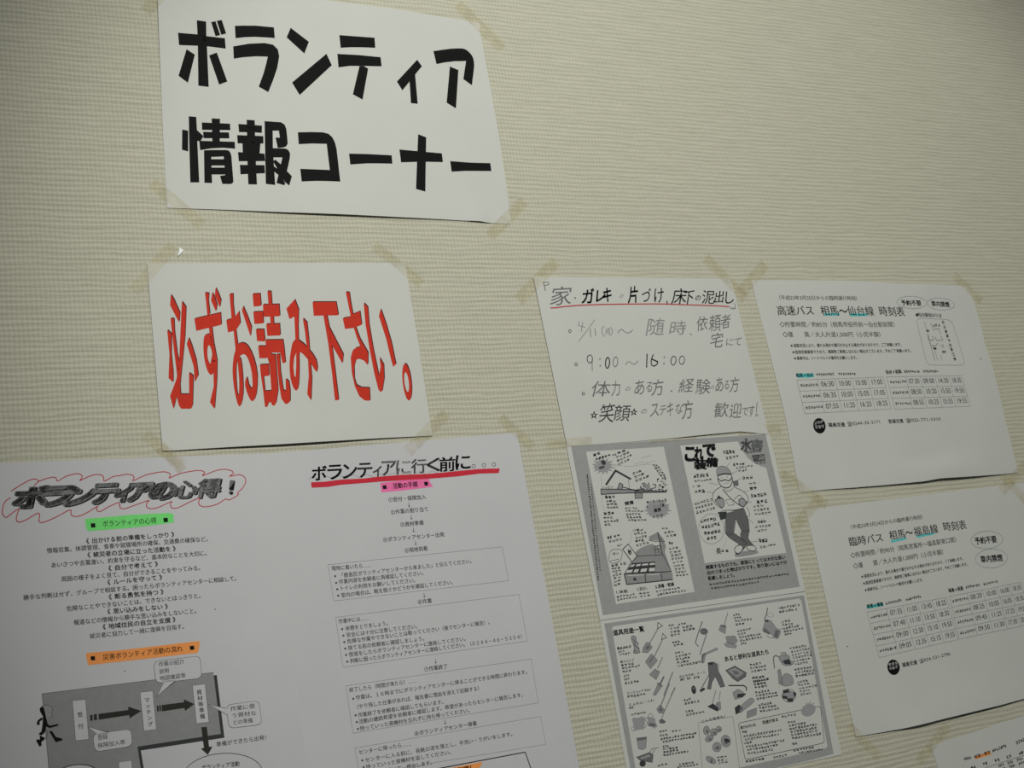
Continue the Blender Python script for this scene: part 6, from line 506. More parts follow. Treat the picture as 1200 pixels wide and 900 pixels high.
  ["machine_drawing",[["grey_ink_light",2,"P",[[102.74,-22.46],[101.73,-20.8],[99.93,-19.45],[97.44,-18.63],[94.64,-18.35],[91.84,-18.74],[89.35,-19.65],[87.54,-21.06],[86.52,-22.74],[86.54,-24.52],[87.46,-26.19],[89.31,-27.5],[91.75,-28.38],[94.57,-28.62],[97.39,-28.29],[99.85,-27.33],[101.74,-25.95],[102.68,-24.24]]],["grey_ink",3,"L",[[102.74,-22.46],[101.73,-20.8],[99.93,-19.45],[97.44,-18.63],[94.64,-18.35],[91.84,-18.74],[89.35,-19.65],[87.54,-21.06],[86.52,-22.74],[86.54,-24.52],[87.46,-26.19],[89.31,-27.5],[91.75,-28.38],[94.57,-28.62],[97.39,-28.29],[99.85,-27.33],[101.74,-25.95],[102.68,-24.24]],0.61,1],["grey_ink_light",2,"P",[[106.28,-16.77],[105.4,-15.75],[103.66,-14.97],[101.12,-14.57],[98.19,-14.55],[95.19,-14.95],[92.44,-15.68],[90.37,-16.7],[89.09,-17.85],[88.92,-19.01],[89.7,-20.04],[91.5,-20.8],[93.98,-21.23],[96.92,-21.23],[99.95,-20.86],[102.66,-20.1],[104.81,-19.1],[106.02,-17.94]]],["grey_ink",3,"L",[[106.28,-16.77],[105.4,-15.75],[103.66,-14.97],[101.12,-14.57],[98.19,-14.55],[95.19,-14.95],[92.44,-15.68],[90.37,-16.7],[89.09,-17.85],[88.92,-19.01],[89.7,-20.04],[91.5,-20.8],[93.98,-21.23],[96.92,-21.23],[99.95,-20.86],[102.66,-20.1],[104.81,-19.1],[106.02,-17.94]],0.61,1],["grey_ink_light",2,"P",[[98.5,20.63],[97.43,22.07],[95.4,23.2],[92.5,23.81],[89.19,23.92],[85.83,23.42],[82.79,22.47],[80.53,21.1],[79.17,19.52],[79.06,17.92],[80.02,16.46],[82.11,15.36],[84.94,14.69],[88.27,14.63],[91.66,15.07],[94.67,16.06],[97.02,17.41],[98.29,19.01]]],["grey_ink",3,"L",[[98.5,20.63],[97.43,22.07],[95.4,23.2],[92.5,23.81],[89.19,23.92],[85.83,23.42],[82.79,22.47],[80.53,21.1],[79.17,19.52],[79.06,17.92],[80.02,16.46],[82.11,15.36],[84.94,14.69],[88.27,14.63],[91.66,15.07],[94.67,16.06],[97.02,17.41],[98.29,19.01]],0.6,1],["grey_ink_dark",4,"P",[[92.52,-21.39],[100.86,-22.22],[102.86,-15.31],[92.83,-17.08]]],["grey_ink",1,"L",[[77.06,-13.94],[77.42,-17.67],[77.99,-22.82],[79.04,-26.66],[80.76,-28.13],[82.95,-28.28],[85.23,-27.53],[87.76,-25.44],[90.37,-22.44],[92.2,-20.24]],1.51,0],["grey_ink",1,"L",[[90.0,-30.73],[97.96,-30.2],[97.56,-25.49]],1.02,0],["grey_fill",2,"P",[[80.74,-11.11],[84.97,-12.44],[85.24,-5.81],[83.43,6.15],[78.53,4.54]]],["grey_ink",3,"L",[[80.74,-11.11],[84.97,-12.44],[85.24,-5.81],[83.43,6.15],[78.53,4.54]],0.5,1],["grey_ink_light",2,"P",[[86.05,-3.35],[89.21,-5.53],[92.76,-5.99],[96.76,-4.43],[99.9,-1.5],[100.85,2.78],[99.71,6.72],[95.47,8.27],[90.24,8.48],[85.27,7.9],[82.0,5.95],[83.09,1.31]]],["grey_ink",3,"L",[[86.05,-3.35],[89.21,-5.53],[92.76,-5.99],[96.76,-4.43],[99.9,-1.5],[100.85,2.78],[99.71,6.72],[95.47,8.27],[90.24,8.48],[85.27,7.9],[82.0,5.95],[83.09,1.31]],0.6,1],["grey_ink_dark",1,"L",[[87.62,-3.61],[92.57,-5.31],[96.69,-0.75]],1.01,0],["grey_ink_dark",4,"P",[[81.7,12.45],[90.8,11.84],[91.11,16.09],[82.2,16.02]]],["grey_ink_dark",4,"P",[[78.72,17.87],[86.99,20.19],[84.62,23.35],[79.22,21.43]]],["grey_ink_dark",4,"P",[[97.17,15.76],[100.87,18.62],[98.16,22.92],[95.91,20.27]]],["grey_ink_dark",4,"P",[[84.93,22.23],[94.97,23.64],[92.28,27.92],[85.43,25.79]]],["grey_ink",1,"L",[[98.95,21.16],[97.43,23.81],[94.66,25.84],[91.06,26.95],[87.18,26.97],[83.62,25.9],[80.9,23.9],[79.44,21.28],[79.46,18.44],[80.95,15.79],[83.7,13.75],[87.3,12.63],[91.18,12.59],[94.77,13.66],[97.51,15.66],[98.98,18.3]],0.9,1]]],
  ["scribble_drawing",[["grey_ink_light",1,"L",[[122.08,39.19],[119.35,39.92],[115.59,40.92],[112.75,41.77],[111.76,42.3],[111.69,42.66],[111.73,42.9]],1.0,0],["grey_ink_light",1,"L",[[118.79,43.24],[116.32,42.95],[112.91,42.5],[110.3,41.9],[109.29,40.98],[109.07,39.91],[109.0,39.14]],1.0,0],["grey_ink_light",1,"L",[[112.97,44.78],[111.59,43.77],[109.71,42.3],[108.48,40.61],[108.55,38.48],[109.27,36.14],[109.84,34.47]],1.0,0],["grey_ink_light",1,"L",[[107.38,43.11],[107.39,42.02],[107.49,40.41],[108.14,38.49],[109.89,35.96],[112.2,33.12],[113.87,31.1]],1.0,0],["grey_ink_light",1,"L",[[104.61,39.02],[105.68,38.51],[107.29,37.71],[109.45,36.54],[112.69,34.6],[116.49,32.27],[119.21,30.6]],1.0,0],["grey_ink_light",1,"L",[[105.97,34.42],[107.27,34.88],[109.21,35.49],[111.78,35.68],[115.63,35.05],[120.12,34.01],[123.32,33.23]],1.0,0],["grey_ink_light",1,"L",[[110.83,31.46],[111.41,32.84],[112.34,34.77],[114.06,36.31],[117.32,37.1],[121.37,37.51],[124.28,37.75]],1.0,0],["grey_ink_light",1,"L",[[116.92,31.55],[116.17,33.36],[115.22,35.91],[115.19,38.15],[116.97,39.78],[119.66,41.12],[121.63,42.02]],1.0,0],["grey_ink_light",1,"L",[[121.36,34.65],[119.29,36.19],[116.49,38.36],[114.65,40.31],[114.74,41.83],[115.8,43.13],[116.63,44.03]],1.01,0],["grey_ink_light",2,"P",[[123.51,37.29],[123.6,40.39],[121.53,43.44],[117.74,45.84],[112.97,47.11],[108.17,47.01],[104.28,45.57],[102.07,43.06],[101.97,39.99],[104.01,36.95],[107.78,34.54],[112.55,33.25],[117.37,33.33],[121.29,34.77]]]]],
  ["gloves_drawing",[["grey_ink",1,"L",[[-128.32,14.94],[-127.26,14.45],[-125.78,14.12],[-124.5,14.19],[-123.48,14.94],[-122.67,16.09],[-122.53,17.1],[-123.51,17.84],[-125.15,18.43],[-126.54,18.68],[-127.35,18.41],[-127.91,17.8],[-128.28,17.12],[-128.56,16.38],[-128.65,15.58]],0.55,1],["grey_ink",1,"L",[[-119.22,15.19],[-118.16,14.7],[-116.67,14.36],[-115.38,14.44],[-114.36,15.19],[-113.55,16.34],[-113.4,17.35],[-114.39,18.09],[-116.04,18.69],[-117.44,18.94],[-118.25,18.67],[-118.82,18.06],[-119.19,17.37],[-119.47,16.64],[-119.56,15.83]],0.56,1],["grey_ink",1,"L",[[-127.19,21.62],[-126.14,21.13],[-124.65,20.81],[-123.37,20.89],[-122.36,21.63],[-121.55,22.78],[-121.41,23.79],[-122.39,24.52],[-124.03,25.11],[-125.41,25.36],[-126.23,25.09],[-126.78,24.48],[-127.15,23.8],[-127.44,23.06],[-127.53,22.26]],0.55,1],["grey_ink",1,"L",[[-118.34,22.94],[-117.28,22.45],[-115.78,22.13],[-114.5,22.2],[-113.48,22.95],[-112.67,24.11],[-112.53,25.11],[-113.51,25.85],[-115.16,26.44],[-116.56,26.68],[-117.37,26.42],[-117.93,25.8],[-118.3,25.12],[-118.58,24.38],[-118.68,23.58]],0.55,1],["grey_ink",1,"L",[[-131.67,24.2],[-130.62,23.72],[-129.14,23.39],[-127.86,23.47],[-126.85,24.22],[-126.04,25.37],[-125.9,26.37],[-126.88,27.1],[-128.51,27.69],[-129.89,27.93],[-130.7,27.66],[-131.26,27.05],[-131.63,26.37],[-131.91,25.64],[-132.0,24.84]],0.55,1],["grey_ink",1,"L",[[-107.04,13.69],[-105.97,13.2],[-104.46,12.86],[-103.16,12.94],[-102.14,13.69],[-101.32,14.85],[-101.18,15.86],[-102.18,16.61],[-103.84,17.21],[-105.25,17.46],[-106.07,17.19],[-106.64,16.57],[-107.01,15.88],[-107.29,15.14],[-107.38,14.34]],0.56,1],["grey_ink",1,"L",[[-110.23,21.97],[-109.17,21.48],[-107.67,21.15],[-106.37,21.23],[-105.35,21.98],[-104.54,23.13],[-104.4,24.14],[-105.39,24.89],[-107.05,25.48],[-108.45,25.72],[-109.27,25.45],[-109.83,24.84],[-110.2,24.15],[-110.48,23.42],[-110.58,22.61]],0.56,1],["grey_ink",1,"L",[[-104.33,25.03],[-103.26,24.54],[-101.76,24.21],[-100.46,24.29],[-99.44,25.04],[-98.62,26.2],[-98.48,27.21],[-99.48,27.95],[-101.14,28.54],[-102.55,28.79],[-103.37,28.52],[-103.93,27.9],[-104.31,27.21],[-104.59,26.48],[-104.68,25.67]],0.56,1],["grey_ink",1,"L",[[-111.83,17.36],[-110.76,16.87],[-109.26,16.54],[-107.97,16.62],[-106.94,17.37],[-106.13,18.53],[-105.99,19.54],[-106.98,20.28],[-108.64,20.88],[-110.04,21.12],[-110.86,20.85],[-111.42,20.24],[-111.8,19.55],[-112.08,18.82],[-112.17,18.01]],0.56,1],["grey_ink_light",2,"P",[[-128.38,14.06],[-111.65,15.42],[-115.78,27.89],[-128.75,27.45]]],["grey_ink_light",2,"P",[[-108.86,14.74],[-99.1,18.36],[-99.76,27.02],[-109.98,25.49]]],["grey_ink",3,"P",[[-107.33,21.96],[-99.02,24.94],[-101.29,27.88],[-109.22,25.61]]]]],
  ["bucket_drawing",[["grey_ink_light",2,"P",[[-127.49,35.86],[-114.58,36.53],[-118.24,48.07],[-123.15,49.02],[-127.69,47.24]]],["grey_ink",3,"L",[[-127.49,35.86],[-114.58,36.53],[-118.24,48.07],[-123.15,49.02],[-127.69,47.24]],0.55,1],["grey_ink",4,"P",[[-127.49,35.86],[-114.58,36.53],[-115.41,39.01],[-127.39,38.89]]],["grey_ink",1,"L",[[-127.65,41.22],[-116.32,41.89]],0.55,0]]],
  ["wheelbarrow_drawing",[["grey_ink",2,"P",[[-131.93,55.78],[-114.48,53.4],[-110.55,56.82],[-113.57,64.29],[-128.17,59.8]]],["grey_ink_dark",3,"L",[[-131.93,55.78],[-114.48,53.4],[-110.55,56.82],[-113.57,64.29],[-128.17,59.8]],0.54,1],["grey_ink_light",4,"P",[[-127.52,56.91],[-115.46,55.4],[-114.42,57.71],[-126.19,59.05]]],["grey_ink_dark",3,"P",[[-121.9,64.23],[-122.62,65.6],[-123.99,66.57],[-125.74,66.95],[-127.52,66.66],[-128.98,65.76],[-129.83,64.44],[-129.91,62.94],[-129.19,61.58],[-127.83,60.61],[-126.08,60.23],[-124.29,60.51],[-122.83,61.41],[-121.97,62.74]]],["grey_ink",1,"L",[[-114.48,53.4],[-110.29,49.96],[-101.67,50.23]],0.82,0],["grey_ink",1,"L",[[-112.43,55.88],[-106.63,51.18]],0.82,0]]],
  ["frame",[["grey_ink",1,"L",[[-44.05,33.57],[-43.75,32.62],[-43.15,31.94],[-42.26,31.53],[-41.06,31.4],[1.53,31.32],[2.73,31.46],[3.56,31.87],[4.01,32.56],[4.1,33.53],[-0.78,87.56],[-1.04,88.5],[-1.61,89.15],[-2.5,89.53],[-3.71,89.62],[-48.81,88.1],[-49.95,87.93],[-50.72,87.51],[-51.13,86.83],[-51.17,85.9]],0.47,1]]],
  ["frame",[["grey_ink_dark",1,"L",[[9.75,43.38],[10.04,41.93],[10.85,40.88],[12.16,40.23],[14.0,39.99],[127.09,37.97],[129.01,38.15],[130.31,38.77],[131.0,39.82],[131.07,41.32],[126.06,76.76],[125.57,78.24],[124.59,79.3],[123.12,79.95],[121.16,80.18],[13.12,81.23],[11.31,81.05],[10.02,80.45],[9.27,79.43],[9.04,78.0]],0.67,1]]],
  ["first_aid_drawing",[["grey_ink_light",2,"P",[[-30.8,42.24],[-31.6,43.98],[-32.87,45.39],[-34.51,46.16],[-36.21,46.31],[-37.72,45.67],[-38.86,44.48],[-39.36,42.8],[-39.27,40.96],[-38.47,39.23],[-37.2,37.82],[-35.57,37.04],[-33.86,36.88],[-32.35,37.52],[-31.21,38.72],[-30.71,40.4]]],["grey_ink",3,"L",[[-30.8,42.24],[-31.6,43.98],[-32.87,45.39],[-34.51,46.16],[-36.21,46.31],[-37.72,45.67],[-38.86,44.48],[-39.36,42.8],[-39.27,40.96],[-38.47,39.23],[-37.2,37.82],[-35.57,37.04],[-33.86,36.88],[-32.35,37.52],[-31.21,38.72],[-30.71,40.4]],0.66,1],["grey_ink",4,"P",[[-32.34,42.9],[-33.5,44.25],[-35.39,44.34],[-36.57,43.11],[-36.16,41.47],[-34.47,40.67],[-32.77,41.3]]],["grey_ink_light",2,"P",[[-21.48,46.81],[-22.8,47.92],[-24.5,48.61],[-26.4,48.66],[-28.19,48.18],[-29.56,47.14],[-30.39,45.78],[-30.43,44.25],[-29.81,42.8],[-28.5,41.69],[-26.79,41.0],[-24.89,40.94],[-23.09,41.42],[-21.72,42.46],[-20.89,43.83],[-20.86,45.36]]],["grey_ink",3,"L",[[-21.48,46.81],[-22.8,47.92],[-24.5,48.61],[-26.4,48.66],[-28.19,48.18],[-29.56,47.14],[-30.39,45.78],[-30.43,44.25],[-29.81,42.8],[-28.5,41.69],[-26.79,41.0],[-24.89,40.94],[-23.09,41.42],[-21.72,42.46],[-20.89,43.83],[-20.86,45.36]],0.66,1],["grey_ink",4,"P",[[-23.26,47.09],[-24.97,47.51],[-26.75,46.64],[-27.26,45.12],[-26.12,44.1],[-24.18,44.35],[-22.91,45.68]]],["grey_ink_light",2,"P",[[-15.79,44.96],[-17.12,45.5],[-18.6,45.64],[-20.0,45.27],[-21.15,44.53],[-21.8,43.47],[-21.96,42.29],[-21.48,41.16],[-20.54,40.22],[-19.21,39.68],[-17.73,39.53],[-16.33,39.9],[-15.17,40.64],[-14.52,41.7],[-14.37,42.89],[-14.85,44.02]]],["grey_ink",3,"L",[[-15.79,44.96],[-17.12,45.5],[-18.6,45.64],[-20.0,45.27],[-21.15,44.53],[-21.8,43.47],[-21.96,42.29],[-21.48,41.16],[-20.54,40.22],[-19.21,39.68],[-17.73,39.53],[-16.33,39.9],[-15.17,40.64],[-14.52,41.7],[-14.37,42.89],[-14.85,44.02]],0.67,1],["grey_ink",4,"P",[[-17.04,45.03],[-18.39,44.77],[-19.13,43.6],[-18.71,42.41],[-17.43,42.09],[-16.27,42.89],[-16.1,44.2]]],["grey_ink_light",2,"P",[[-32.17,53.8],[-34.42,54.13],[-36.53,54.0],[-38.12,53.33],[-39.08,52.29],[-39.1,50.99],[-38.35,49.66],[-36.78,48.5],[-34.76,47.64],[-32.51,47.3],[-30.4,47.43],[-28.79,48.11],[-27.83,49.14],[-27.81,50.45],[-28.57,51.79],[-30.15,52.94]]],["grey_ink",3,"L",[[-32.17,53.8],[-34.42,54.13],[-36.53,54.0],[-38.12,53.33],[-39.08,52.29],[-39.1,50.99],[-38.35,49.66],[-36.78,48.5],[-34.76,47.64],[-32.51,47.3],[-30.4,47.43],[-28.79,48.11],[-27.83,49.14],[-27.81,50.45],[-28.57,51.79],[-30.15,52.94]],0.66,1],["grey_ink",4,"P",[[-33.39,53.28],[-35.0,52.33],[-35.02,50.9],[-33.43,50.07],[-31.43,50.47],[-30.53,51.79],[-31.4,53.04]]],["grey_ink_light",2,"P",[[-12.29,63.44],[-14.76,62.86],[-16.86,61.46],[-18.15,59.3],[-18.62,56.82],[-17.99,54.35],[-16.55,52.22],[-14.36,50.87],[-11.85,50.35],[-9.38,50.93],[-7.27,52.32],[-5.97,54.49],[-5.5,56.99],[-6.14,59.47],[-7.59,61.59],[-9.79,62.93]]],["grey_ink",3,"L",[[-12.29,63.44],[-14.76,62.86],[-16.86,61.46],[-18.15,59.3],[-18.62,56.82],[-17.99,54.35],[-16.55,52.22],[-14.36,50.87],[-11.85,50.35],[-9.38,50.93],[-7.27,52.32],[-5.97,54.49],[-5.5,56.99],[-6.14,59.47],[-7.59,61.59],[-9.79,62.93]],0.66,1],["grey_ink",4,"P",[[-14.41,60.2],[-14.75,58.17],[-12.63,55.93],[-9.65,55.15],[-8.05,56.44],[-9.04,58.81],[-11.88,60.48]]],["grey_ink_light",2,"P",[[-28.07,66.3],[-29.97,65.24],[-31.29,63.67],[-31.67,61.72],[-31.23,59.74],[-29.87,58.04],[-27.94,56.8],[-25.63,56.34],[-23.32,56.58],[-21.41,57.64],[-20.09,59.22],[-19.71,61.17],[-20.14,63.16],[-21.52,64.86],[-23.46,66.1],[-25.77,66.55]]],["grey_ink",3,"L",[[-28.07,66.3],[-29.97,65.24],[-31.29,63.67],[-31.67,61.72],[-31.23,59.74],[-29.87,58.04],[-27.94,56.8],[-25.63,56.34],[-23.32,56.58],[-21.41,57.64],[-20.09,59.22],[-19.71,61.17],[-20.14,63.16],[-21.52,64.86],[-23.46,66.1],[-25.77,66.55]],0.66,1],["grey_ink",4,"P",[[-28.27,63.05],[-27.52,61.37],[-24.96,60.48],[-22.51,61.05],[-22.03,62.66],[-23.87,64.09],[-26.65,64.26]]],["grey_ink_light",2,"P",[[-39.56,76.23],[-41.49,74.54],[-42.81,72.76],[-43.18,71.19],[-42.71,70.0],[-41.3,69.47],[-39.32,69.56],[-36.95,70.39],[-34.6,71.71],[-32.67,73.41],[-31.33,75.19],[-30.97,76.76],[-31.44,77.95],[-32.86,78.48],[-34.85,78.39],[-37.22,77.55]]],["grey_ink",3,"L",[[-39.56,76.23],[-41.49,74.54],[-42.81,72.76],[-43.18,71.19],[-42.71,70.0],[-41.3,69.47],[-39.32,69.56],[-36.95,70.39],[-34.6,71.71],[-32.67,73.41],[-31.33,75.19],[-30.97,76.76],[-31.44,77.95],[-32.86,78.48],[-34.85,78.39],[-37.22,77.55]],0.65,1],["grey_ink",4,"P",[[-38.3,74.5],[-36.92,72.87],[-35.23,72.8],[-34.5,74.35],[-35.28,76.35],[-36.98,77.29],[-38.32,76.46]]],["grey_ink_dark",5,"P",[[-6.83,58.26],[-8.94,59.06],[-12.0,58.34],[-14.22,56.52],[-14.3,54.67],[-12.19,53.87],[-9.14,54.59],[-6.91,56.41]]]]],
 ],
 []],
["illustrated_sheet","grey-bordered printed sheet with drawings of a helmeted worker and a wrecked house","printed sheet",[205.1,180.3],1.1,[[165.0,2.3,18.7,61.7,0.8]],[[0.02,0.013,1.5,0.15]],[[-148.8,-102.5],[147.8,-102.4],[147.6,101.4],[-146.4,103.4]],{},[0.0117,0.9999],48,36,
 [
  ["grey_border",[["border_grey",0,"P",[[-142.53,-100.84],[141.15,-100.98],[140.85,95.07],[-141.46,98.27]]]]],
  ["white_panel",[["paper",0.5,"P",[[-123.95,-93.01],[-14.89,-93.11],[-13.08,85.3],[-121.73,87.82]]]]],
  ["white_panel",[["paper",0.5,"P",[[8.97,-93.07],[96.1,-93.68],[99.3,-82.58],[105.75,-71.87],[113.21,-64.97],[121.34,-60.57],[130.58,-57.31],[131.78,51.78],[9.42,53.05]]]]],
  ["burst_mark",[["grey_ink_light",2,"P",[[-94.36,-73.76],[-88.04,-70.94],[-97.13,-70.91],[-92.63,-66.86],[-99.22,-68.62],[-100.48,-64.35],[-103.54,-67.56],[-106.94,-63.7],[-108.25,-67.86],[-114.45,-65.26],[-111.55,-69.41],[-118.82,-68.54],[-115.22,-72.05],[-118.9,-72.88],[-115.79,-75.09],[-119.87,-77.76],[-112.42,-77.9],[-117.27,-81.95],[-109.54,-80.14],[-109.36,-84.5],[-105.79,-81.26],[-102.4,-85.16],[-100.87,-80.97],[-95.21,-83.66],[-97.86,-79.44],[-89.38,-80.27],[-94.87,-76.82],[-89.69,-75.9]]]]],
  ["burst_mark",[["grey_ink_light",2,"P",[[-26.57,-16.02],[-21.98,-13.54],[-29.9,-12.94],[-25.64,-9.84],[-31.18,-10.11],[-32.89,-7.18],[-35.08,-8.25],[-37.96,-5.48],[-41.13,-7.58],[-44.13,-5.26],[-45.84,-7.97],[-50.36,-6.5],[-51.17,-9.55],[-53.85,-8.88],[-54.97,-12.02],[-58.72,-12.49],[-54.62,-14.9],[-62.02,-16.7],[-55.12,-18.26],[-58.36,-20.62],[-55.91,-21.64],[-54.15,-24.26],[-51.67,-24.24],[-51.77,-27.32],[-45.96,-25.98],[-45.69,-28.98],[-41.72,-26.82],[-38.6,-29.18],[-36.31,-26.41],[-32.93,-28.02],[-32.15,-24.93],[-26.16,-25.38],[-29.93,-22.58],[-23.0,-21.87],[-26.14,-19.34],[-24.68,-18.0]]],["grey_ink_dark",3,"P",[[-106.55,-80.9],[-101.86,-81.55],[-99.7,-78.16],[-101.86,-75.39],[-105.85,-76.22]]]]],
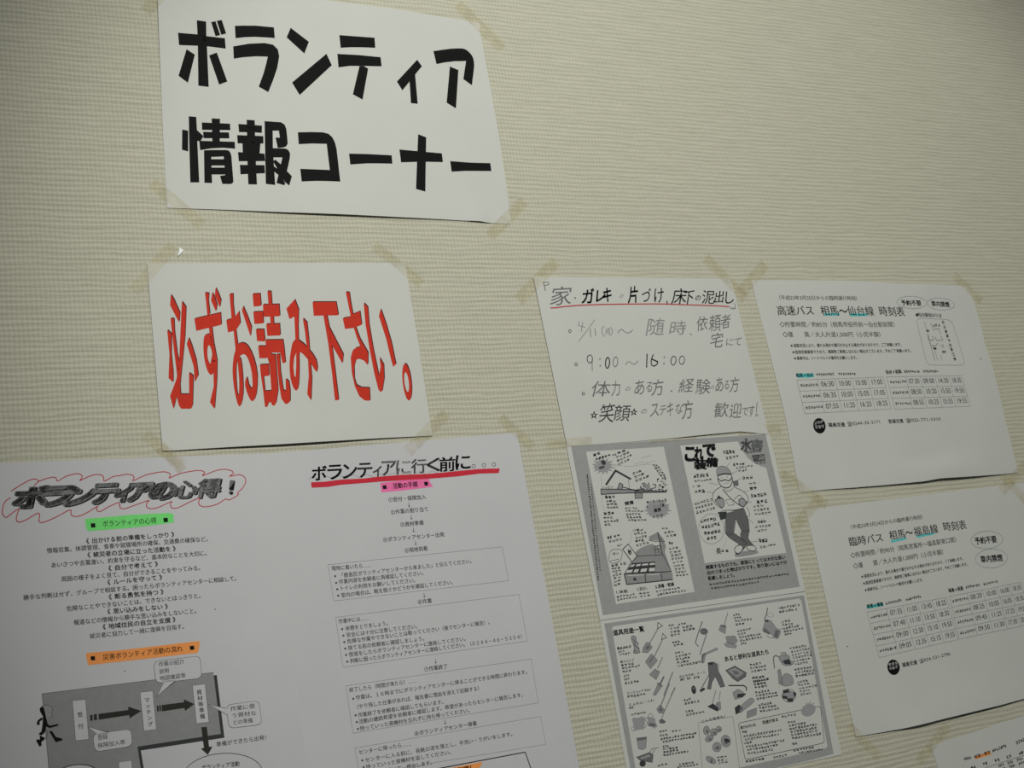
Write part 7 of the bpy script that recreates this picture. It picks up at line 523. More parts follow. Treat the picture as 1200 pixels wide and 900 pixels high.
  ["lettering",[["grey_ink_dark",2,"S",-110.8,-70.2,-102.8,-71.2,4.2,3,0.95],["grey_ink_dark",2,"S",-115.8,-86.1,-105.0,-88.3,3.8,2,0.79],["grey_ink_dark",2,"S",-113.6,-81.3,-91.8,-85.6,3.8,5,0.79],["print_ink_grey",2,"S",-90.0,-84.8,-83.1,-86.2,3.5,2,0.64],["grey_ink_dark",2,"S",-82.2,-87.4,-69.7,-89.9,3.8,2,0.85],["print_ink_grey",2,"S",-85.4,-82.0,-64.2,-87.8,3.4,4,0.48],["print_ink_grey",2,"S",-85.0,-77.7,-61.7,-84.1,3.4,5,0.48],["print_ink_grey",2,"S",-84.6,-73.5,-66.3,-78.5,3.4,4,0.48],["print_ink_grey",2,"S",-66.9,-60.4,-52.8,-64.1,3.6,3,0.64],["print_ink_grey",2,"S",-65.9,-55.9,-49.6,-60.1,3.6,3,0.64],["print_ink_grey",2,"S",-65.0,-51.4,-43.6,-56.9,3.6,4,0.64],["print_ink_grey",2,"S",-35.8,-68.9,-28.2,-69.4,3.6,2,0.65],["print_ink_grey",2,"S",-34.1,-65.6,-25.8,-66.2,3.6,2,0.65],["print_ink_grey",2,"S",-32.4,-62.3,-24.2,-62.8,3.5,2,0.65],["print_ink_grey",2,"S",-30.7,-59.0,-22.5,-59.5,3.5,2,0.64],["print_ink_grey",2,"S",-29.1,-55.7,-20.8,-56.2,3.5,2,0.64],["print_ink_grey",2,"S",-27.4,-52.4,-20.5,-52.8,3.5,2,0.64],["grey_ink_dark",2,"S",-110.5,-34.9,-96.3,-34.5,4.6,3,1.04],["print_ink_grey",2,"S",-110.8,-30.3,-96.0,-29.9,3.4,3,0.62],["print_ink_grey",2,"S",-110.5,-26.6,-95.1,-26.1,3.4,3,0.62],["print_ink_grey",2,"S",-110.3,-22.8,-94.2,-22.3,3.4,4,0.62],["grey_ink_dark",2,"S",-115.8,-15.6,-101.1,-15.1,4.5,3,1.02],["print_ink_grey",2,"S",-117.5,-10.7,-104.0,-10.8,3.4,3,0.61],["print_ink_grey",2,"S",-117.7,-6.6,-97.1,-6.7,3.4,5,0.61],["print_ink_grey",2,"S",-118.0,-2.6,-109.0,-2.6,3.4,2,0.61],["grey_ink_dark",3,"T","側溝",-85.24,-25.2,-72.6,-25.96,4.78,0.04],["print_ink_grey",2,"S",-86.2,-20.7,-68.3,-18.8,3.1,4,0.52],["print_ink_grey",2,"S",-86.3,-17.5,-61.9,-14.9,3.1,6,0.52],["print_ink_grey",2,"S",-86.6,-13.3,-65.9,-11.6,3.1,5,0.57],["print_ink_grey",2,"S",-86.3,-9.6,-65.7,-7.9,3.1,5,0.57],["print_ink_grey",2,"S",-86.1,-5.9,-59.6,-3.8,3.1,6,0.57],["print_ink_grey",2,"S",-55.0,-24.6,-26.0,-25.4,3.8,7,0.63],["grey_ink_dark",2,"S",-56.4,-18.4,-30.7,-19.7,4.2,6,0.94],["grey_ink_dark",4,"T","悪臭",-46.89,-13.57,-36.58,-14.72,4.83,0.04],["print_ink_grey",2,"S",-51.1,-7.0,-34.8,-7.7,3.6,3,0.63],["grey_ink_dark",2,"S",-129.6,-63.6,-126.7,-63.6,2.9,1,0.52],["grey_ink_dark",2,"S",-129.9,-60.7,-127.0,-60.7,2.9,1,0.52],["grey_ink_dark",2,"S",-130.1,-57.8,-127.3,-57.8,2.9,1,0.52],["print_ink_grey",2,"S",-130.4,-54.9,-127.5,-54.9,2.9,1,0.52],["print_ink_grey",2,"S",-130.6,-51.9,-127.8,-52.0,2.9,1,0.52],["print_ink_grey",2,"S",-126.7,-51.9,-124.2,-51.9,2.7,1,0.36],["print_ink_grey",2,"S",-130.9,-49.0,-128.0,-49.1,2.9,1,0.52],["print_ink_grey",2,"S",-127.0,-49.0,-124.4,-49.0,2.7,1,0.36],["print_ink_grey",2,"S",-131.1,-46.1,-128.3,-46.1,2.9,1,0.52],["print_ink_grey",2,"S",-127.2,-46.1,-124.7,-46.1,2.7,1,0.36],["grey_ink_dark",2,"S",-131.4,-43.3,-128.5,-43.3,2.9,1,0.52],["print_ink_grey",2,"S",-127.5,-43.2,-125.0,-43.2,2.7,1,0.36],["grey_ink_dark",2,"S",-131.6,-40.4,-128.8,-40.4,2.9,1,0.51],["print_ink_grey",2,"S",-127.8,-40.3,-125.2,-40.3,2.7,1,0.36],["grey_ink_dark",2,"S",-131.9,-37.5,-129.0,-37.5,2.9,1,0.51],["print_ink_grey",2,"S",-128.0,-37.4,-125.5,-37.4,2.7,1,0.36],["print_ink_grey",2,"S",-132.1,-34.6,-129.3,-34.6,2.9,1,0.51],["print_ink_grey",2,"S",-128.3,-34.5,-125.7,-34.5,2.7,1,0.36],["print_ink_grey",2,"S",-132.4,-31.7,-129.5,-31.7,2.9,1,0.51],["print_ink_grey",2,"S",-128.5,-31.6,-126.0,-31.6,2.7,1,0.36],["print_ink_grey",2,"S",-132.6,-28.8,-129.8,-28.8,2.9,1,0.51],["print_ink_grey",2,"S",-128.8,-28.7,-126.2,-28.7,2.7,1,0.36],["print_ink_grey",2,"S",-132.9,-26.0,-130.0,-25.9,2.9,1,0.51],["print_ink_grey",2,"S",-129.0,-25.9,-126.5,-25.9,2.7,1,0.36],["grey_ink_dark",2,"S",-133.1,-23.1,-130.3,-23.1,2.9,1,0.51],["print_ink_grey",2,"S",-129.3,-23.0,-126.7,-23.0,2.7,1,0.36],["grey_ink_dark",2,"S",-133.4,-20.2,-130.5,-20.2,2.9,1,0.51],["print_ink_grey",2,"S",-129.5,-20.1,-127.0,-20.1,2.7,1,0.36],["grey_ink_dark",2,"S",-133.6,-17.3,-130.8,-17.3,2.9,1,0.51],["print_ink_grey",2,"S",-129.8,-17.2,-127.2,-17.2,2.7,1,0.36],["print_ink_grey",2,"S",-133.9,-14.5,-131.0,-14.5,2.9,1,0.51],["print_ink_grey",2,"S",-130.0,-14.4,-127.5,-14.4,2.6,1,0.36],["print_ink_grey",2,"S",-134.1,-11.6,-131.3,-11.6,2.8,1,0.51],["print_ink_grey",2,"S",-130.3,-11.5,-127.7,-11.5,2.6,1,0.36],["print_ink_grey",2,"S",-134.4,-8.8,-131.5,-8.7,2.8,1,0.51],["print_ink_grey",2,"S",-130.5,-8.7,-128.0,-8.7,2.6,1,0.36],["print_ink_grey",2,"S",-134.6,-5.9,-131.8,-5.9,2.8,1,0.51],["print_ink_grey",2,"S",-130.8,-5.8,-128.2,-5.8,2.6,1,0.36],["grey_ink_dark",2,"S",-134.9,-3.1,-132.0,-3.0,2.8,1,0.51],["print_ink_grey",2,"S",-131.0,-3.0,-128.5,-2.9,2.6,1,0.35],["grey_ink_dark",2,"S",-135.1,-0.2,-132.3,-0.2,2.8,1,0.51],["print_ink_grey",2,"S",-131.3,-0.1,-128.7,-0.1,2.6,1,0.35],["grey_ink_dark",2,"S",-135.4,2.6,-132.5,2.7,2.8,1,0.51],["print_ink_grey",2,"S",-131.5,2.7,-129.0,2.7,2.6,1,0.35],["print_ink_grey",2,"S",-135.6,5.4,-132.8,5.5,2.8,1,0.5],["print_ink_grey",2,"S",-131.8,5.6,-129.2,5.6,2.6,1,0.35],["print_ink_grey",2,"S",-135.8,8.3,-133.0,8.3,2.8,1,0.5],["print_ink_grey",2,"S",-132.0,8.4,-129.5,8.4,2.6,1,0.35],["print_ink_grey",2,"S",-136.1,11.1,-133.3,11.2,2.8,1,0.5],["print_ink_grey",2,"S",-132.2,11.2,-129.7,11.3,2.6,1,0.35],["print_ink_grey",2,"S",-136.3,13.9,-133.5,14.0,2.8,1,0.5],["print_ink_grey",2,"S",-132.5,14.1,-130.0,14.1,2.6,1,0.35],["grey_ink_dark",2,"S",-136.6,16.8,-133.8,16.8,2.8,1,0.5],["print_ink_grey",2,"S",-132.7,16.9,-130.2,16.9,2.6,1,0.35],["grey_ink_dark",2,"S",-136.8,19.6,-134.0,19.6,2.8,1,0.5],["print_ink_grey",2,"S",-133.0,19.7,-130.5,19.8,2.6,1,0.35],["grey_ink_dark",2,"S",-137.1,22.4,-134.2,22.5,2.8,1,0.5],["print_ink_grey",2,"S",-133.2,22.6,-130.7,22.6,2.6,1,0.35],["print_ink_grey",2,"S",-137.3,25.2,-134.5,25.3,2.8,1,0.5],["print_ink_grey",2,"S",-133.5,25.4,-131.0,25.4,2.6,1,0.35],["print_ink_grey",2,"S",-137.6,28.0,-134.7,28.1,2.8,1,0.5],["print_ink_grey",2,"S",-133.7,28.2,-131.2,28.2,2.6,1,0.35],["print_ink_grey",2,"S",-137.8,30.8,-135.0,30.9,2.8,1,0.5],["print_ink_grey",2,"S",-134.0,31.0,-131.5,31.0,2.6,1,0.35],["print_ink_grey",2,"S",-138.0,33.6,-135.2,33.7,2.8,1,0.5],["print_ink_grey",2,"S",-134.2,33.8,-131.7,33.8,2.6,1,0.35],["grey_ink_dark",2,"S",-138.3,36.4,-135.5,36.5,2.8,1,0.5],["print_ink_grey",2,"S",-134.5,36.6,-132.0,36.6,2.6,1,0.35],["grey_ink_dark",2,"S",-138.5,39.2,-135.7,39.3,2.8,1,0.5],["print_ink_grey",2,"S",-134.7,39.4,-132.2,39.5,2.6,1,0.35],["grey_ink_dark",2,"S",-138.8,42.0,-136.0,42.1,2.8,1,0.5],["print_ink_grey",2,"S",-135.0,42.2,-132.5,42.3,2.6,1,0.35],["print_ink_grey",2,"S",-139.0,44.8,-136.2,44.9,2.8,1,0.5],["print_ink_grey",2,"S",-135.2,45.0,-132.7,45.0,2.6,1,0.35],["print_ink_grey",2,"S",-139.3,47.6,-136.4,47.7,2.8,1,0.49],["print_ink_grey",2,"S",-135.4,47.8,-133.0,47.8,2.6,1,0.35],["print_ink_grey",2,"S",-139.5,50.4,-136.7,50.5,2.8,1,0.49],["print_ink_grey",2,"S",-139.7,53.2,-136.9,53.3,2.8,1,0.49],["grey_ink_dark",2,"S",-140.0,56.0,-137.2,56.0,2.8,1,0.49],["grey_ink_dark",2,"S",-140.2,58.7,-137.4,58.8,2.8,1,0.49],["grey_ink_dark",7,"S",-93.3,31.6,-88.4,30.8,5.1,1,1.22],["grey_ink_dark",7,"S",-93.1,33.7,-88.2,33.2,4.0,1,1.01],["print_ink_grey",2,"S",-114.3,31.9,-104.9,32.0,3.6,2,0.5],["grey_ink_dark",2,"S",-117.3,12.9,-110.5,12.3,3.8,2,0.91],["print_ink_grey",2,"S",-108.5,11.3,-99.7,11.3,3.5,2,0.71],["print_ink_grey",2,"S",-116.5,17.1,-97.2,15.5,3.2,4,0.51],["print_ink_grey",2,"S",-106.4,23.3,-98.0,21.9,3.0,2,0.4],["print_ink_grey",2,"S",-119.2,45.5,-109.0,44.7,3.3,2,0.6],["print_ink_grey",2,"S",-119.4,49.2,-107.1,48.3,3.3,3,0.6],["print_ink_grey",2,"S",-119.5,52.9,-107.3,52.0,3.3,3,0.6],["print_ink_grey",2,"S",-119.6,56.5,-106.7,55.6,3.3,3,0.6],["print_ink_grey",2,"S",-119.7,60.2,-108.2,59.4,3.3,2,0.59],["print_ink_grey",2,"S",-119.9,63.9,-109.0,63.2,3.3,2,0.59],["print_ink_grey",2,"S",-120.0,67.6,-110.5,67.0,3.3,2,0.59],["print_ink_grey",2,"S",-106.9,44.3,-98.2,44.4,3.4,2,0.6],["print_ink_grey",2,"S",-81.8,7.1,-66.6,6.9,3.4,3,0.57],["print_ink_grey",2,"S",-80.7,11.4,-62.7,11.1,3.4,4,0.56],["print_ink_grey",2,"S",-79.6,15.7,-63.0,15.4,3.4,4,0.56],["grey_ink_dark",2,"S",-81.1,19.7,-68.1,19.7,3.9,3,0.87],["print_ink_grey",2,"S",-81.1,25.6,-61.9,22.9,3.5,4,0.51],["print_ink_grey",2,"S",-41.9,8.7,-30.4,7.8,3.4,2,0.52],["print_ink_grey",2,"S",-39.5,13.5,-23.7,12.2,3.4,3,0.52],["print_ink_grey",2,"S",-37.1,18.3,-22.0,17.1,3.4,3,0.52],["grey_ink_dark",2,"S",-35.7,27.3,-29.4,27.4,4.6,2,0.93],["print_ink_grey",2,"S",-37.1,33.2,-22.9,32.7,3.4,3,0.52],["print_ink_grey",2,"S",-36.8,37.3,-20.5,36.8,3.4,3,0.52],["print_ink_grey",2,"S",-36.5,41.4,-20.2,40.9,3.4,3,0.51],["print_ink_grey",2,"S",-36.2,45.5,-19.2,45.0,3.4,4,0.51],["print_ink_grey",2,"S",-35.9,49.6,-20.3,49.1,3.4,3,0.51],["print_ink_grey",2,"S",-35.6,53.7,-19.3,53.2,3.4,3,0.51],["print_ink_grey",2,"S",-35.3,57.7,-19.7,57.3,3.4,3,0.51],["print_ink_grey",2,"S",-35.0,61.8,-18.0,61.3,3.4,4,0.51],["print_ink_grey",2,"S",-34.7,65.8,-16.3,65.4,3.4,4,0.51],["grey_ink_dark",3,"T","1.床板",-119.64,76.37,-103.2,76.28,4.14,0.02],["grey_ink_dark",3,"T","2.泥出し",-90.75,75.98,-75.96,75.45,4.18,0.02],["grey_ink_dark",3,"T","3.消毒・乾燥",-65.81,75.94,-39.32,75.19,4.82,0.04],["print_ink_grey",2,"S",-119.6,81.2,-94.0,80.4,3.0,6,0.49],["print_ink_grey",2,"S",-119.7,84.6,-92.1,83.8,3.0,7,0.49],["print_ink_grey",2,"S",-89.4,81.0,-74.4,80.6,3.0,3,0.5],["print_ink_grey",2,"S",-89.5,84.4,-73.8,84.0,3.0,3,0.5],["print_ink_grey",2,"S",-66.2,80.6,-32.1,80.1,3.2,8,0.6],["print_ink_grey",2,"S",-66.0,84.6,-24.2,84.1,3.2,10,0.6],["grey_ink_dark",2,"S",15.1,5.5,39.0,3.5,5.3,5,0.96],["grey_ink_dark",2,"S",14.8,12.4,43.2,10.1,5.3,6,0.95],["grey_ink_dark",2,"S",16.5,20.3,41.9,18.3,5.3,5,0.95],["grey_ink_dark",2,"S",19.2,27.0,34.8,25.8,5.3,3,0.95],["grey_ink_dark",4,"G","こ",[[15.89,-90.17],[29.39,-89.4],[25.35,-72.86],[11.91,-73.68]],0.06],["grey_ink_dark",4,"G","れ",[[29.48,-89.78],[41.91,-89.08],[38.18,-73.98],[25.8,-74.73]],0.06],["grey_ink_dark",4,"G","で",[[42.85,-92.87],[60.58,-91.89],[56.77,-76.69],[39.11,-77.74]],0.06],["grey_ink_dark",4,"G","装",[[25.96,-75.36],[42.73,-74.34],[39.47,-61.2],[22.76,-62.27]],0.06],["grey_ink_dark",4,"G","備",[[43.04,-75.6],[59.99,-74.58],[57.14,-63.26],[40.25,-64.32]],0.06],["grey_ink",4,"G","水",[[101.67,-97.46],[117.74,-96.62],[113.33,-79.87],[97.34,-80.78]],0.05],["grey_ink",4,"G","害",[[117.4,-95.33],[134.35,-94.42],[130.53,-80.18],[113.66,-81.15]],0.05],["grey_ink_dark",3,"P",[[112.74,-74.7],[132.32,-75.23],[131.5,-66.4],[113.52,-65.95]]],["border_grey",4,"G","作",[[113.79,-73.99],[122.05,-73.5],[120.17,-66.45],[111.93,-66.96]],0.03],["border_grey",4,"G","業",[[123.2,-74.34],[131.94,-73.82],[130.04,-66.75],[121.32,-67.29]],0.03],["print_ink_grey",2,"S",104.9,-77.4,129.2,-78.0,3.2,5,0.57],["print_ink_grey",2,"S",114.9,-62.5,132.1,-62.8,2.9,3,0.57],["grey_ink_dark",2,"S",69.2,-78.1,88.3,-78.6,5.6,4,1.01],["print_ink_grey",2,"S",71.9,-71.0,92.9,-72.4,4.5,4,0.67],["grey_ink_dark",2,"S",80.7,-62.4,99.1,-62.8,4.2,4,0.78],["print_ink_grey",2,"S",83.9,-58.4,111.2,-60.0,3.4,6,0.5],["print_ink_grey",2,"S",86.6,-54.4,101.3,-54.6,3.6,3,0.61],["grey_ink_dark",2,"S",18.1,-50.9,41.8,-51.3,6.0,5,1.09],["print_ink_grey",2,"S",18.7,-45.6,44.7,-46.4,3.3,6,0.54],["print_ink_grey",2,"S",14.3,-39.4,26.7,-39.6,3.2,2,0.54],["grey_ink_dark",2,"S",15.4,-32.1,31.4,-31.6,5.4,3,1.08],["grey_ink_dark",2,"S",90.2,-44.5,107.2,-44.8,4.5,3,0.78],["print_ink_grey",2,"S",98.1,-36.6,110.5,-37.2,4.0,2,0.67],["grey_ink_dark",2,"S",97.9,-29.9,110.2,-30.1,4.9,2,1.11],["grey_ink_dark",2,"S",96.9,-20.5,122.3,-20.7,5.5,5,1.0],["grey_ink_dark",2,"S",103.9,-12.3,121.6,-12.4,5.1,3,0.99],["print_ink_grey",2,"S",96.6,-7.8,114.3,-8.2,3.6,3,0.55],["print_ink_grey",2,"S",96.8,-3.0,121.5,-3.5,3.6,5,0.55],["print_ink_grey",2,"S",97.1,1.8,122.5,1.4,3.6,5,0.55],["print_ink_grey",2,"S",11.8,-17.4,39.1,-21.0,4.3,6,0.64],["print_ink_grey",2,"S",11.6,-11.9,38.9,-15.4,4.3,6,0.64],["print_ink_grey",2,"S",11.4,-6.3,41.7,-10.2,4.3,6,0.64],["grey_ink_dark",2,"S",98.2,12.3,112.7,12.3,5.5,3,0.98],["print_ink_grey",2,"S",93.0,17.5,118.2,17.6,3.6,5,0.54],["print_ink_grey",2,"S",95.5,22.5,112.2,22.6,3.6,3,0.54],["grey_ink_dark",2,"S",94.1,36.4,108.5,36.5,5.9,3,1.08],["print_ink_grey",2,"S",93.7,43.2,119.4,41.4,3.4,5,0.54],["grey_ink_dark",3,"G","長",[[29.96,36.52],[37.13,37.17],[35.41,43.97],[28.26,43.31]],0.02],["grey_ink_dark",2,"S",36.3,43.2,47.4,43.3,4.6,2,0.84],["black_ink",3,"T","廃棄するものでも、家族にとっては大切な思い",9.45,60.52,129.08,58.98,5.19,0.03],["black_ink",3,"T","出のつまった物ばかりです。取り扱いには十分",9.41,67.13,129.58,65.52,5.18,0.03],["black_ink",3,"T","配慮しましょう。",9.5,73.73,51.39,73.51,5.16,0.03],["print_ink_grey",2,"S",9.6,80.4,128.8,79.3,3.3,27,0.62],["print_ink_grey",2,"S",10.5,85.3,82.6,84.7,3.3,16,0.62]]],
  ["house_drawing",[["grey_ink_dark",1,"L",[[-105.66,-51.37],[-88.84,-67.72],[-69.92,-55.89]],2.61,0],["grey_ink",1,"L",[[-73.57,-55.55],[-74.8,-45.18]],0.74,0],["grey_ink",1,"L",[[-102.34,-51.72],[-102.79,-46.57]],0.63,0],["grey_fill",2,"P",[[-113.7,-47.0],[-70.68,-43.5],[-23.71,-38.03],[-24.03,-36.65],[-69.04,-38.98],[-114.42,-40.53]]],["grey_ink_dark",3,"L",[[-113.7,-47.0],[-91.35,-45.19],[-70.8,-42.93],[-63.31,-40.89],[-23.71,-38.03]],1.14,0],["grey_ink_dark",3,"L",[[-114.68,-40.55],[-92.43,-40.2],[-68.99,-39.21],[-45.3,-37.96],[-23.98,-36.88]],1.14,0],["grey_ink_dark",3,"L",[[-113.7,-47.0],[-114.42,-40.53]],0.83,0],["grey_fill",2,"P",[[-91.23,-45.76],[-86.44,-52.71],[-82.36,-50.34],[-84.9,-44.74]]],["grey_ink_dark",3,"L",[[-91.23,-45.76],[-86.44,-52.71],[-82.36,-50.34],[-84.9,-44.74]],0.84,0],["grey_ink_dark",3,"L",[[-84.28,-47.58],[-70.75,-43.16]],1.16,0],["grey_fill",2,"P",[[-68.39,-38.93],[-57.94,-38.17],[-59.36,-31.89],[-69.44,-32.41]]],["grey_ink_dark",3,"L",[[-68.39,-38.93],[-57.94,-38.17],[-59.36,-31.89],[-69.44,-32.41]],0.84,1],["grey_ink",3,"L",[[-59.95,-42.46],[-58.96,-43.17]],1.16,0],["grey_ink_dark",3,"L",[[-27.95,-42.33],[-25.81,-43.46]],1.04,0],["grey_ink_dark",3,"L",[[-62.88,-42.53],[-61.83,-40.18]],1.59,0],["grey_ink",3,"L",[[-32.78,-45.48],[-30.26,-44.56]],1.66,0],["grey_ink_dark",3,"L",[[-29.68,-42.62],[-27.77,-41.68]],0.94,0],["grey_ink_dark",3,"L",[[-49.24,-40.78],[-48.1,-39.09]],1.06,0],["grey_ink",3,"L",[[-28.81,-40.49],[-27.62,-38.91]],1.19,0],["grey_ink_dark",3,"L",[[-41.91,-47.12],[-38.96,-48.12]],0.79,0],["grey_ink_dark",3,"L",[[-68.71,-42.71],[-66.6,-42.41]],1.1,0],["grey_ink",3,"L",[[-23.54,-45.1],[-21.23,-46.44]],1.05,0],["grey_ink_dark",3,"L",[[-53.48,-46.38],[-50.4,-45.77]],0.85,0],["grey_ink_dark",3,"L",[[-68.17,-41.94],[-66.72,-41.44]],1.09,0],["grey_ink",3,"L",[[-62.44,-43.5],[-59.91,-42.04]],1.75,0],["grey_ink_dark",3,"L",[[-34.18,-52.85],[-30.89,-54.08]],1.58,0],["grey_ink_dark",3,"L",[[-51.35,-44.48],[-50.33,-43.34]],0.95,0],["grey_ink",3,"L",[[-49.99,-43.55],[-49.5,-42.05]],0.75,0],["grey_ink_dark",3,"L",[[-68.95,-41.92],[-67.21,-42.29]],0.84,0],["grey_ink_dark",3,"L",[[-23.48,-48.52],[-22.67,-49.39]],0.93,0],["grey_ink",3,"L",[[-38.32,-46.78],[-36.66,-46.69]],1.81,0],["grey_ink_dark",3,"L",[[-65.34,-42.01],[-61.91,-42.41]],1.24,0],["grey_ink_dark",3,"L",[[-59.37,-43.82],[-57.71,-43.98]],1.68,0],["grey_ink",3,"L",[[-30.24,-50.2],[-28.68,-50.91]],0.97,0],["grey_ink_dark",3,"L",[[-59.75,-44.3],[-57.65,-46.69]],1.34,0],["grey_ink_dark",3,"L",[[-25.06,-39.95],[-22.51,-38.82]],1.54,0],["grey_ink",3,"L",[[-47.45,-44.37],[-45.96,-42.05]],1.73,0],["grey_ink_dark",3,"L",[[-55.28,-42.38],[-52.67,-41.31]],1.3,0],["grey_ink_dark",3,"L",[[-39.14,-47.74],[-37.94,-45.15]],0.83,0],["grey_ink",3,"L",[[-25.02,-44.08],[-22.95,-46.47]],0.89,0],["grey_ink_dark",3,"L",[[-23.33,-51.85],[-21.13,-53.35]],1.36,0],["grey_ink_dark",3,"L",[[-34.28,-50.02],[-32.46,-52.59]],0.76,0],["grey_ink",3,"L",[[-30.26,-40.85],[-28.2,-38.95]],1.33,0],["grey_ink_dark",3,"L",[[-29.82,-42.3],[-26.62,-43.19]],1.57,0],["grey_ink_dark",3,"L",[[-47.68,-48.07],[-46.16,-49.93]],1.26,0],["grey_ink",3,"L",[[-28.73,-49.83],[-25.78,-50.46]],1.31,0],["grey_ink_dark",3,"L",[[-70.48,-42.2],[-68.84,-43.81]],1.14,0],["grey_ink_dark",3,"L",[[-33.11,-46.72],[-29.71,-46.58]],0.85,0],["grey_ink",3,"L",[[-65.74,-41.86],[-63.69,-41.65]],1.64,0],["grey_ink_dark",3,"L",[[-35.09,-40.37],[-33.52,-41.31]],1.64,0],["grey_ink_dark",3,"L",[[-49.93,-48.27],[-49.24,-47.2]],0.9,0],["grey_ink",3,"L",[[-47.66,-43.48],[-46.56,-41.4]],0.75,0],["grey_ink_dark",3,"L",[[-56.02,-44.23],[-54.33,-43.15]],0.82,0],["grey_ink_dark",3,"L",[[-59.27,-43.55],[-56.96,-41.6]],1.4,0],["grey_ink",3,"L",[[-38.28,-46.98],[-37.45,-45.31]],1.72,0],["grey_ink_dark",3,"L",[[-56.63,-42.82],[-54.72,-42.19]],0.89,0],["grey_ink_dark",3,"L",[[-34.8,-42.76],[-33.8,-43.54]],0.9,0],["grey_ink",3,"L",[[-33.6,-40.21],[-31.12,-40.69]],1.12,0],["grey_ink_dark",3,"L",[[-41.65,-43.75],[-41.16,-42.58]],1.44,0],["grey_ink_dark",3,"L",[[-55.01,-45.61],[-53.08,-48.15]],1.62,0],["grey_ink",3,"L",[[-34.02,-39.99],[-31.98,-41.43]],1.27,0],["grey_ink_dark",3,"L",[[-44.05,-42.93],[-43.71,-41.84]],1.44,0],["grey_ink_dark",3,"L",[[-38.99,-44.14],[-38.0,-42.95]],1.73,0],["grey_ink",3,"L",[[-52.24,-41.47],[-50.83,-40.63]],0.99,0],["grey_ink_dark",3,"L",[[-56.07,-40.97],[-55.24,-39.47]],1.16,0],["grey_ink_dark",3,"L",[[-32.09,-44.99],[-31.22,-46.16]],1.32,0],["grey_ink",3,"L",[[-37.6,-46.52],[-36.86,-44.47]],0.91,0],["grey_ink_dark",3,"L",[[-67.91,-41.82],[-67.01,-39.91]],1.07,0],["grey_ink_dark",3,"L",[[-66.69,-42.4],[-65.59,-39.93]],1.56,0],["grey_ink",3,"L",[[-64.0,-42.52],[-63.57,-41.37]],1.57,0],["grey_ink_dark",3,"L",[[-39.65,-40.19],[-37.46,-41.13]],0.91,0],["grey_ink_dark",3,"L",[[-66.52,-42.02],[-65.61,-42.78]],1.78,0],["grey_ink",3,"L",[[-57.23,-43.59],[-55.29,-42.24]],1.75,0],["grey_ink_dark",3,"L",[[-29.21,-44.96],[-26.96,-43.7]],1.34,0],["grey_ink_dark",3,"L",[[-47.78,-41.23],[-46.56,-41.18]],0.92,0],["grey_ink",3,"L",[[-29.32,-45.24],[-26.75,-43.89]],1.1,0],["grey_ink_dark",3,"L",[[-51.93,-46.8],[-51.43,-46.0]],1.76,0],["grey_ink_dark",3,"L",[[-64.0,-41.71],[-63.09,-40.66]],1.32,0],["grey_ink",3,"L",[[-47.46,-47.93],[-45.51,-45.66]],1.5,0],["grey_ink_dark",3,"L",[[-26.37,-48.44],[-24.77,-46.32]],1.38,0],["grey_ink_dark",3,"L",[[-66.08,-41.82],[-63.57,-42.67]],1.68,0],["grey_ink",3,"L",[[-42.99,-42.15],[-40.07,-43.46]],1.45,0],["grey_ink_light",4,"P",[[-56.01,-49.69],[-52.51,-50.38],[-43.35,-40.62],[-49.94,-41.09]]],["grey_ink_dark",5,"L",[[-56.01,-49.69],[-52.51,-50.38],[-43.35,-40.62],[-49.94,-41.09]],0.74,1],["grey_ink",1,"L",[[-111.26,-49.4],[-109.52,-48.46]],0.62,0],["grey_ink",1,"L",[[-109.36,-48.61],[-107.18,-49.7]],0.62,0],["grey_ink",1,"L",[[-107.4,-48.04],[-105.43,-48.18]],0.63,0],["grey_ink",1,"L",[[-105.38,-47.78],[-103.38,-48.06]],0.63,0],["grey_ink",1,"L",[[-103.24,-48.12],[-101.23,-48.38]],0.63,0],["grey_ink",1,"L",[[-101.16,-48.08],[-99.09,-48.66]],0.63,0],["grey_ink",1,"L",[[-99.28,-47.16],[-96.94,-48.95]],0.63,0],["grey_ink",1,"L",[[-96.83,-48.86],[-95.07,-47.91]],0.63,0],["grey_ink_light",1,"L",[[-76.29,-72.06],[-74.53,-72.02],[-72.0,-71.97],[-69.47,-71.92],[-67.2,-71.84],[-64.92,-71.76],[-62.63,-71.78],[-60.28,-71.97],[-57.92,-72.25],[-55.57,-72.46],[-53.25,-72.52],[-50.94,-72.52],[-48.62,-72.53],[-46.28,-72.66],[-43.92,-72.81],[-41.61,-72.76],[-39.13,-72.32],[-36.68,-71.69],[-34.98,-71.23]],0.53,0],["grey_ink_light",1,"L",[[-61.16,-74.36],[-59.87,-74.47],[-58.01,-74.63],[-56.14,-74.89],[-54.39,-75.38],[-52.63,-75.95],[-50.93,-76.19],[-49.38,-75.76],[-47.91,-75.0],[-46.39,-74.47],[-44.75,-74.44],[-43.06,-74.64],[-41.35,-74.88],[-39.65,-75.09],[-37.95,-75.34],[-36.22,-75.64],[-34.29,-76.04],[-32.35,-76.48],[-30.99,-76.8]],0.54,0],["grey_ink_light",1,"L",[[-50.45,-80.33],[-49.82,-80.53],[-48.93,-80.81],[-48.04,-81.05],[-47.28,-81.12],[-46.53,-81.14],[-45.74,-81.3],[-44.88,-81.82],[-43.98,-82.48],[-43.15,-82.83],[-42.47,-82.51],[-41.86,-81.88],[-41.18,-81.59],[-40.33,-82.03],[-39.4,-82.81],[-38.53,-83.32],[-37.71,-83.25],[-36.95,-82.91],[-36.43,-82.64]],0.54,0],["grey_ink",1,"L",[[-90.88,-74.71],[-79.35,-73.18],[-82.36,-74.53]],0.64,0],["grey_ink_light",1,"L",[[-110.17,-63.77],[-111.52,-51.2],[-115.64,-28.65],[-113.27,-21.65]],0.42,0]]],
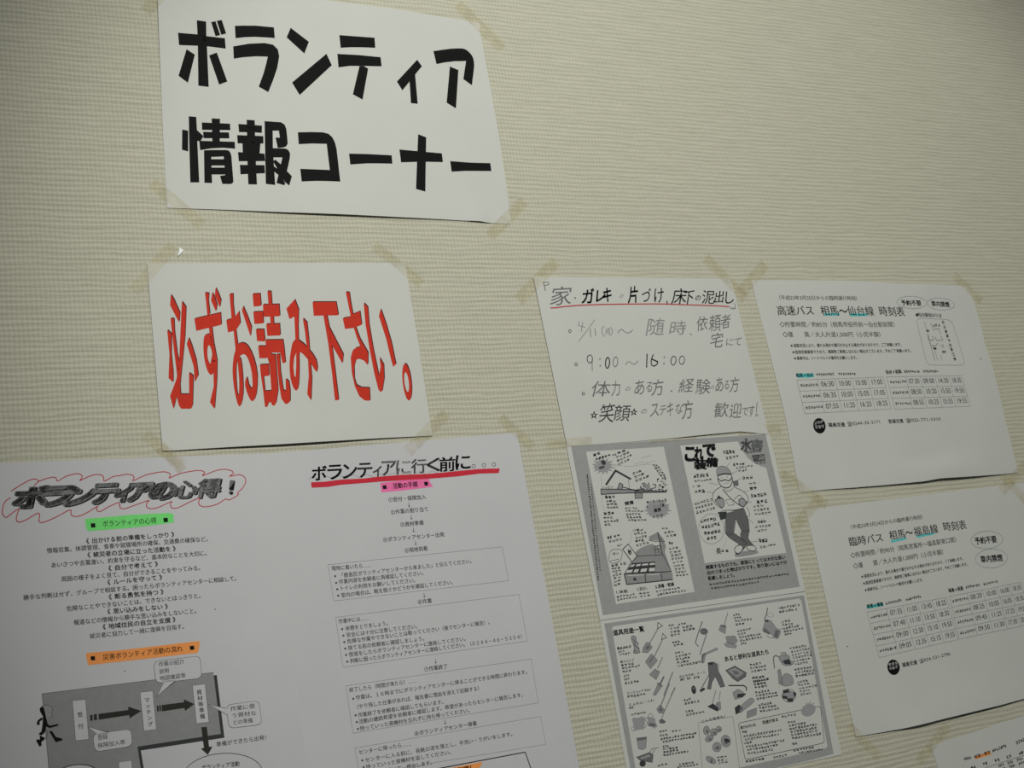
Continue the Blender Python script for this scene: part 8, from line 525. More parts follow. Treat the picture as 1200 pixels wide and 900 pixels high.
  ["floor_drawing",[["grey_fill",2,"P",[[-84.65,32.37],[-81.36,29.83],[-75.98,27.26],[-68.96,25.08],[-62.11,23.76],[-58.08,23.75],[-54.91,25.61],[-48.75,31.51],[-47.8,37.0],[-64.36,37.2],[-81.96,35.57],[-85.96,34.2]]],["grey_fill",2,"P",[[-60.65,14.33],[-47.15,10.11],[-42.07,18.37],[-40.14,22.15],[-52.19,19.87],[-61.72,19.02]]],["grey_ink_dark",3,"L",[[-61.66,18.79],[-54.51,20.86],[-40.2,22.38]],0.62,0],["grey_fill",2,"P",[[-46.6,10.76],[-39.87,26.97],[-43.16,35.05],[-39.32,57.45],[-46.57,37.72]]],["grey_ink_dark",4,"L",[[-47.5,10.44],[-47.54,23.88],[-47.18,37.3]],1.35,0],["grey_fill",3,"P",[[-92.95,42.17],[-81.29,35.63],[-46.57,37.72],[-39.52,58.26],[-60.78,57.09],[-103.78,54.54]]],["grey_ink_dark",4,"L",[[-83.37,35.79],[-46.57,37.72],[-39.52,58.26]],0.81,0],["grey_ink_dark",4,"P",[[-103.83,54.77],[-90.5,43.35],[-58.98,44.5],[-61.86,56.98]]],["paper",5,"P",[[-91.6,45.23],[-86.82,45.11],[-89.38,47.44],[-94.84,47.61]]],["paper",5,"P",[[-84.82,45.31],[-78.71,45.43],[-80.57,47.6],[-86.67,47.47]]],["paper",5,"P",[[-76.68,45.51],[-69.17,45.65],[-69.64,47.72],[-78.54,47.68]]],["paper",5,"P",[[-67.15,45.84],[-59.87,45.96],[-60.35,48.04],[-67.63,47.92]]],["paper",5,"P",[[-98.95,50.94],[-90.81,50.82],[-93.56,54.05],[-102.03,53.9]]],["paper",5,"P",[[-88.42,51.05],[-82.73,51.15],[-85.55,54.62],[-91.31,54.27]]],["paper",5,"P",[[-79.74,51.21],[-71.56,51.31],[-73.73,54.86],[-82.17,54.72]]],["paper",5,"P",[[-69.09,51.32],[-61.17,51.62],[-62.08,55.54],[-69.98,55.23]]],["grey_fill",4,"P",[[-103.25,55.18],[-38.37,59.32],[-39.65,67.72],[-103.12,66.8]]],["grey_ink_dark",5,"L",[[-103.83,54.77],[-75.76,56.53],[-39.52,58.26]],1.2,0],["grey_ink_dark",5,"L",[[-103.83,54.77],[-103.17,67.03],[-71.42,67.52],[-39.65,67.72]],1.2,0],["paper",5,"L",[[-99.6,56.94],[-77.54,58.35]],1.0,0],["paper",5,"L",[[-73.53,58.75],[-55.85,59.7]],1.01,0],["grey_ink_dark",6,"L",[[-76.07,57.91],[-77.48,67.13]],1.11,0],["grey_ink_dark",6,"L",[[-54.29,58.92],[-54.54,67.14]],1.12,0],["grey_ink_dark",6,"P",[[-93.05,60.87],[-90.15,60.0],[-88.53,63.66],[-93.02,63.78]]],["paper",5,"P",[[-99.61,26.27],[-90.94,20.8],[-81.96,35.57],[-90.25,42.2]]],["grey_ink_dark",6,"L",[[-99.61,26.27],[-90.94,20.8],[-81.96,35.57],[-90.25,42.2]],1.01,1],["grey_ink_dark",5,"L",[[-56.8,27.82],[-55.7,35.07]],0.82,0],["grey_ink_dark",5,"L",[[-55.91,26.95],[-48.77,26.17],[-49.58,35.65]],0.82,0],["grey_ink_dark",5,"L",[[-51.64,26.5],[-52.3,35.39]],0.62,0],["grey_ink_dark",5,"L",[[-56.66,30.22],[-48.96,29.98]],0.72,0],["grey_ink_dark",1,"L",[[-118.9,31.51],[-117.94,29.35],[-116.66,27.41],[-115.05,26.02],[-112.98,25.41],[-110.57,25.35],[-108.21,25.48],[-105.79,25.59],[-103.4,25.9],[-101.72,26.66],[-101.03,28.08],[-101.04,29.95],[-101.53,31.97],[-102.42,34.23],[-103.8,36.64],[-105.68,38.61],[-108.34,39.97],[-111.5,40.9],[-114.31,41.28],[-116.62,41.08],[-118.59,40.33],[-119.84,39.0],[-120.11,36.82],[-119.67,34.05]],0.6,1],["grey_ink",1,"L",[[-118.94,37.92],[-113.57,37.85],[-106.62,36.76]],0.7,0],["grey_ink_light",1,"L",[[-83.23,7.59],[-88.35,21.39]],0.41,0]]],
  ["person_drawing",[["grey_ink_light",3,"P",[[53.89,-53.29],[53.29,-55.57],[54.41,-58.34],[55.61,-60.35],[57.57,-61.96],[60.58,-63.3],[64.06,-63.85],[67.67,-62.85],[70.91,-61.12],[73.03,-59.2],[74.42,-57.06],[75.89,-54.47],[75.53,-52.52],[70.73,-52.81],[64.48,-53.62],[58.45,-53.21]]],["grey_ink_dark",4,"L",[[53.89,-53.29],[53.92,-54.66],[54.02,-56.58],[54.41,-58.34],[55.14,-59.72],[56.17,-60.93],[57.57,-61.96],[59.47,-62.89],[61.74,-63.62],[64.06,-63.85],[66.44,-63.33],[68.86,-62.3],[70.91,-61.12],[72.42,-59.88],[73.55,-58.5],[74.42,-57.06],[75.01,-55.41],[75.33,-53.71],[75.53,-52.52]],0.66,0],["paper",3,"P",[[54.61,-52.61],[53.43,-49.48],[53.77,-45.7],[54.49,-42.37],[56.09,-39.47],[58.88,-37.27],[62.26,-36.01],[65.89,-35.99],[69.36,-37.29],[72.17,-40.41],[74.18,-44.32],[75.51,-48.45],[74.92,-51.92],[70.36,-53.31],[64.48,-53.62],[58.94,-53.65]]],["grey_ink_dark",5,"L",[[54.81,-52.22],[57.27,-52.68],[60.8,-53.29],[64.48,-53.62],[68.45,-53.36],[72.59,-52.81],[75.5,-52.39]],1.77,0],["grey_ink_dark",5,"L",[[54.47,-52.62],[54.17,-50.8],[53.81,-48.21],[53.77,-45.7],[54.18,-43.47],[54.92,-41.32],[56.09,-39.47],[57.83,-37.94],[59.99,-36.71],[62.26,-36.01],[64.61,-35.87],[67.07,-36.26],[69.36,-37.29],[71.52,-39.17],[73.51,-41.68],[74.93,-44.27],[75.47,-47.05],[75.44,-49.89],[75.37,-51.89]],1.21,0],["grey_ink_dark",5,"L",[[54.9,-48.41],[55.53,-47.37],[56.47,-45.95],[57.8,-45.05],[59.68,-45.23],[61.94,-45.92],[64.12,-46.27],[66.04,-45.66],[67.87,-44.71],[69.66,-44.37],[71.61,-45.34],[73.52,-46.92],[74.85,-48.1]],1.32,0],["grey_ink_dark",5,"P",[[60.76,-49.03],[60.25,-48.52],[59.51,-48.57],[59.28,-49.13],[59.79,-49.65],[60.53,-49.6]]],["grey_ink_dark",5,"P",[[68.91,-49.13],[68.4,-48.61],[67.66,-48.66],[67.43,-49.23],[67.94,-49.74],[68.68,-49.7]]],["grey_ink",5,"L",[[60.63,-41.44],[64.58,-42.18],[68.03,-40.93]],0.44,0],["grey_ink",4,"P",[[75.41,-43.22],[83.23,-44.1],[82.42,-38.04],[75.49,-37.62]]],["grey_ink_dark",5,"L",[[75.41,-43.22],[83.23,-44.1],[82.42,-38.04],[75.49,-37.62]],0.55,1],["grey_ink_dark",4,"L",[[56.01,-37.96],[53.22,-36.89],[49.32,-35.35],[45.97,-33.63],[43.71,-31.79],[41.98,-29.77],[40.78,-27.72],[40.09,-25.69],[39.93,-23.61],[40.26,-21.51],[41.17,-19.25],[42.58,-16.96],[44.25,-14.96],[46.45,-13.29],[48.92,-11.91],[50.68,-10.97]],0.77,0],["grey_ink_dark",4,"L",[[73.81,-36.98],[77.13,-35.4],[81.8,-33.14],[85.86,-30.8],[88.74,-28.55],[91.0,-26.23],[92.46,-23.97],[92.94,-21.77],[92.63,-19.63],[91.87,-17.67],[90.47,-15.8],[88.62,-14.11],[87.28,-12.95]],0.77,0],["grey_ink_dark",4,"L",[[59.95,-35.79],[60.37,-34.83],[61.04,-33.49],[62.11,-32.48],[63.83,-32.01],[65.96,-31.86],[68.02,-32.06],[70.01,-32.86],[71.93,-34.01],[73.27,-34.86]],0.55,0],["grey_ink_dark",5,"L",[[57.43,-34.71],[59.55,-31.68],[62.6,-27.4],[65.8,-23.39],[69.07,-20.06],[72.5,-17.01],[75.56,-14.47],[78.2,-12.54],[80.46,-11.13],[82.01,-10.19]],1.1,0],["grey_ink_dark",4,"L",[[43.61,-21.26],[44.99,-22.51],[46.99,-24.21],[49.07,-25.24],[51.3,-24.92],[53.62,-23.92],[55.25,-23.15]],0.65,0],["grey_ink",1,"L",[[59.22,-21.1],[68.28,-21.31],[69.49,-14.3],[61.07,-13.68]],0.66,1],["grey_ink_light",3,"P",[[43.11,-21.04],[44.74,-22.71],[47.87,-23.45],[51.75,-23.58],[55.13,-22.66],[56.2,-19.88],[55.83,-16.59],[53.99,-13.56],[51.59,-11.65],[49.74,-12.32],[47.83,-14.44],[44.94,-17.77]]],["grey_ink_dark",4,"L",[[43.11,-21.04],[43.9,-22.27],[45.75,-23.04],[47.87,-23.45],[50.35,-23.62],[53.1,-23.43],[55.13,-22.66],[56.03,-20.98],[56.2,-18.72],[55.83,-16.59],[54.76,-14.57],[53.15,-12.68],[51.59,-11.65],[50.34,-11.87],[49.14,-12.94],[47.83,-14.44],[45.98,-16.51],[44.02,-19.01]],0.76,1],["grey_ink_dark",5,"P",[[46.72,-24.78],[49.69,-27.7],[53.24,-24.05],[49.18,-22.72]]],["grey_ink_light",3,"P",[[78.42,-19.68],[81.39,-20.89],[84.76,-20.73],[87.27,-18.78],[88.4,-16.03],[86.61,-12.9],[83.66,-10.7],[80.51,-11.33],[78.0,-13.4],[77.46,-16.64]]],["grey_ink_dark",4,"L",[[78.42,-19.68],[80.19,-20.63],[82.63,-21.0],[84.76,-20.73],[86.48,-19.61],[87.91,-17.86],[88.4,-16.03],[87.47,-14.0],[85.61,-11.9],[83.66,-10.7],[81.62,-10.87],[79.47,-11.94],[78.0,-13.4],[77.48,-15.42],[77.62,-17.84]],0.99,1],["grey_ink_dark",4,"L",[[71.08,-20.48],[73.55,-22.07],[77.02,-24.23],[79.94,-25.51],[81.49,-25.33],[82.48,-24.27],[83.76,-22.7],[85.94,-20.29],[88.41,-17.36],[90.17,-15.26]],0.66,0],["grey_ink_dark",4,"L",[[86.64,-10.47],[87.61,-9.16],[88.94,-7.25],[89.8,-5.18],[89.93,-2.76],[89.58,-0.18],[88.76,1.67],[87.09,2.24],[84.95,2.06],[83.4,1.87]],0.55,0],["arrow_grey2",3,"P",[[54.38,-4.62],[83.17,-8.4],[86.06,9.43],[84.58,19.08],[72.24,19.02],[67.41,2.91],[60.19,20.48],[48.26,19.46]]],["arrow_grey2",3,"P",[[48.2,19.7],[53.28,19.35],[60.13,20.72],[65.37,24.13],[69.83,28.26],[73.82,31.59],[75.58,34.97],[72.37,39.7],[67.51,42.89],[63.02,40.76],[60.03,37.27],[62.3,35.97],[64.08,34.31],[58.84,30.29],[52.56,25.88],[48.92,22.2]]],["arrow_grey2",3,"P",[[72.24,19.02],[78.93,17.94],[84.58,19.08],[82.54,23.37],[79.73,28.88],[83.11,34.44],[85.86,38.75],[81.85,39.96],[76.15,38.49],[71.59,33.18],[68.69,26.92],[69.23,22.25]]],["grey_ink_dark",4,"L",[[67.41,2.91],[65.71,8.16],[63.22,15.35],[60.19,20.48],[55.88,22.38],[51.05,22.26],[48.2,19.7],[49.03,12.9],[51.84,3.62],[54.01,-3.15]],0.54,0],["grey_ink_dark",4,"L",[[72.24,19.02],[70.81,14.25],[68.85,7.69],[67.41,2.91]],0.54,0],["grey_ink_dark",4,"L",[[84.58,19.08],[82.91,21.62],[80.71,25.25],[79.73,28.88],[81.19,32.53],[83.87,36.18],[85.86,38.75]],0.65,0],["grey_ink_dark",5,"L",[[60.13,20.72],[62.79,22.7],[66.53,25.53],[69.83,28.26],[72.56,30.51],[74.84,32.67],[75.58,34.97],[73.61,37.82],[70.11,40.79],[67.51,42.89]],0.86,0],["grey_ink_dark",4,"L",[[48.14,19.94],[49.02,21.39],[50.39,23.5],[52.56,25.88],[56.29,28.81],[60.82,32.03],[64.08,34.31]],0.64,0],["grey_ink_dark",4,"L",[[72.24,19.02],[73.68,19.43],[75.75,19.98],[77.93,20.26],[80.32,20.0],[82.82,19.47],[84.58,19.08]],0.54,0],["grey_ink_dark",4,"L",[[86.06,9.43],[85.21,4.16],[84.03,-3.11],[83.17,-8.4]],0.54,0],["grey_ink_dark",5,"L",[[42.73,-5.54],[45.46,-6.35],[49.42,-7.45],[53.79,-8.16],[58.45,-8.04],[63.52,-7.53],[68.53,-7.27],[73.84,-7.62],[79.1,-8.23],[82.79,-8.68]],1.19,0],["paper",6,"L",[[44.58,-7.01],[47.83,-7.25],[52.43,-7.57],[56.66,-7.69],[60.13,-7.43],[63.23,-6.98],[65.37,-6.64]],0.54,0],["grey_ink_dark",4,"P",[[44.37,-6.16],[56.35,-6.47],[53.06,1.75],[45.03,2.97]]],["grey_ink_dark",5,"L",[[44.37,-6.16],[56.35,-6.47],[53.06,1.75],[45.03,2.97]],0.54,1],["grey_fill",2,"P",[[55.43,46.44],[59.97,44.86],[67.26,43.85],[78.72,44.14],[88.67,45.21],[91.17,47.05],[88.14,48.88],[77.42,49.74],[65.63,50.1],[59.49,50.17],[56.07,49.69],[54.42,48.2]]],["paper",4,"P",[[56.85,39.2],[59.76,37.23],[63.31,36.09],[66.57,36.5],[68.84,37.82],[68.92,39.74],[67.44,42.02],[64.17,44.77],[60.57,46.68],[58.07,45.98],[56.48,44.09],[56.01,41.68]]],["grey_ink_dark",5,"L",[[56.85,39.2],[58.59,37.86],[61.0,36.71],[63.31,36.09],[65.48,36.22],[67.54,36.88],[68.84,37.82],[69.09,39.02],[68.57,40.49],[67.44,42.02],[65.45,43.81],[62.85,45.65],[60.57,46.68],[58.84,46.43],[57.41,45.39],[56.48,44.09],[56.05,42.56],[56.12,40.78]],0.85,1],["grey_ink_dark",5,"P",[[56.55,43.85],[60.82,45.72],[65.87,43.48],[60.44,47.16],[56.16,46.51]]],["paper",4,"P",[[74.62,38.6],[78.77,38.0],[83.75,38.18],[86.89,39.69],[88.17,41.44],[85.94,42.52],[82.47,43.03],[79.43,42.62],[76.82,41.64],[74.8,40.06]]],["grey_ink_dark",5,"L",[[74.62,38.6],[77.02,38.0],[80.63,37.86],[83.75,38.18],[85.97,39.11],[87.71,40.49],[88.51,41.84],[88.11,43.19],[86.77,44.51],[84.89,45.23],[82.18,45.05],[78.92,44.28],[76.41,43.21],[74.92,41.71],[74.17,39.92]],0.86,1],["grey_ink",1,"L",[[47.78,14.35],[46.26,18.4],[43.92,22.16],[40.83,25.43],[37.19,28.08],[33.15,29.93],[28.94,30.95],[24.76,31.02],[20.8,30.22],[17.29,28.52],[14.37,26.07],[12.21,22.93],[10.88,19.31],[10.5,15.35],[11.02,11.25],[12.48,7.23],[14.76,3.47],[17.81,0.18],[21.41,-2.5],[25.44,-4.4],[29.67,-5.48],[33.89,-5.6],[37.89,-4.83],[41.46,-3.13],[44.44,-0.66],[46.62,2.52],[47.97,6.19],[48.34,10.21]],0.54,1],["grey_ink",1,"L",[[101.69,-91.59],[103.76,-93.39],[106.68,-95.8],[109.31,-97.06],[110.75,-95.99],[111.9,-93.78],[114.25,-92.22],[119.24,-92.46],[125.46,-93.37],[130.14,-93.33],[132.04,-91.45],[132.39,-88.63],[132.09,-86.0],[131.09,-83.77],[129.44,-81.73],[128.23,-80.32]],0.57,0],["grey_ink",1,"L",[[77.0,-67.15],[69.58,-61.84]],0.56,0],["grey_ink",1,"L",[[86.45,-56.55],[76.44,-53.1]],0.56,0],["grey_ink",1,"L",[[88.44,-46.56],[83.3,-44.35]],0.56,0],["grey_ink",1,"L",[[39.62,-43.89],[52.23,-40.75]],0.55,0],["grey_ink",1,"L",[[33.29,-33.28],[43.83,-31.02]],0.54,0],["grey_ink",1,"L",[[95.6,-30.11],[87.72,-29.14]],0.55,0],["grey_ink",1,"L",[[96.42,-15.81],[88.52,-14.75]],0.55,0],["grey_ink",1,"L",[[85.87,4.4],[92.42,11.21]],0.55,0],["grey_ink",1,"L",[[83.37,33.93],[92.55,33.5]],0.54,0],["grey_ink_light",1,"L",[[48.2,25.5],[41.69,36.6]],0.53,0]]],
  ["sheet_seam",[["grey_ink_light",1,"L",[[-146.48,103.5],[-10.01,102.64],[146.59,101.52]],0.34,0]]],
 ],
 [[-174.5,-104.4,-113.3,-106.3,10.4],[-33.4,-105.2,35.8,-107.1,14.2],[99.5,-107.2,167.1,-108.3,12.6]]],
["handwritten_sheet","white sheet with handwritten pencil notes and a thin red underline","handwritten sheet",[202.5,-26.9],1.6,[[55.6,108.2,38.2,13.5,0.6]],[[0.02,0.013,0.5,0.15]],[[-149.3,-108.1],[144.8,-107.6],[148.6,106.9],[-145.6,106.2]],{"bottom":[[-145.6,106.2],[-104.4,105.9],[-56.9,105.5],[4.7,104.1],[55.8,102.2],[105.9,100.8],[148.6,106.9]]},[0.0173,0.9999],48,36,
 [
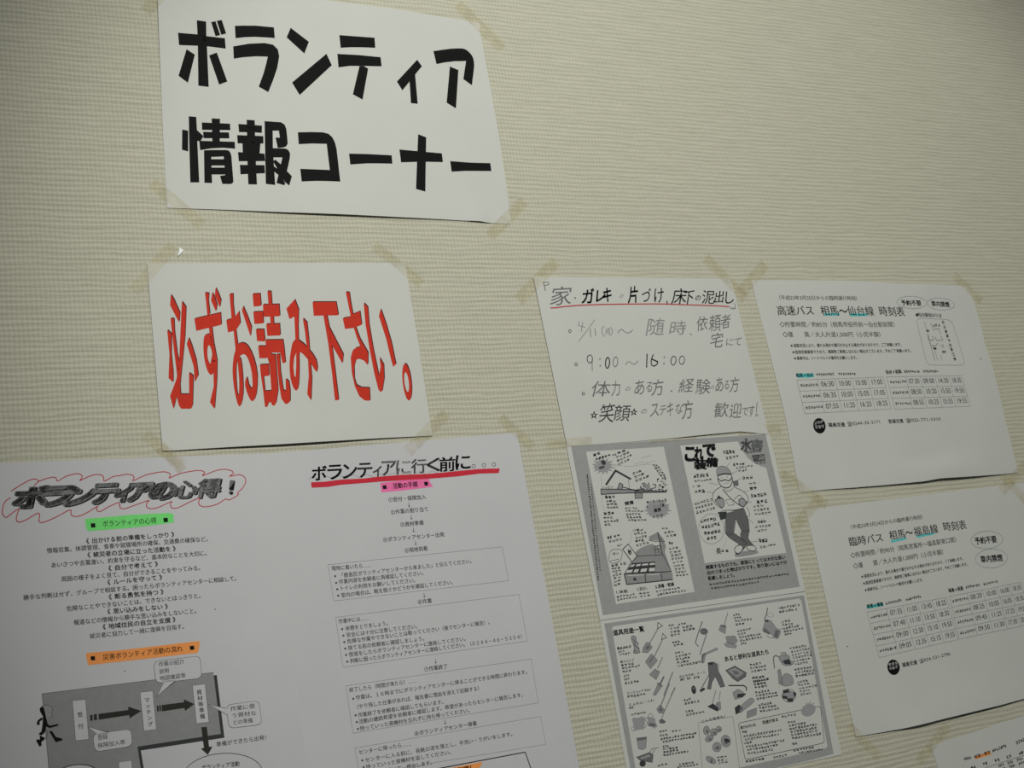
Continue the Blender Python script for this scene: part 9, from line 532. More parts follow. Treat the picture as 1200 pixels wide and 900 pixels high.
  ["handwriting",[["pencil",2,"G","家",[[-125.13,-94.91],[-97.01,-96.64],[-104.87,-71.48],[-134.72,-70.48]],-0.005],["black_ink",2,"G","ガ",[[-83.33,-91.26],[-67.44,-93.57],[-72.14,-73.35],[-89.08,-73.45]],0.022],["black_ink",2,"G","レ",[[-63.74,-90.44],[-50.73,-92.8],[-54.62,-76.66],[-68.21,-75.22]],0.022],["black_ink",2,"G","キ",[[-53.49,-93.93],[-41.48,-93.76],[-46.51,-75.74],[-58.34,-75.09]],0.022],["black_ink",2,"G","片",[[-15.19,-95.63],[-2.53,-96.97],[-7.49,-74.61],[-22.43,-73.25]],0.022],["grey_ink_dark",2,"P",[[-95.58,-80.44],[-96.09,-79.79],[-97.03,-79.52],[-97.87,-79.79],[-98.11,-80.44],[-97.61,-81.09],[-96.66,-81.36],[-95.82,-81.09]]],["pencil",2,"G","の",[[-31.74,-84.66],[-25.84,-85.51],[-27.74,-80.91],[-33.46,-79.97]],0],["black_ink",2,"G","づ",[[3.93,-92.4],[16.58,-93.94],[10.23,-74.89],[-2.65,-74.73]],0.012],["black_ink",2,"G","け",[[21.74,-93.07],[35.86,-94.18],[30.24,-74.29],[16.51,-73.1]],0.012],["black_ink",2,"G","床",[[50.94,-93.83],[72.35,-93.34],[64.3,-72.04],[41.2,-71.38]],0.004],["black_ink",2,"G","下",[[65.98,-88.43],[82.4,-90.87],[75.45,-71.79],[58.41,-71.54]],0.008],["black_ink",2,"G","の",[[82.65,-83.38],[90.81,-83.82],[88.65,-77.33],[79.97,-76.23]],0.012],["black_ink",2,"G","泥",[[95.49,-90.85],[114.4,-90.73],[108.74,-71.84],[88.75,-72.07]],0.004],["black_ink",2,"G","出",[[115.19,-89.01],[129.81,-91.54],[122.78,-73.8],[109.04,-72.7]],0.013],["black_ink",2,"G","し",[[131.65,-89.12],[144.8,-89.93],[139.98,-72.77],[126.1,-71.9]],0.006],["black_ink",2,"L",[[35.34,-76.48],[36.85,-74.57],[34.52,-71.04]],1.32,0],["grey_ink_dark",2,"L",[[-137.43,-101.11],[-130.28,-101.13],[-130.18,-98.12],[-136.42,-96.4]],0.69,0],["grey_ink_dark",2,"L",[[-137.11,-101.37],[-136.32,-89.87]],0.92,0],["grey_ink",4,"L",[[140.28,-73.16],[141.96,-70.36],[140.49,-65.89],[132.1,-66.21],[136.45,-64.51],[140.7,-65.47]],0.74,0],["grey_ink_dark",2,"L",[[-111.16,-37.21],[-111.72,-36.16],[-112.75,-35.52],[-113.86,-35.53],[-114.62,-36.2],[-114.75,-37.26],[-114.2,-38.31],[-113.17,-38.95],[-112.06,-38.94],[-111.29,-38.27]],0.84,1],["grey_ink_dark",2,"L",[[-111.25,5.69],[-111.8,6.72],[-112.82,7.34],[-113.92,7.31],[-114.68,6.64],[-114.81,5.6],[-114.26,4.57],[-113.24,3.95],[-112.14,3.97],[-111.38,4.64]],0.83,1],["grey_ink_dark",2,"L",[[-108.78,42.74],[-109.33,43.75],[-110.34,44.35],[-111.44,44.31],[-112.19,43.65],[-112.32,42.61],[-111.77,41.6],[-110.76,41.0],[-109.66,41.04],[-108.9,41.7]],0.82,1],["pencil",2,"L",[[-97.13,-50.13],[-99.66,-44.57],[-90.77,-41.49]],0.68,0],["pencil",2,"L",[[-92.5,-48.78],[-97.47,-36.13]],0.8,0],["pencil",2,"L",[[-74.45,-52.14],[-77.21,-49.34],[-81.25,-45.26],[-86.05,-40.52],[-92.34,-34.47],[-99.35,-27.8],[-104.31,-23.08]],0.63,0],["pencil",2,"L",[[-83.79,-39.85],[-85.52,-28.84]],0.85,0],["pencil",2,"L",[[-77.18,-40.42],[-78.22,-30.03]],0.85,0],["pencil",2,"L",[[-63.23,-43.26],[-64.34,-42.41],[-65.89,-41.15],[-67.13,-39.64],[-67.88,-37.81],[-68.33,-35.73],[-68.37,-33.79],[-67.74,-31.99],[-66.7,-30.34],[-65.94,-29.19]],0.69,0],["pencil",2,"L",[[-54.9,-42.12],[-54.21,-41.11],[-53.28,-39.67],[-52.75,-38.15],[-52.86,-36.63],[-53.37,-35.03],[-54.16,-33.59],[-55.4,-32.3],[-56.91,-31.16],[-57.99,-30.37]],0.69,0],["pencil",2,"G","月",[[-62.99,-38.98],[-55.86,-40.5],[-58.03,-32.25],[-65.13,-31.56]],-0.004],["pencil",2,"L",[[-45.58,-33.46],[-44.83,-34.59],[-43.74,-36.14],[-42.57,-37.36],[-41.34,-38.01],[-40.01,-38.32],[-38.78,-38.23],[-37.74,-37.58],[-36.8,-36.52],[-35.75,-35.56],[-34.54,-34.75],[-33.22,-34.03],[-31.83,-33.66],[-30.31,-33.78],[-28.71,-34.25],[-27.2,-34.91],[-25.72,-35.85],[-24.33,-36.96],[-23.37,-37.76]],0.86,0],["pencil_light",2,"G","随",[[3.56,-53.15],[28.43,-53.26],[20.84,-30.05],[-6.21,-29.45]],-0.006],["pencil_light",2,"G","時",[[36.93,-48.66],[60.23,-49.58],[54.1,-30.45],[27.73,-29.12]],-0.006],["pencil",2,"G","依",[[78.1,-54.94],[95.11,-55.63],[89.1,-36.16],[71.16,-33.86]],-0.006],["pencil",2,"G","頼",[[97.56,-55.91],[116.29,-58.16],[109.36,-34.06],[90.41,-33.72]],-0.006],["pencil",2,"G","者",[[115.08,-55.83],[131.85,-58.7],[125.5,-38.91],[109.08,-36.41]],-0.006],["pencil",2,"G","宅",[[94.49,-31.4],[113.59,-33.01],[106.4,-12.12],[85.91,-11.69]],-0.006],["pencil",2,"G","に",[[115.79,-23.55],[127.25,-23.54],[123.94,-14.36],[112.57,-13.82]],-0.006],["pencil",2,"G","て",[[129.07,-23.46],[140.72,-25.06],[136.62,-14.64],[124.98,-13.62]],-0.006],["pencil",2,"L",[[60.37,-31.86],[63.52,-29.11]],0.83,0],["grey_ink_dark",2,"L",[[-90.34,-6.2],[-91.64,-5.85],[-93.44,-5.29],[-94.9,-4.38],[-95.75,-2.86],[-96.26,-0.99],[-96.37,0.71],[-96.02,2.19],[-95.29,3.51],[-94.31,4.2],[-92.97,4.04],[-91.39,3.25],[-90.11,2.14],[-89.3,0.6],[-88.79,-1.28],[-88.64,-2.95],[-89.03,-4.29],[-89.78,-5.43],[-90.34,-6.2]],1.06,0],["pencil",2,"L",[[-88.76,-1.03],[-89.34,0.92],[-90.17,3.72],[-90.9,6.59],[-91.45,9.6],[-91.9,12.68],[-92.2,14.84]],0.95,0],["pencil_light",2,"P",[[-77.08,-0.5],[-77.97,0.7],[-79.23,0.67],[-79.6,-0.56],[-78.72,-1.76],[-77.46,-1.73]]],["pencil_light",2,"P",[[-78.5,8.19],[-79.38,9.39],[-80.64,9.36],[-81.01,8.13],[-80.13,6.93],[-78.87,6.96]]],["black_ink",2,"L",[[-65.95,4.84],[-66.34,6.02],[-66.82,7.19],[-67.33,8.25],[-67.89,9.19],[-68.48,10.02],[-69.07,10.67],[-69.65,11.12],[-70.21,11.4],[-70.72,11.46],[-71.16,11.31],[-71.54,10.95],[-71.83,10.42],[-72.02,9.7],[-72.12,8.8],[-72.11,7.81],[-72.0,6.72],[-71.78,5.53],[-71.48,4.34],[-71.1,3.17],[-70.63,2.0],[-70.11,0.94],[-69.56,-0.01],[-68.96,-0.84],[-68.37,-1.5],[-67.79,-1.95],[-67.22,-2.23],[-66.71,-2.3],[-66.27,-2.15],[-65.89,-1.79],[-65.6,-1.25],[-65.41,-0.53],[-65.31,0.37],[-65.32,1.36],[-65.44,2.46],[-65.65,3.66]],1.46,1],["pencil",2,"L",[[-54.14,3.99],[-54.56,5.07],[-55.07,6.15],[-55.63,7.12],[-56.25,7.97],[-56.91,8.72],[-57.57,9.3],[-58.21,9.7],[-58.85,9.92],[-59.43,9.95],[-59.94,9.78],[-60.38,9.42],[-60.73,8.91],[-60.96,8.22],[-61.09,7.37],[-61.11,6.44],[-61.0,5.41],[-60.79,4.3],[-60.48,3.2],[-60.06,2.12],[-59.55,1.04],[-58.99,0.07],[-58.38,-0.79],[-57.71,-1.54],[-57.06,-2.12],[-56.41,-2.52],[-55.77,-2.75],[-55.19,-2.79],[-54.68,-2.62],[-54.23,-2.26],[-53.88,-1.74],[-53.65,-1.04],[-53.52,-0.19],[-53.5,0.74],[-53.61,1.77],[-53.83,2.89]],1.02,1],["pencil",2,"L",[[-43.89,8.09],[-42.84,6.96],[-41.35,5.42],[-39.9,4.3],[-38.68,3.93],[-37.51,4.0],[-36.33,4.39],[-35.13,5.36],[-33.93,6.66],[-32.7,7.48],[-31.46,7.47],[-30.18,6.98],[-28.83,6.28],[-27.18,5.26],[-25.45,4.03],[-24.22,3.14]],0.85,0],["black_ink",2,"L",[[-9.44,-5.66],[-14.25,12.29]],1.5,0],["black_ink",2,"L",[[-0.41,-4.8],[-1.72,-2.93],[-3.53,-0.27],[-4.97,2.32],[-5.79,4.72],[-6.23,7.06],[-6.18,8.85],[-5.5,9.92],[-4.32,10.46],[-2.9,10.51],[-1.08,9.97],[0.98,8.93],[2.57,7.77],[3.33,6.41],[3.62,4.92],[3.77,3.86]],1.38,0],["black_ink",2,"L",[[-4.44,1.29],[3.53,4.91]],1.84,0],["pencil_light",2,"P",[[16.14,-0.45],[15.19,0.79],[13.86,0.76],[13.49,-0.51],[14.44,-1.75],[15.77,-1.72]]],["pencil_light",2,"P",[[13.8,7.67],[12.85,8.9],[11.53,8.87],[11.16,7.6],[12.11,6.37],[13.43,6.41]]],["grey_ink_dark",2,"L",[[30.96,4.74],[30.51,5.73],[29.94,6.71],[29.32,7.59],[28.64,8.35],[27.9,9.01],[27.17,9.52],[26.45,9.85],[25.73,10.02],[25.08,10.02],[24.51,9.83],[24.01,9.47],[23.62,8.97],[23.35,8.31],[23.19,7.51],[23.16,6.63],[23.26,5.68],[23.5,4.65],[23.83,3.64],[24.29,2.65],[24.85,1.67],[25.47,0.8],[26.15,0.03],[26.89,-0.64],[27.62,-1.15],[28.34,-1.48],[29.06,-1.66],[29.71,-1.66],[30.29,-1.47],[30.79,-1.11],[31.19,-0.6],[31.46,0.06],[31.62,0.87],[31.65,1.74],[31.54,2.7],[31.3,3.73]],1.16,1],["grey_ink_dark",2,"L",[[43.94,4.41],[43.51,5.35],[42.96,6.26],[42.35,7.07],[41.66,7.78],[40.92,8.4],[40.18,8.86],[39.44,9.16],[38.69,9.32],[38.02,9.31],[37.42,9.12],[36.88,8.77],[36.45,8.29],[36.14,7.66],[35.95,6.9],[35.88,6.08],[35.96,5.18],[36.16,4.22],[36.47,3.27],[36.91,2.34],[37.45,1.43],[38.06,0.61],[38.74,-0.1],[39.49,-0.72],[40.23,-1.18],[40.97,-1.49],[41.72,-1.64],[42.39,-1.64],[43.0,-1.45],[43.54,-1.1],[43.97,-0.62],[44.28,0.01],[44.47,0.77],[44.54,1.6],[44.46,2.5],[44.26,3.47]],1.05,1],["pencil",2,"G","体",[[-92.84,27.04],[-67.96,28.36],[-74.37,47.28],[-102.88,46.66]],-0.003],["pencil",2,"G","力",[[-67.61,27.38],[-55.74,28.43],[-60.44,46.78],[-72.87,47.69]],-0.003],["pencil",2,"G","の",[[-49.88,36.83],[-42.64,36.18],[-44.45,41.03],[-51.8,41.69]],-0.003],["pencil",2,"G","あ",[[-34.85,28.84],[-19.45,27.45],[-26.33,47.44],[-39.89,46.22]],-0.003],["pencil",2,"G","る",[[-19.12,30.92],[-9.3,31.21],[-13.92,43.86],[-22.29,44.11]],-0.003],["pencil",2,"G","方",[[-9.59,28.93],[7.14,26.95],[2.6,48.62],[-16.19,49.25]],-0.003],["pencil",2,"G","経",[[31.71,29.26],[54.33,27.47],[46.31,46.01],[24.06,46.53]],-0.003],["pencil",2,"G","験",[[56.17,29.16],[77.79,30.1],[71.96,49.06],[48.98,49.92]],-0.003],["pencil",2,"G","の",[[75.35,39.42],[81.66,38.38],[79.98,43.1],[73.44,43.75]],-0.003],["pencil",2,"G","あ",[[86.36,28.71],[97.94,27.33],[92.84,47.09],[80.56,47.38]],-0.003],["pencil",2,"G","る",[[97.94,33.64],[105.89,32.58],[102.38,44.39],[94.13,45.18]],-0.003],["pencil",2,"G","方",[[108.6,29.07],[123.51,27.75],[116.26,48.51],[101.44,49.16]],-0.003],["grey_ink_dark",2,"G","☆",[[-105.21,64.93],[-95.2,64.93],[-97.74,74.31],[-107.77,74.0]],0.02],["grey_ink_dark",2,"G","笑",[[-89.32,57.62],[-68.09,55.18],[-77.17,80.02],[-98.06,79.29]],-0.003],["grey_ink_dark",2,"G","顔",[[-70.41,58.33],[-46.39,59.16],[-54.84,79.94],[-76.08,78.44]],-0.003],["grey_ink_dark",2,"G","☆",[[-48.81,64.01],[-38.63,63.59],[-41.26,72.5],[-52.11,73.1]],0.02],["pencil",2,"G","の",[[-34.22,65.8],[-25.68,65.05],[-28.05,70.96],[-35.94,71.2]],-0.003],["pencil",2,"G","ス",[[-18.28,60.03],[-7.17,59.17],[-10.84,75.18],[-24.45,76.07]],-0.003],["pencil",2,"G","テ",[[-5.81,62.91],[3.66,61.24],[-0.36,74.7],[-10.54,74.19]],-0.003],["pencil",2,"G","キ",[[5.49,58.87],[15.37,56.87],[9.25,76.04],[0.42,76.02]],-0.003],["pencil",2,"G","な",[[17.38,60.36],[29.34,60.23],[24.31,73.41],[13.53,73.54]],-0.003],["pencil",2,"G","方",[[28.67,56.32],[44.34,56.27],[38.11,80.04],[21.38,81.56]],-0.003],["pencil",2,"G","歓",[[77.27,61.53],[98.88,61.35],[90.91,80.87],[68.74,80.74]],-0.003],["pencil",2,"G","迎",[[99.6,63.56],[118.15,63.05],[110.71,83.11],[92.26,82.73]],-0.003],["pencil",2,"G","で",[[116.29,69.98],[126.68,69.95],[122.37,80.3],[113.17,80.29]],-0.003],["pencil",2,"G","す",[[127.84,67.29],[137.04,67.41],[132.3,81.58],[122.31,82.64]],-0.003],["pencil",2,"L",[[141.59,63.41],[136.63,77.24]],0.94,0],["pencil",2,"L",[[138.08,80.64],[137.26,81.64],[135.83,82.0],[134.62,81.52],[134.35,80.47],[135.17,79.47],[136.6,79.1],[137.81,79.59]],0.7,1],["pencil",2,"P",[[16.33,44.14],[15.43,45.13],[14.11,45.08],[13.69,44.05],[14.59,43.07],[15.9,43.12]]]]],
  ["red_underline",[["red_pen",3,"L",[[-133.84,-67.39],[-127.21,-67.61],[-115.89,-68.99],[-96.04,-70.6],[-58.9,-71.8],[-15.27,-72.2],[15.59,-72.21],[33.53,-71.99],[71.28,-70.6],[109.91,-69.35],[131.73,-67.88]],1.47,0]]],
 ],
 [[-113.7,-130.0,-175.2,-78.1,15.2],[111.3,-137.7,161.1,-79.8,16.4]]],
["bus_timetable","white bus timetable with rounded map box, right of the handwritten sheet","timetable",[577.4,14.0],0.6,[[48.1,143.6,73.5,32.1,4.2],[-110.5,147.8,42.3,16.4,1.4],[29.1,112.4,27.4,8.7,-1.3],[64.5,127.9,34.0,11.2,1.6],[109.7,-137.3,14.8,9.8,1.3],[167.6,10.8,19.9,40.5,0.8],[111.2,-16.5,145.4,80.2,0.8]],[[0.02,0.015,0.5,0.3],[-0.01,0.03,0.5,0.2]],[[-197.4,-147.2],[194.7,-133.2],[190.3,143.6],[-198.1,143.9]],{"top":[[-197.4,-147.2],[-111.4,-147.1],[-21.4,-146.9],[71.9,-142.8],[119.3,-141.5],[166.7,-140.9],[186.8,-139.9],[194.7,-133.2]],"right":[[194.7,-133.2],[197.0,-113.0],[197.5,-79.6],[195.0,-47.8],[196.8,-13.6],[195.6,31.6],[192.8,76.1],[191.4,113.8],[190.3,143.6]],"bottom":[[-198.1,143.9],[-152.8,143.4],[-111.5,144.3],[-68.4,144.6],[-24.4,144.6],[9.6,144.5],[40.3,142.6],[69.8,143.2],[107.6,143.6],[150.0,143.7],[190.3,143.6]],"left":[[-197.4,-147.2],[-195.3,-86.6],[-194.2,-24.5],[-193.1,42.1],[-195.9,96.9],[-198.1,143.9]]},[-0.0024,1.0],48,36,
 [
  ["lettering",[["print_ink_grey",2,"T","（平成23年3月25日からの臨時運行時刻）",-162.51,-118.85,-17.78,-117.37,7.12,0.012],["print_ink",2,"T","高速バス",-166.68,-96.72,-103.51,-96.41,15.11,0.012],["print_ink",2,"T","相馬",-92.87,-95.98,-60.92,-95.38,15.47,0.012],["black_ink",2,"T","～",-61.02,-95.05,-46.18,-94.94,15.63,0.02],["print_ink",2,"T","仙台線",-46.08,-95.27,1.48,-94.56,15.7,0.012],["print_ink",2,"T","時刻表",10.47,-94.39,57.95,-93.01,15.98,0.012],["print_ink_grey",2,"T","◇所要時間／約85分（相馬市役所前～仙台駅前間）",-167.6,-79.87,38.53,-77.45,8.51,0.008],["print_ink_grey",2,"T","◇運　　賃／大人片道1,500円（小児半額）",-166.9,-65.65,8.44,-63.07,8.46,0.008],["print_ink_grey",2,"T","※道路状況により、遅れる場合や運行を中止する場合がありますので、ご了承願います。",-157.86,-50.99,38.6,-48.8,5.46,0.018],["print_ink_grey",2,"T","※座席定員乗車ですので、満席時ご乗車になれない場合がございます。予めご了承願います。",-157.63,-41.84,53.31,-39.36,5.44,0.018],["print_ink_grey",2,"T","※乗車中は、シートベルトの着用をお願いします。",-157.29,-33.04,-46.51,-31.67,5.43,0.018],["print_ink",2,"T","予約不要",55.48,-109.97,93.38,-109.15,8.97,0.03],["print_ink",2,"T","車内禁煙",112.16,-108.45,147.12,-106.5,9.13,0.03],["print_ink",2,"P",[[82.69,-95.04],[81.57,-93.53],[79.66,-92.61],[77.7,-92.63],[76.43,-93.58],[76.34,-95.1],[77.46,-96.6],[79.36,-97.53],[81.33,-97.51],[82.6,-96.56]]],["print_ink_grey",2,"T","仙台駅前のりば",82.1,-92.77,125.74,-90.59,6.54,0.02],["print_ink",2,"S",87.5,-68.2,95.5,-68.4,4.3,1,1.08],["print_ink",2,"S",91.8,-41.7,99.8,-41.8,4.3,1,1.07],["print_ink",2,"S",107.2,-36.9,115.3,-37.0,4.3,1,1.08],["print_ink_grey",2,"S",103.1,-75.3,117.0,-76.6,6.1,3,0.82],["print_ink",2,"S",122.2,-80.4,127.6,-80.6,5.8,1,0.96],["print_ink_grey",2,"S",122.5,-73.4,128.0,-73.6,5.8,1,0.96],["print_ink_grey",2,"S",122.9,-66.4,128.3,-66.6,5.7,1,0.96],["print_ink",2,"S",123.2,-59.4,128.7,-59.6,5.7,1,0.95],["print_ink_grey",2,"S",123.6,-52.5,129.1,-52.7,5.7,1,0.95],["print_ink_grey",2,"S",124.0,-45.5,129.5,-45.7,5.7,1,0.95],["print_ink",2,"S",124.4,-38.6,129.9,-38.8,5.7,1,0.95],["print_ink_grey",2,"S",124.9,-31.7,130.3,-31.9,5.7,1,0.95],["print_ink_grey",2,"S",125.3,-24.8,130.7,-25.0,5.7,1,0.94],["black_ink",2,"T","相馬→仙台",-160.42,-9.22,-131.38,-9.14,5.86,0.03],["print_ink_grey",2,"S",-127.1,-9.6,-95.7,-9.5,4.4,8,0.74],["print_ink_grey",2,"S",-88.9,-9.3,-58.7,-9.2,4.5,8,0.75],["print_ink_grey",2,"T","06:30",-122.34,5.68,-100.14,5.72,10.19,0.006],["print_ink_grey",2,"T","10:00",-92.52,5.74,-71.29,5.79,10.29,0.006],["print_ink_grey",2,"T","15:00",-63.98,5.81,-43.53,5.89,10.39,0.006],["print_ink_grey",2,"T","17:00",-36.34,5.91,-15.84,6.0,10.48,0.006],["print_ink_grey",2,"S",-157.3,4.7,-127.2,4.4,4.8,7,0.67],["print_ink_grey",2,"T","06:35",-122.65,21.01,-100.6,21.03,10.13,0.006],["print_ink_grey",2,"T","10:05",-93.05,21.04,-72.0,21.08,10.23,0.006],["print_ink_grey",2,"T","15:05",-64.66,21.1,-43.84,21.16,10.33,0.006],["print_ink_grey",2,"T","17:05",-36.58,21.18,-15.98,21.24,10.42,0.006],["print_ink_grey",2,"S",-157.2,20.1,-127.5,19.8,4.8,7,0.66],["print_ink_grey",2,"T","07:55",-122.96,36.27,-101.07,36.27,10.07,0.006],["print_ink_grey",2,"T","11:25",-93.57,36.27,-72.71,36.29,10.17,0.006],["print_ink_grey",2,"T","16:25",-65.32,36.3,-44.12,36.34,10.27,0.006],["print_ink_grey",2,"T","18:25",-36.77,36.36,-16.07,36.39,10.36,0.006],["print_ink_grey",2,"S",-157.1,35.4,-127.7,35.1,4.7,7,0.66],["black_ink",2,"T","仙台→相馬",-5.78,-9.26,22.93,-9.23,5.91,0.03],["print_ink_grey",2,"S",27.2,-9.1,56.1,-8.8,4.4,8,0.78],["print_ink_grey",2,"S",62.5,-8.5,90.5,-8.3,4.5,8,0.79],["print_ink_grey",2,"T","07:30",31.44,6.73,50.91,7.07,10.37,0.006],["print_ink_grey",2,"T","09:00",57.93,7.19,78.37,7.52,10.46,0.006],["print_ink_grey",2,"T","14:30",85.4,7.63,105.03,7.96,10.55,0.006],["print_ink_grey",2,"T","18:30",111.61,8.07,129.5,8.4,10.63,0.006],["print_ink_grey",2,"S",-2.8,5.1,27.2,5.4,4.9,7,0.7],["print_ink_grey",2,"T","08:50",30.45,22.15,49.97,22.42,10.31,0.006],["print_ink_grey",2,"T","10:20",57.03,22.52,77.65,22.79,10.39,0.006],["print_ink_grey",2,"T","15:50",84.68,22.89,104.1,23.16,10.49,0.006],["print_ink_grey",2,"T","19:50",110.83,23.25,129.74,23.54,10.57,0.006],["print_ink_grey",2,"S",-3.1,20.7,26.2,20.9,4.8,7,0.7],["print_ink_grey",2,"T","08:55",29.54,37.46,49.09,37.68,10.24,0.006],["print_ink_grey",2,"T","10:25",56.19,37.76,76.96,37.98,10.33,0.006],["print_ink_grey",2,"T","15:55",83.96,38.06,103.16,38.28,10.43,0.006],["print_ink_grey",2,"T","19:55",110.05,38.36,129.96,38.62,10.51,0.006],["print_ink_grey",2,"S",-3.3,36.1,25.3,36.2,4.8,7,0.7],["print_ink",2,"T","福島交通",-126.27,60.7,-98.34,61.25,6.25,0.025],["print_ink_grey",2,"T","☎0244-35-2171",-94.34,60.9,-36.3,60.21,6.32,0.012],["print_ink",2,"T","宮城交通",-23.25,60.86,3.22,61.16,6.22,0.025],["print_ink_grey",2,"T","☎022-771-5310",7.76,60.95,71.87,61.38,6.29,0.012]]],
  ["highlight",[["cyan_marker",0,"P",[[-87.69,-98.91],[-60.34,-98.71],[-61.82,-95.06],[-88.21,-95.11]]]]],
  ["highlight",[["cyan_marker",0,"P",[[-42.36,-98.25],[-10.2,-98.03],[-13.5,-94.01],[-42.65,-93.91]]]]],
  ["oval_badge",[["table_line",1,"L",[[103.62,-112.64],[102.53,-111.02],[100.63,-109.48],[97.96,-108.09],[94.61,-106.88],[90.71,-105.88],[86.35,-105.13],[81.69,-104.65],[76.87,-104.46],[72.03,-104.56],[67.32,-104.94],[62.87,-105.6],[58.83,-106.51],[55.3,-107.64],[52.4,-108.96],[50.21,-110.43],[48.79,-112.01],[48.18,-113.64],[48.41,-115.29],[49.47,-116.9],[51.33,-118.42],[53.94,-119.81],[57.21,-121.03],[61.06,-122.03],[65.36,-122.79],[69.98,-123.29],[74.78,-123.5],[79.61,-123.41],[84.32,-123.03],[88.78,-122.37],[92.86,-121.45],[96.45,-120.32],[99.43,-119.0],[101.71,-117.52],[103.2,-115.94],[103.84,-114.3]],0.69,1]]],
  ["oval_badge",[["table_line",1,"L",[[156.69,-109.41],[155.54,-107.84],[153.62,-106.37],[151.01,-105.05],[147.77,-103.92],[144.01,-103.03],[139.85,-102.38],[135.41,-102.01],[130.84,-101.93],[126.28,-102.13],[121.85,-102.61],[117.7,-103.35],[113.95,-104.34],[110.7,-105.53],[108.06,-106.9],[106.09,-108.4],[104.86,-109.99],[104.4,-111.61],[104.72,-113.22],[105.8,-114.78],[107.61,-116.22],[110.12,-117.52],[113.24,-118.62],[116.91,-119.52],[121.02,-120.17],[125.45,-120.57],[130.06,-120.69],[134.69,-120.53],[139.19,-120.08],[143.42,-119.35],[147.26,-118.38],[150.58,-117.19],[153.3,-115.81],[155.32,-114.3],[156.58,-112.7],[157.04,-111.05]],0.7,1]]],
  ["map_box",[["table_line",1,"L",[[75.23,-81.58],[76.11,-85.4],[78.32,-88.05],[81.85,-89.53],[86.73,-89.84],[131.49,-87.64],[136.51,-86.85],[140.16,-85.03],[142.41,-82.18],[143.27,-78.3],[145.39,-26.1],[144.85,-22.34],[142.85,-19.73],[139.41,-18.24],[134.51,-17.89],[83.8,-19.54],[78.94,-20.23],[75.53,-21.95],[73.55,-24.71],[73.0,-28.51]],0.68,1],["print_ink_grey",1,"L",[[89.26,-84.51],[89.85,-72.41],[89.4,-26.13]],0.68,0],["print_ink_grey",1,"L",[[101.0,-82.87],[101.68,-73.77]],0.68,0],["print_ink_grey",1,"L",[[88.69,-63.41],[89.0,-55.91],[97.71,-56.51],[98.1,-63.26]],0.81,0],["print_ink_grey",1,"L",[[102.31,-61.69],[103.12,-55.67],[114.76,-56.23],[113.96,-62.28]],0.81,0],["print_ink_grey",1,"L",[[88.94,-52.92],[90.01,-47.67],[99.66,-48.24],[103.75,-51.91]],0.81,0],["print_ink_grey",1,"L",[[108.16,-48.08],[112.46,-49.5],[113.35,-46.49],[109.15,-45.37]],0.68,0],["print_ink_grey",1,"L",[[101.16,-72.27],[113.08,-73.63],[113.78,-64.54]],0.68,0],["print_ink_grey",1,"L",[[94.84,-42.36],[95.02,-25.99]],0.54,0],["print_ink_grey",1,"L",[[103.65,-34.72],[102.54,-25.81]],0.54,0],["print_ink_grey",1,"L",[[122.86,-46.31],[127.48,-40.2],[127.19,-47.73]],0.68,0]]],
  ["highlight",[["cyan_marker",0,"P",[[-159.3,-14.44],[-130.12,-13.56],[-131.07,-8.44],[-142.61,-7.82],[-158.94,-8.62]]]]],
  ["timetable_grid",[["table_line",1,"L",[[-160.71,-5.23],[-12.37,-4.71]],0.55,0],["table_line",1,"L",[[-160.61,10.22],[-12.54,10.59]],0.55,0],["table_line",1,"L",[[-160.51,25.59],[-12.65,25.8]],0.54,0],["table_line",1,"L",[[-160.44,40.9],[-12.69,40.93]],0.54,0],["table_line",1,"L",[[-160.71,-5.23],[-160.44,40.9]],0.55,0],["table_line",1,"L",[[-126.31,-5.12],[-127.17,40.85]],0.55,0],["table_line",1,"L",[[-96.15,-5.04],[-97.66,40.83]],0.56,0],["table_line",1,"L",[[-67.28,-4.95],[-69.53,40.84]],0.57,0],["table_line",1,"L",[[-39.98,-4.84],[-40.72,40.89]],0.57,0],["table_line",1,"L",[[-12.37,-4.71],[-12.69,40.93]],0.58,0],["table_line",1,"L",[[-5.93,-4.93],[132.1,-2.17]],0.58,0],["table_line",1,"L",[[-6.22,10.68],[132.51,13.01]],0.57,0],["table_line",1,"L",[[-6.43,26.2],[132.91,28.13]],0.57,0],["table_line",1,"L",[[-6.57,41.62],[133.3,43.18]],0.57,0],["table_line",1,"L",[[-5.93,-4.93],[-6.57,41.62]],0.58,0],["table_line",1,"L",[[28.53,-4.19],[25.6,42.0]],0.58,0],["table_line",1,"L",[[54.76,-3.67],[52.03,42.27]],0.59,0],["table_line",1,"L",[[82.19,-3.15],[80.15,42.56]],0.59,0],["table_line",1,"L",[[108.89,-2.66],[105.99,42.84]],0.6,0],["table_line",1,"L",[[132.1,-2.17],[133.3,43.18]],0.6,0]]],
  ["round_logo",[["black_ink",1,"P",[[-130.63,57.1],[-130.96,59.44],[-131.81,61.73],[-133.13,63.84],[-134.84,65.68],[-136.87,67.15],[-139.1,68.17],[-141.44,68.7],[-143.75,68.72],[-145.93,68.21],[-147.86,67.22],[-149.46,65.78],[-150.64,63.97],[-151.34,61.88],[-151.54,59.61],[-151.21,57.28],[-150.37,55.0],[-149.08,52.89],[-147.38,51.05],[-145.36,49.57],[-143.13,48.53],[-140.8,47.98],[-138.47,47.95],[-136.28,48.45],[-134.33,49.45],[-132.71,50.89],[-131.52,52.71],[-130.81,54.82]]],["border_grey",3,"S",-149.3,56.8,-133.2,55.7,4.8,3,1.08],["border_grey",3,"S",-148.9,62.2,-134.0,61.6,5.2,3,1.31],["border_grey",3,"L",[[-148.84,58.13],[-132.86,57.52]],0.48,0]]],
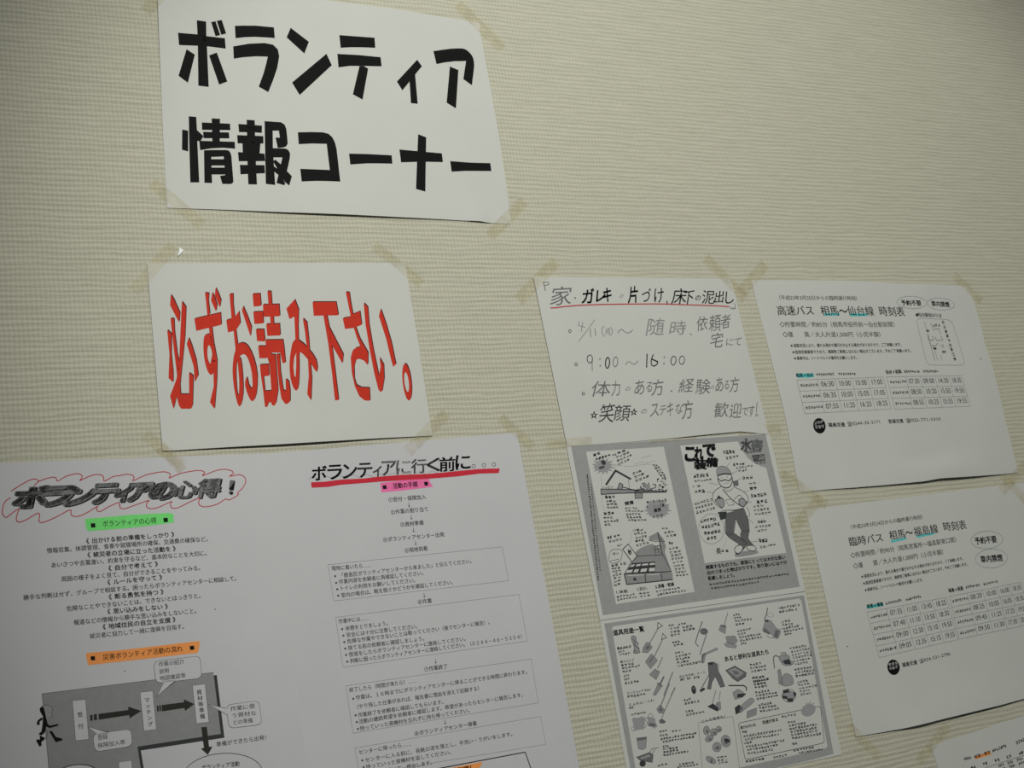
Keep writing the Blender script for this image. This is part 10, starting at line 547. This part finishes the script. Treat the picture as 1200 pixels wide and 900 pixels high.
  ["ink_speck",[["black_ink",1,"P",[[179.97,-26.38],[179.0,-25.83],[177.48,-25.87],[176.94,-26.44],[177.9,-26.99],[179.42,-26.96]]]]],
 ],
 [[-167.9,-171.2,-221.9,-126.7,15.5],[171.7,-157.7,211.6,-116.0,15.8],[-221.0,115.4,-160.4,163.4,13.7],[146.9,167.4,218.8,127.6,13.9]]],
["bus_timetable","white bus timetable with four-row grids, below the timetable with the map box","timetable",[575.7,317.2],0.6,[[-19.4,148.6,85.0,27.8,4.2],[-98.3,147.3,16.3,9.4,1.8],[90.1,5.7,15.3,16.5,1.2],[-10.7,-5.2,145.3,68.5,0.8]],[[0.018,0.017,1.5,0.3],[-0.01,0.03,2.5,0.2]],[[-192.9,-136.4],[199.0,-145.2],[189.0,135.1],[-196.9,144.2]],{"bottom":[[-196.9,144.2],[-161.4,144.9],[-121.8,145.6],[-95.2,145.1],[-51.2,143.7],[-7.0,142.4],[39.1,141.3],[87.5,139.3],[189.0,135.1]]},[-0.0143,0.9999],48,36,
 [
  ["lettering",[["print_ink_grey",2,"T","（平成23年3月24日からの臨時運行時刻）",-133.12,-105.26,0.97,-109.32,6.37,0.012],["print_ink",2,"T","臨時バス",-137.41,-84.06,-78.91,-85.36,12.95,0.012],["print_ink",2,"T","相馬",-68.76,-86.18,-40.27,-87.01,13.27,0.012],["black_ink",2,"T","～",-40.27,-87.01,-26.92,-87.44,13.41,0.02],["print_ink",2,"T","福島線",-25.74,-87.34,17.68,-88.67,13.48,0.012],["print_ink",2,"T","時刻表",26.87,-89.5,69.26,-89.4,13.73,0.012],["print_ink_grey",2,"T","◇所要時間／約90分（相馬営業所～福島駅東口間）",-139.98,-68.83,49.55,-73.91,7.83,0.008],["print_ink_grey",2,"T","◇運　　賃／大人片道1,000円（小児半額）",-140.09,-55.13,21.16,-59.74,7.79,0.008],["print_ink_grey",2,"T","※道路状況により、遅れる場合や運行を中止する場合がありますので、ご了承願います。",-130.97,-42.1,50.14,-48.93,4.89,0.018],["print_ink_grey",2,"T","※座席定員乗車ですので、満席時ご乗車になれない場合がございます。予めご了承願います。",-130.66,-33.41,55.09,-41.04,4.87,0.018],["print_ink_grey",2,"T","※乗車中は、シートベルトの着用をお願いします。",-130.47,-24.89,-28.62,-28.4,4.85,0.018],["print_ink",2,"T","予約不要",76.06,-67.45,117.21,-66.82,10.36,0.03],["print_ink",2,"T","車内禁煙",77.56,-42.27,119.0,-41.08,10.27,0.03],["black_ink",2,"T","相馬→福島",-133.34,-4.08,-105.86,-4.81,5.46,0.03],["print_ink_grey",2,"S",-101.9,-4.8,-74.2,-6.7,4.2,8,0.66],["print_ink_grey",2,"S",-67.6,-6.2,-40.9,-7.6,4.3,8,0.67],["print_ink_grey",2,"T","07:35",-98.44,9.24,-77.88,8.57,9.24,0.006],["print_ink_grey",2,"T","11:05",-70.99,8.35,-52.19,7.73,9.33,0.006],["print_ink_grey",2,"T","13:45",-45.63,7.52,-27.0,6.91,9.42,0.006],["print_ink_grey",2,"T","18:25",-20.45,6.7,-1.75,6.09,9.5,0.006],["print_ink_grey",2,"S",-131.4,9.5,-103.0,8.3,4.3,7,0.6],["print_ink_grey",2,"T","07:40",-97.88,23.42,-77.24,22.67,9.19,0.006],["print_ink_grey",2,"T","11:10",-70.36,22.43,-51.69,21.76,9.28,0.006],["print_ink_grey",2,"T","13:50",-45.12,21.53,-26.35,20.85,9.37,0.006],["print_ink_grey",2,"T","18:30",-19.82,20.62,-1.35,19.96,9.45,0.006],["print_ink_grey",2,"S",-130.8,23.7,-102.4,22.4,4.3,7,0.59],["print_ink_grey",2,"T","09:00",-97.34,37.53,-76.62,36.72,9.14,0.006],["print_ink_grey",2,"T","12:30",-69.75,36.45,-51.2,35.73,9.23,0.006],["print_ink_grey",2,"T","15:10",-44.61,35.47,-25.7,34.73,9.32,0.006],["print_ink_grey",2,"T","19:50",-19.18,34.48,-0.91,33.77,9.4,0.006],["print_ink_grey",2,"S",-130.2,38.0,-101.9,36.6,4.3,7,0.59],["print_ink_grey",2,"T","09:05",-96.82,51.58,-76.02,50.7,9.09,0.006],["print_ink_grey",2,"T","12:35",-69.15,50.41,-50.71,49.64,9.18,0.006],["print_ink_grey",2,"T","15:15",-44.12,49.36,-25.04,48.55,9.27,0.006],["print_ink_grey",2,"T","19:55",-18.54,48.28,-0.48,47.52,9.35,0.006],["print_ink_grey",2,"S",-129.6,52.1,-101.4,50.7,4.3,7,0.59],["black_ink",2,"T","福島→相馬",7.04,-9.26,33.77,-10.03,5.75,0.03],["print_ink_grey",2,"S",38.2,-10.8,64.7,-11.8,4.2,7,0.7],["print_ink_grey",2,"S",70.6,-11.6,98.1,-13.1,4.2,7,0.71],["print_ink_grey",2,"T","08:20",42.42,4.22,62.99,3.44,9.11,0.006],["print_ink_grey",2,"T","10:00",69.94,3.18,89.46,2.46,9.2,0.006],["print_ink_grey",2,"T","16:00",96.18,2.2,114.66,1.49,9.29,0.006],["print_ink_grey",2,"T","18:30",120.85,1.26,137.64,0.62,9.37,0.006],["print_ink_grey",2,"S",9.1,4.6,37.9,3.3,4.3,7,0.63],["print_ink_grey",2,"T","08:25",42.18,18.17,62.92,17.43,9.06,0.006],["print_ink_grey",2,"T","10:05",69.9,17.19,89.38,16.5,9.15,0.006],["print_ink_grey",2,"T","16:05",96.04,16.27,114.34,15.62,9.24,0.006],["print_ink_grey",2,"T","18:35",120.5,15.4,137.25,14.8,9.32,0.006],["print_ink_grey",2,"S",8.9,18.5,37.6,17.2,4.2,7,0.63],["print_ink_grey",2,"T","09:45",41.98,32.05,62.95,31.36,9.01,0.006],["print_ink_grey",2,"T","11:25",70.05,31.13,89.73,30.48,9.1,0.006],["print_ink_grey",2,"T","17:25",96.32,30.26,114.22,29.67,9.19,0.006],["print_ink_grey",2,"T","19:55",120.28,29.47,136.92,28.92,9.27,0.006],["print_ink_grey",2,"S",8.8,32.3,37.4,31.1,4.2,7,0.62],["print_ink_grey",2,"T","09:50",41.78,45.88,62.93,45.23,8.96,0.006],["print_ink_grey",2,"T","11:30",70.09,45.01,89.82,44.41,9.05,0.006],["print_ink_grey",2,"T","17:30",96.37,44.21,114.07,43.66,9.14,0.006],["print_ink_grey",2,"T","20:00",120.07,43.48,136.64,42.97,9.22,0.006],["print_ink_grey",2,"S",8.6,46.1,37.2,44.9,4.2,7,0.62],["print_ink",2,"T","福島交通",-99.79,73.71,-74.64,72.89,5.79,0.025],["print_ink_grey",2,"T","☎024-531-2706",-70.82,72.51,-16.39,69.38,5.64,0.012]]],
  ["highlight",[["cyan_marker",0,"P",[[-68.64,-85.51],[-41.36,-87.37],[-40.54,-84.63],[-67.57,-82.51]]]]],
  ["highlight",[["cyan_marker",0,"P",[[-22.84,-88.16],[8.44,-89.74],[9.25,-86.97],[-22.12,-85.15]]]]],
  ["oval_badge",[["table_line",1,"L",[[128.43,-70.17],[127.37,-68.13],[125.44,-66.21],[122.7,-64.45],[119.24,-62.91],[115.17,-61.63],[110.6,-60.67],[105.69,-60.04],[100.59,-59.76],[95.45,-59.84],[90.44,-60.28],[85.69,-61.06],[81.35,-62.15],[77.55,-63.53],[74.41,-65.15],[72.01,-66.97],[70.42,-68.92],[69.69,-70.95],[69.84,-73.01],[70.86,-75.02],[72.72,-76.93],[75.38,-78.68],[78.75,-80.23],[82.74,-81.51],[87.22,-82.5],[92.08,-83.15],[97.15,-83.46],[102.29,-83.41],[107.35,-83.0],[112.16,-82.24],[116.58,-81.15],[120.47,-79.77],[123.71,-78.13],[126.18,-76.3],[127.83,-74.32],[128.58,-72.26]],0.61,1]]],
  ["oval_badge",[["table_line",1,"L",[[127.78,-44.43],[126.67,-42.25],[124.69,-40.19],[121.9,-38.32],[118.4,-36.68],[114.29,-35.33],[109.69,-34.31],[104.75,-33.65],[99.63,-33.37],[94.49,-33.47],[89.49,-33.95],[84.77,-34.79],[80.47,-35.98],[76.72,-37.46],[73.62,-39.21],[71.27,-41.15],[69.73,-43.24],[69.05,-45.42],[69.25,-47.62],[70.32,-49.77],[72.24,-51.81],[74.95,-53.68],[78.36,-55.32],[82.39,-56.68],[86.91,-57.73],[91.78,-58.42],[96.87,-58.74],[102.02,-58.67],[107.06,-58.21],[111.86,-57.39],[116.25,-56.21],[120.1,-54.72],[123.29,-52.96],[125.71,-50.99],[127.3,-48.87],[128.0,-46.66]],0.61,1]]],
  ["highlight",[["cyan_marker",0,"P",[[-133.47,-7.37],[-106.06,-8.39],[-105.69,-4.29],[-133.01,-3.54]]]]],
  ["timetable_grid",[["table_line",1,"L",[[-135.03,0.38],[1.08,-3.75]],0.49,0],["table_line",1,"L",[[-134.37,14.72],[1.41,10.16]],0.49,0],["table_line",1,"L",[[-133.74,28.99],[1.79,24.0]],0.49,0],["table_line",1,"L",[[-133.13,43.19],[2.19,37.78]],0.48,0],["table_line",1,"L",[[-132.52,57.34],[2.57,51.51]],0.48,0],["table_line",1,"L",[[-135.03,0.38],[-132.52,57.34]],0.49,0],["table_line",1,"L",[[-102.72,-0.6],[-100.58,55.96]],0.5,0],["table_line",1,"L",[[-74.99,-1.44],[-72.43,54.74]],0.5,0],["table_line",1,"L",[[-49.45,-2.21],[-47.56,53.67]],0.51,0],["table_line",1,"L",[[-24.4,-2.97],[-21.73,52.56]],0.51,0],["table_line",1,"L",[[1.08,-3.75],[2.57,51.51]],0.52,0],["table_line",1,"L",[[6.02,-4.15],[140.65,-9.45]],0.52,0],["table_line",1,"L",[[5.8,9.76],[140.23,4.78]],0.51,0],["table_line",1,"L",[[5.64,23.6],[139.85,18.95]],0.51,0],["table_line",1,"L",[[5.5,37.38],[139.53,33.05]],0.51,0],["table_line",1,"L",[[5.34,51.11],[139.27,47.09]],0.51,0],["table_line",1,"L",[[6.02,-4.15],[5.34,51.11]],0.52,0],["table_line",1,"L",[[38.75,-5.44],[37.72,50.14]],0.52,0],["table_line",1,"L",[[66.48,-6.52],[66.36,49.28]],0.53,0],["table_line",1,"L",[[93.37,-7.57],[93.0,48.48]],0.53,0],["table_line",1,"L",[[117.98,-8.56],[116.89,47.76]],0.54,0],["table_line",1,"L",[[140.65,-9.45],[139.27,47.09]],0.54,0]]],
  ["round_logo",[["black_ink",1,"P",[[-103.96,72.09],[-104.5,74.18],[-105.51,76.14],[-106.94,77.89],[-108.73,79.33],[-110.76,80.4],[-112.96,81.03],[-115.19,81.21],[-117.36,80.91],[-119.36,80.17],[-121.08,79.01],[-122.45,77.49],[-123.39,75.69],[-123.86,73.7],[-123.83,71.61],[-123.31,69.54],[-122.32,67.57],[-120.91,65.82],[-119.14,64.37],[-117.11,63.3],[-114.92,62.65],[-112.67,62.46],[-110.48,62.74],[-108.47,63.48],[-106.72,64.65],[-105.34,66.17],[-104.39,67.99],[-103.93,69.99]]],["border_grey",3,"S",-121.4,69.9,-105.4,69.3,4.5,3,0.96],["border_grey",3,"S",-121.9,74.7,-106.2,74.3,4.7,3,0.96]]],
  ["ink_speck",[["black_ink",1,"P",[[-176.66,38.08],[-177.47,38.52],[-178.79,38.36],[-179.28,37.76],[-178.47,37.31],[-177.16,37.47]]]]],
 ],
 [[-164.0,-150.3,-220.9,-113.9,13.7],[-203.6,129.5,-168.8,173.2,12.1],[158.3,-162.1,196.4,-112.7,14.1]]],
["bus_timetable","corner of a white printed timetable with orange-marked heading, at the bottom right","timetable",[696.5,614.7],0.6,[],[[0.018,0.017,0.5,0.2]],[[-204.8,-125.2],[184.1,-154.0],[204.8,125.2],[-184.1,154.0]],{},[0.0739,0.9973],48,36,
 [
  ["lettering",[["print_ink_grey",2,"S",-158.1,-99.7,-144.9,-100.0,4.2,4,0.73],["black_ink",2,"T","相馬～東京",-140.5,-99.25,-111.66,-101.37,4.41,0.02],["print_ink",2,"S",-108.6,-101.5,-82.2,-104.5,4.7,7,0.74],["print_ink",2,"S",-65.4,-104.5,-41.2,-107.2,5.4,6,0.86],["print_ink",2,"S",-150.8,-87.6,-142.0,-87.7,4.6,2,0.83],["print_ink",2,"S",-130.0,-88.6,-121.0,-88.7,4.6,2,0.84],["print_ink",2,"S",-108.8,-89.6,-99.8,-89.7,4.7,2,0.85],["print_ink",2,"S",-87.4,-90.5,-78.3,-90.7,4.7,2,0.85],["print_ink",2,"S",-65.7,-91.6,-56.4,-91.7,4.7,2,0.86],["print_ink",2,"S",-43.7,-92.6,-34.3,-92.7,4.8,2,0.87],["print_ink_grey",2,"S",-105.3,-82.8,-94.7,-83.2,4.2,4,0.74],["print_ink_grey",2,"S",-88.4,-83.7,-77.7,-84.1,4.3,4,0.74],["print_ink_grey",2,"S",-71.4,-84.7,-60.5,-85.1,4.3,4,0.75],["print_ink_grey",2,"S",-54.1,-85.7,-43.1,-86.0,4.3,4,0.75],["print_ink_grey",2,"S",-36.6,-86.6,-25.5,-87.0,4.3,4,0.76],["print_ink_grey",2,"S",-104.2,-77.9,-93.5,-78.2,4.2,4,0.74],["print_ink_grey",2,"S",-87.3,-78.8,-76.5,-79.2,4.2,4,0.74],["print_ink_grey",2,"S",-70.2,-79.7,-59.3,-80.1,4.3,4,0.75],["print_ink_grey",2,"S",-52.9,-80.7,-41.9,-81.0,4.3,4,0.75],["print_ink_grey",2,"S",-35.5,-81.6,-24.4,-82.0,4.3,4,0.76]]],
  ["highlight",[["orange_marker",0,"P",[[-140.34,-101.31],[-112.4,-104.23],[-111.75,-99.91],[-139.29,-98.53]]]]],
  ["timetable_grid",[["grey_ink",1,"L",[[-111.3,-86.91],[-41.09,-91.29]],0.53,0],["grey_ink",1,"L",[[-154.95,-84.13],[-111.3,-86.91]],0.52,0]]],
 ],
 [[-170.8,-145.0,-231.1,-109.9,12.7]]],
]
for row in DATA:
    build_sheet(*row)
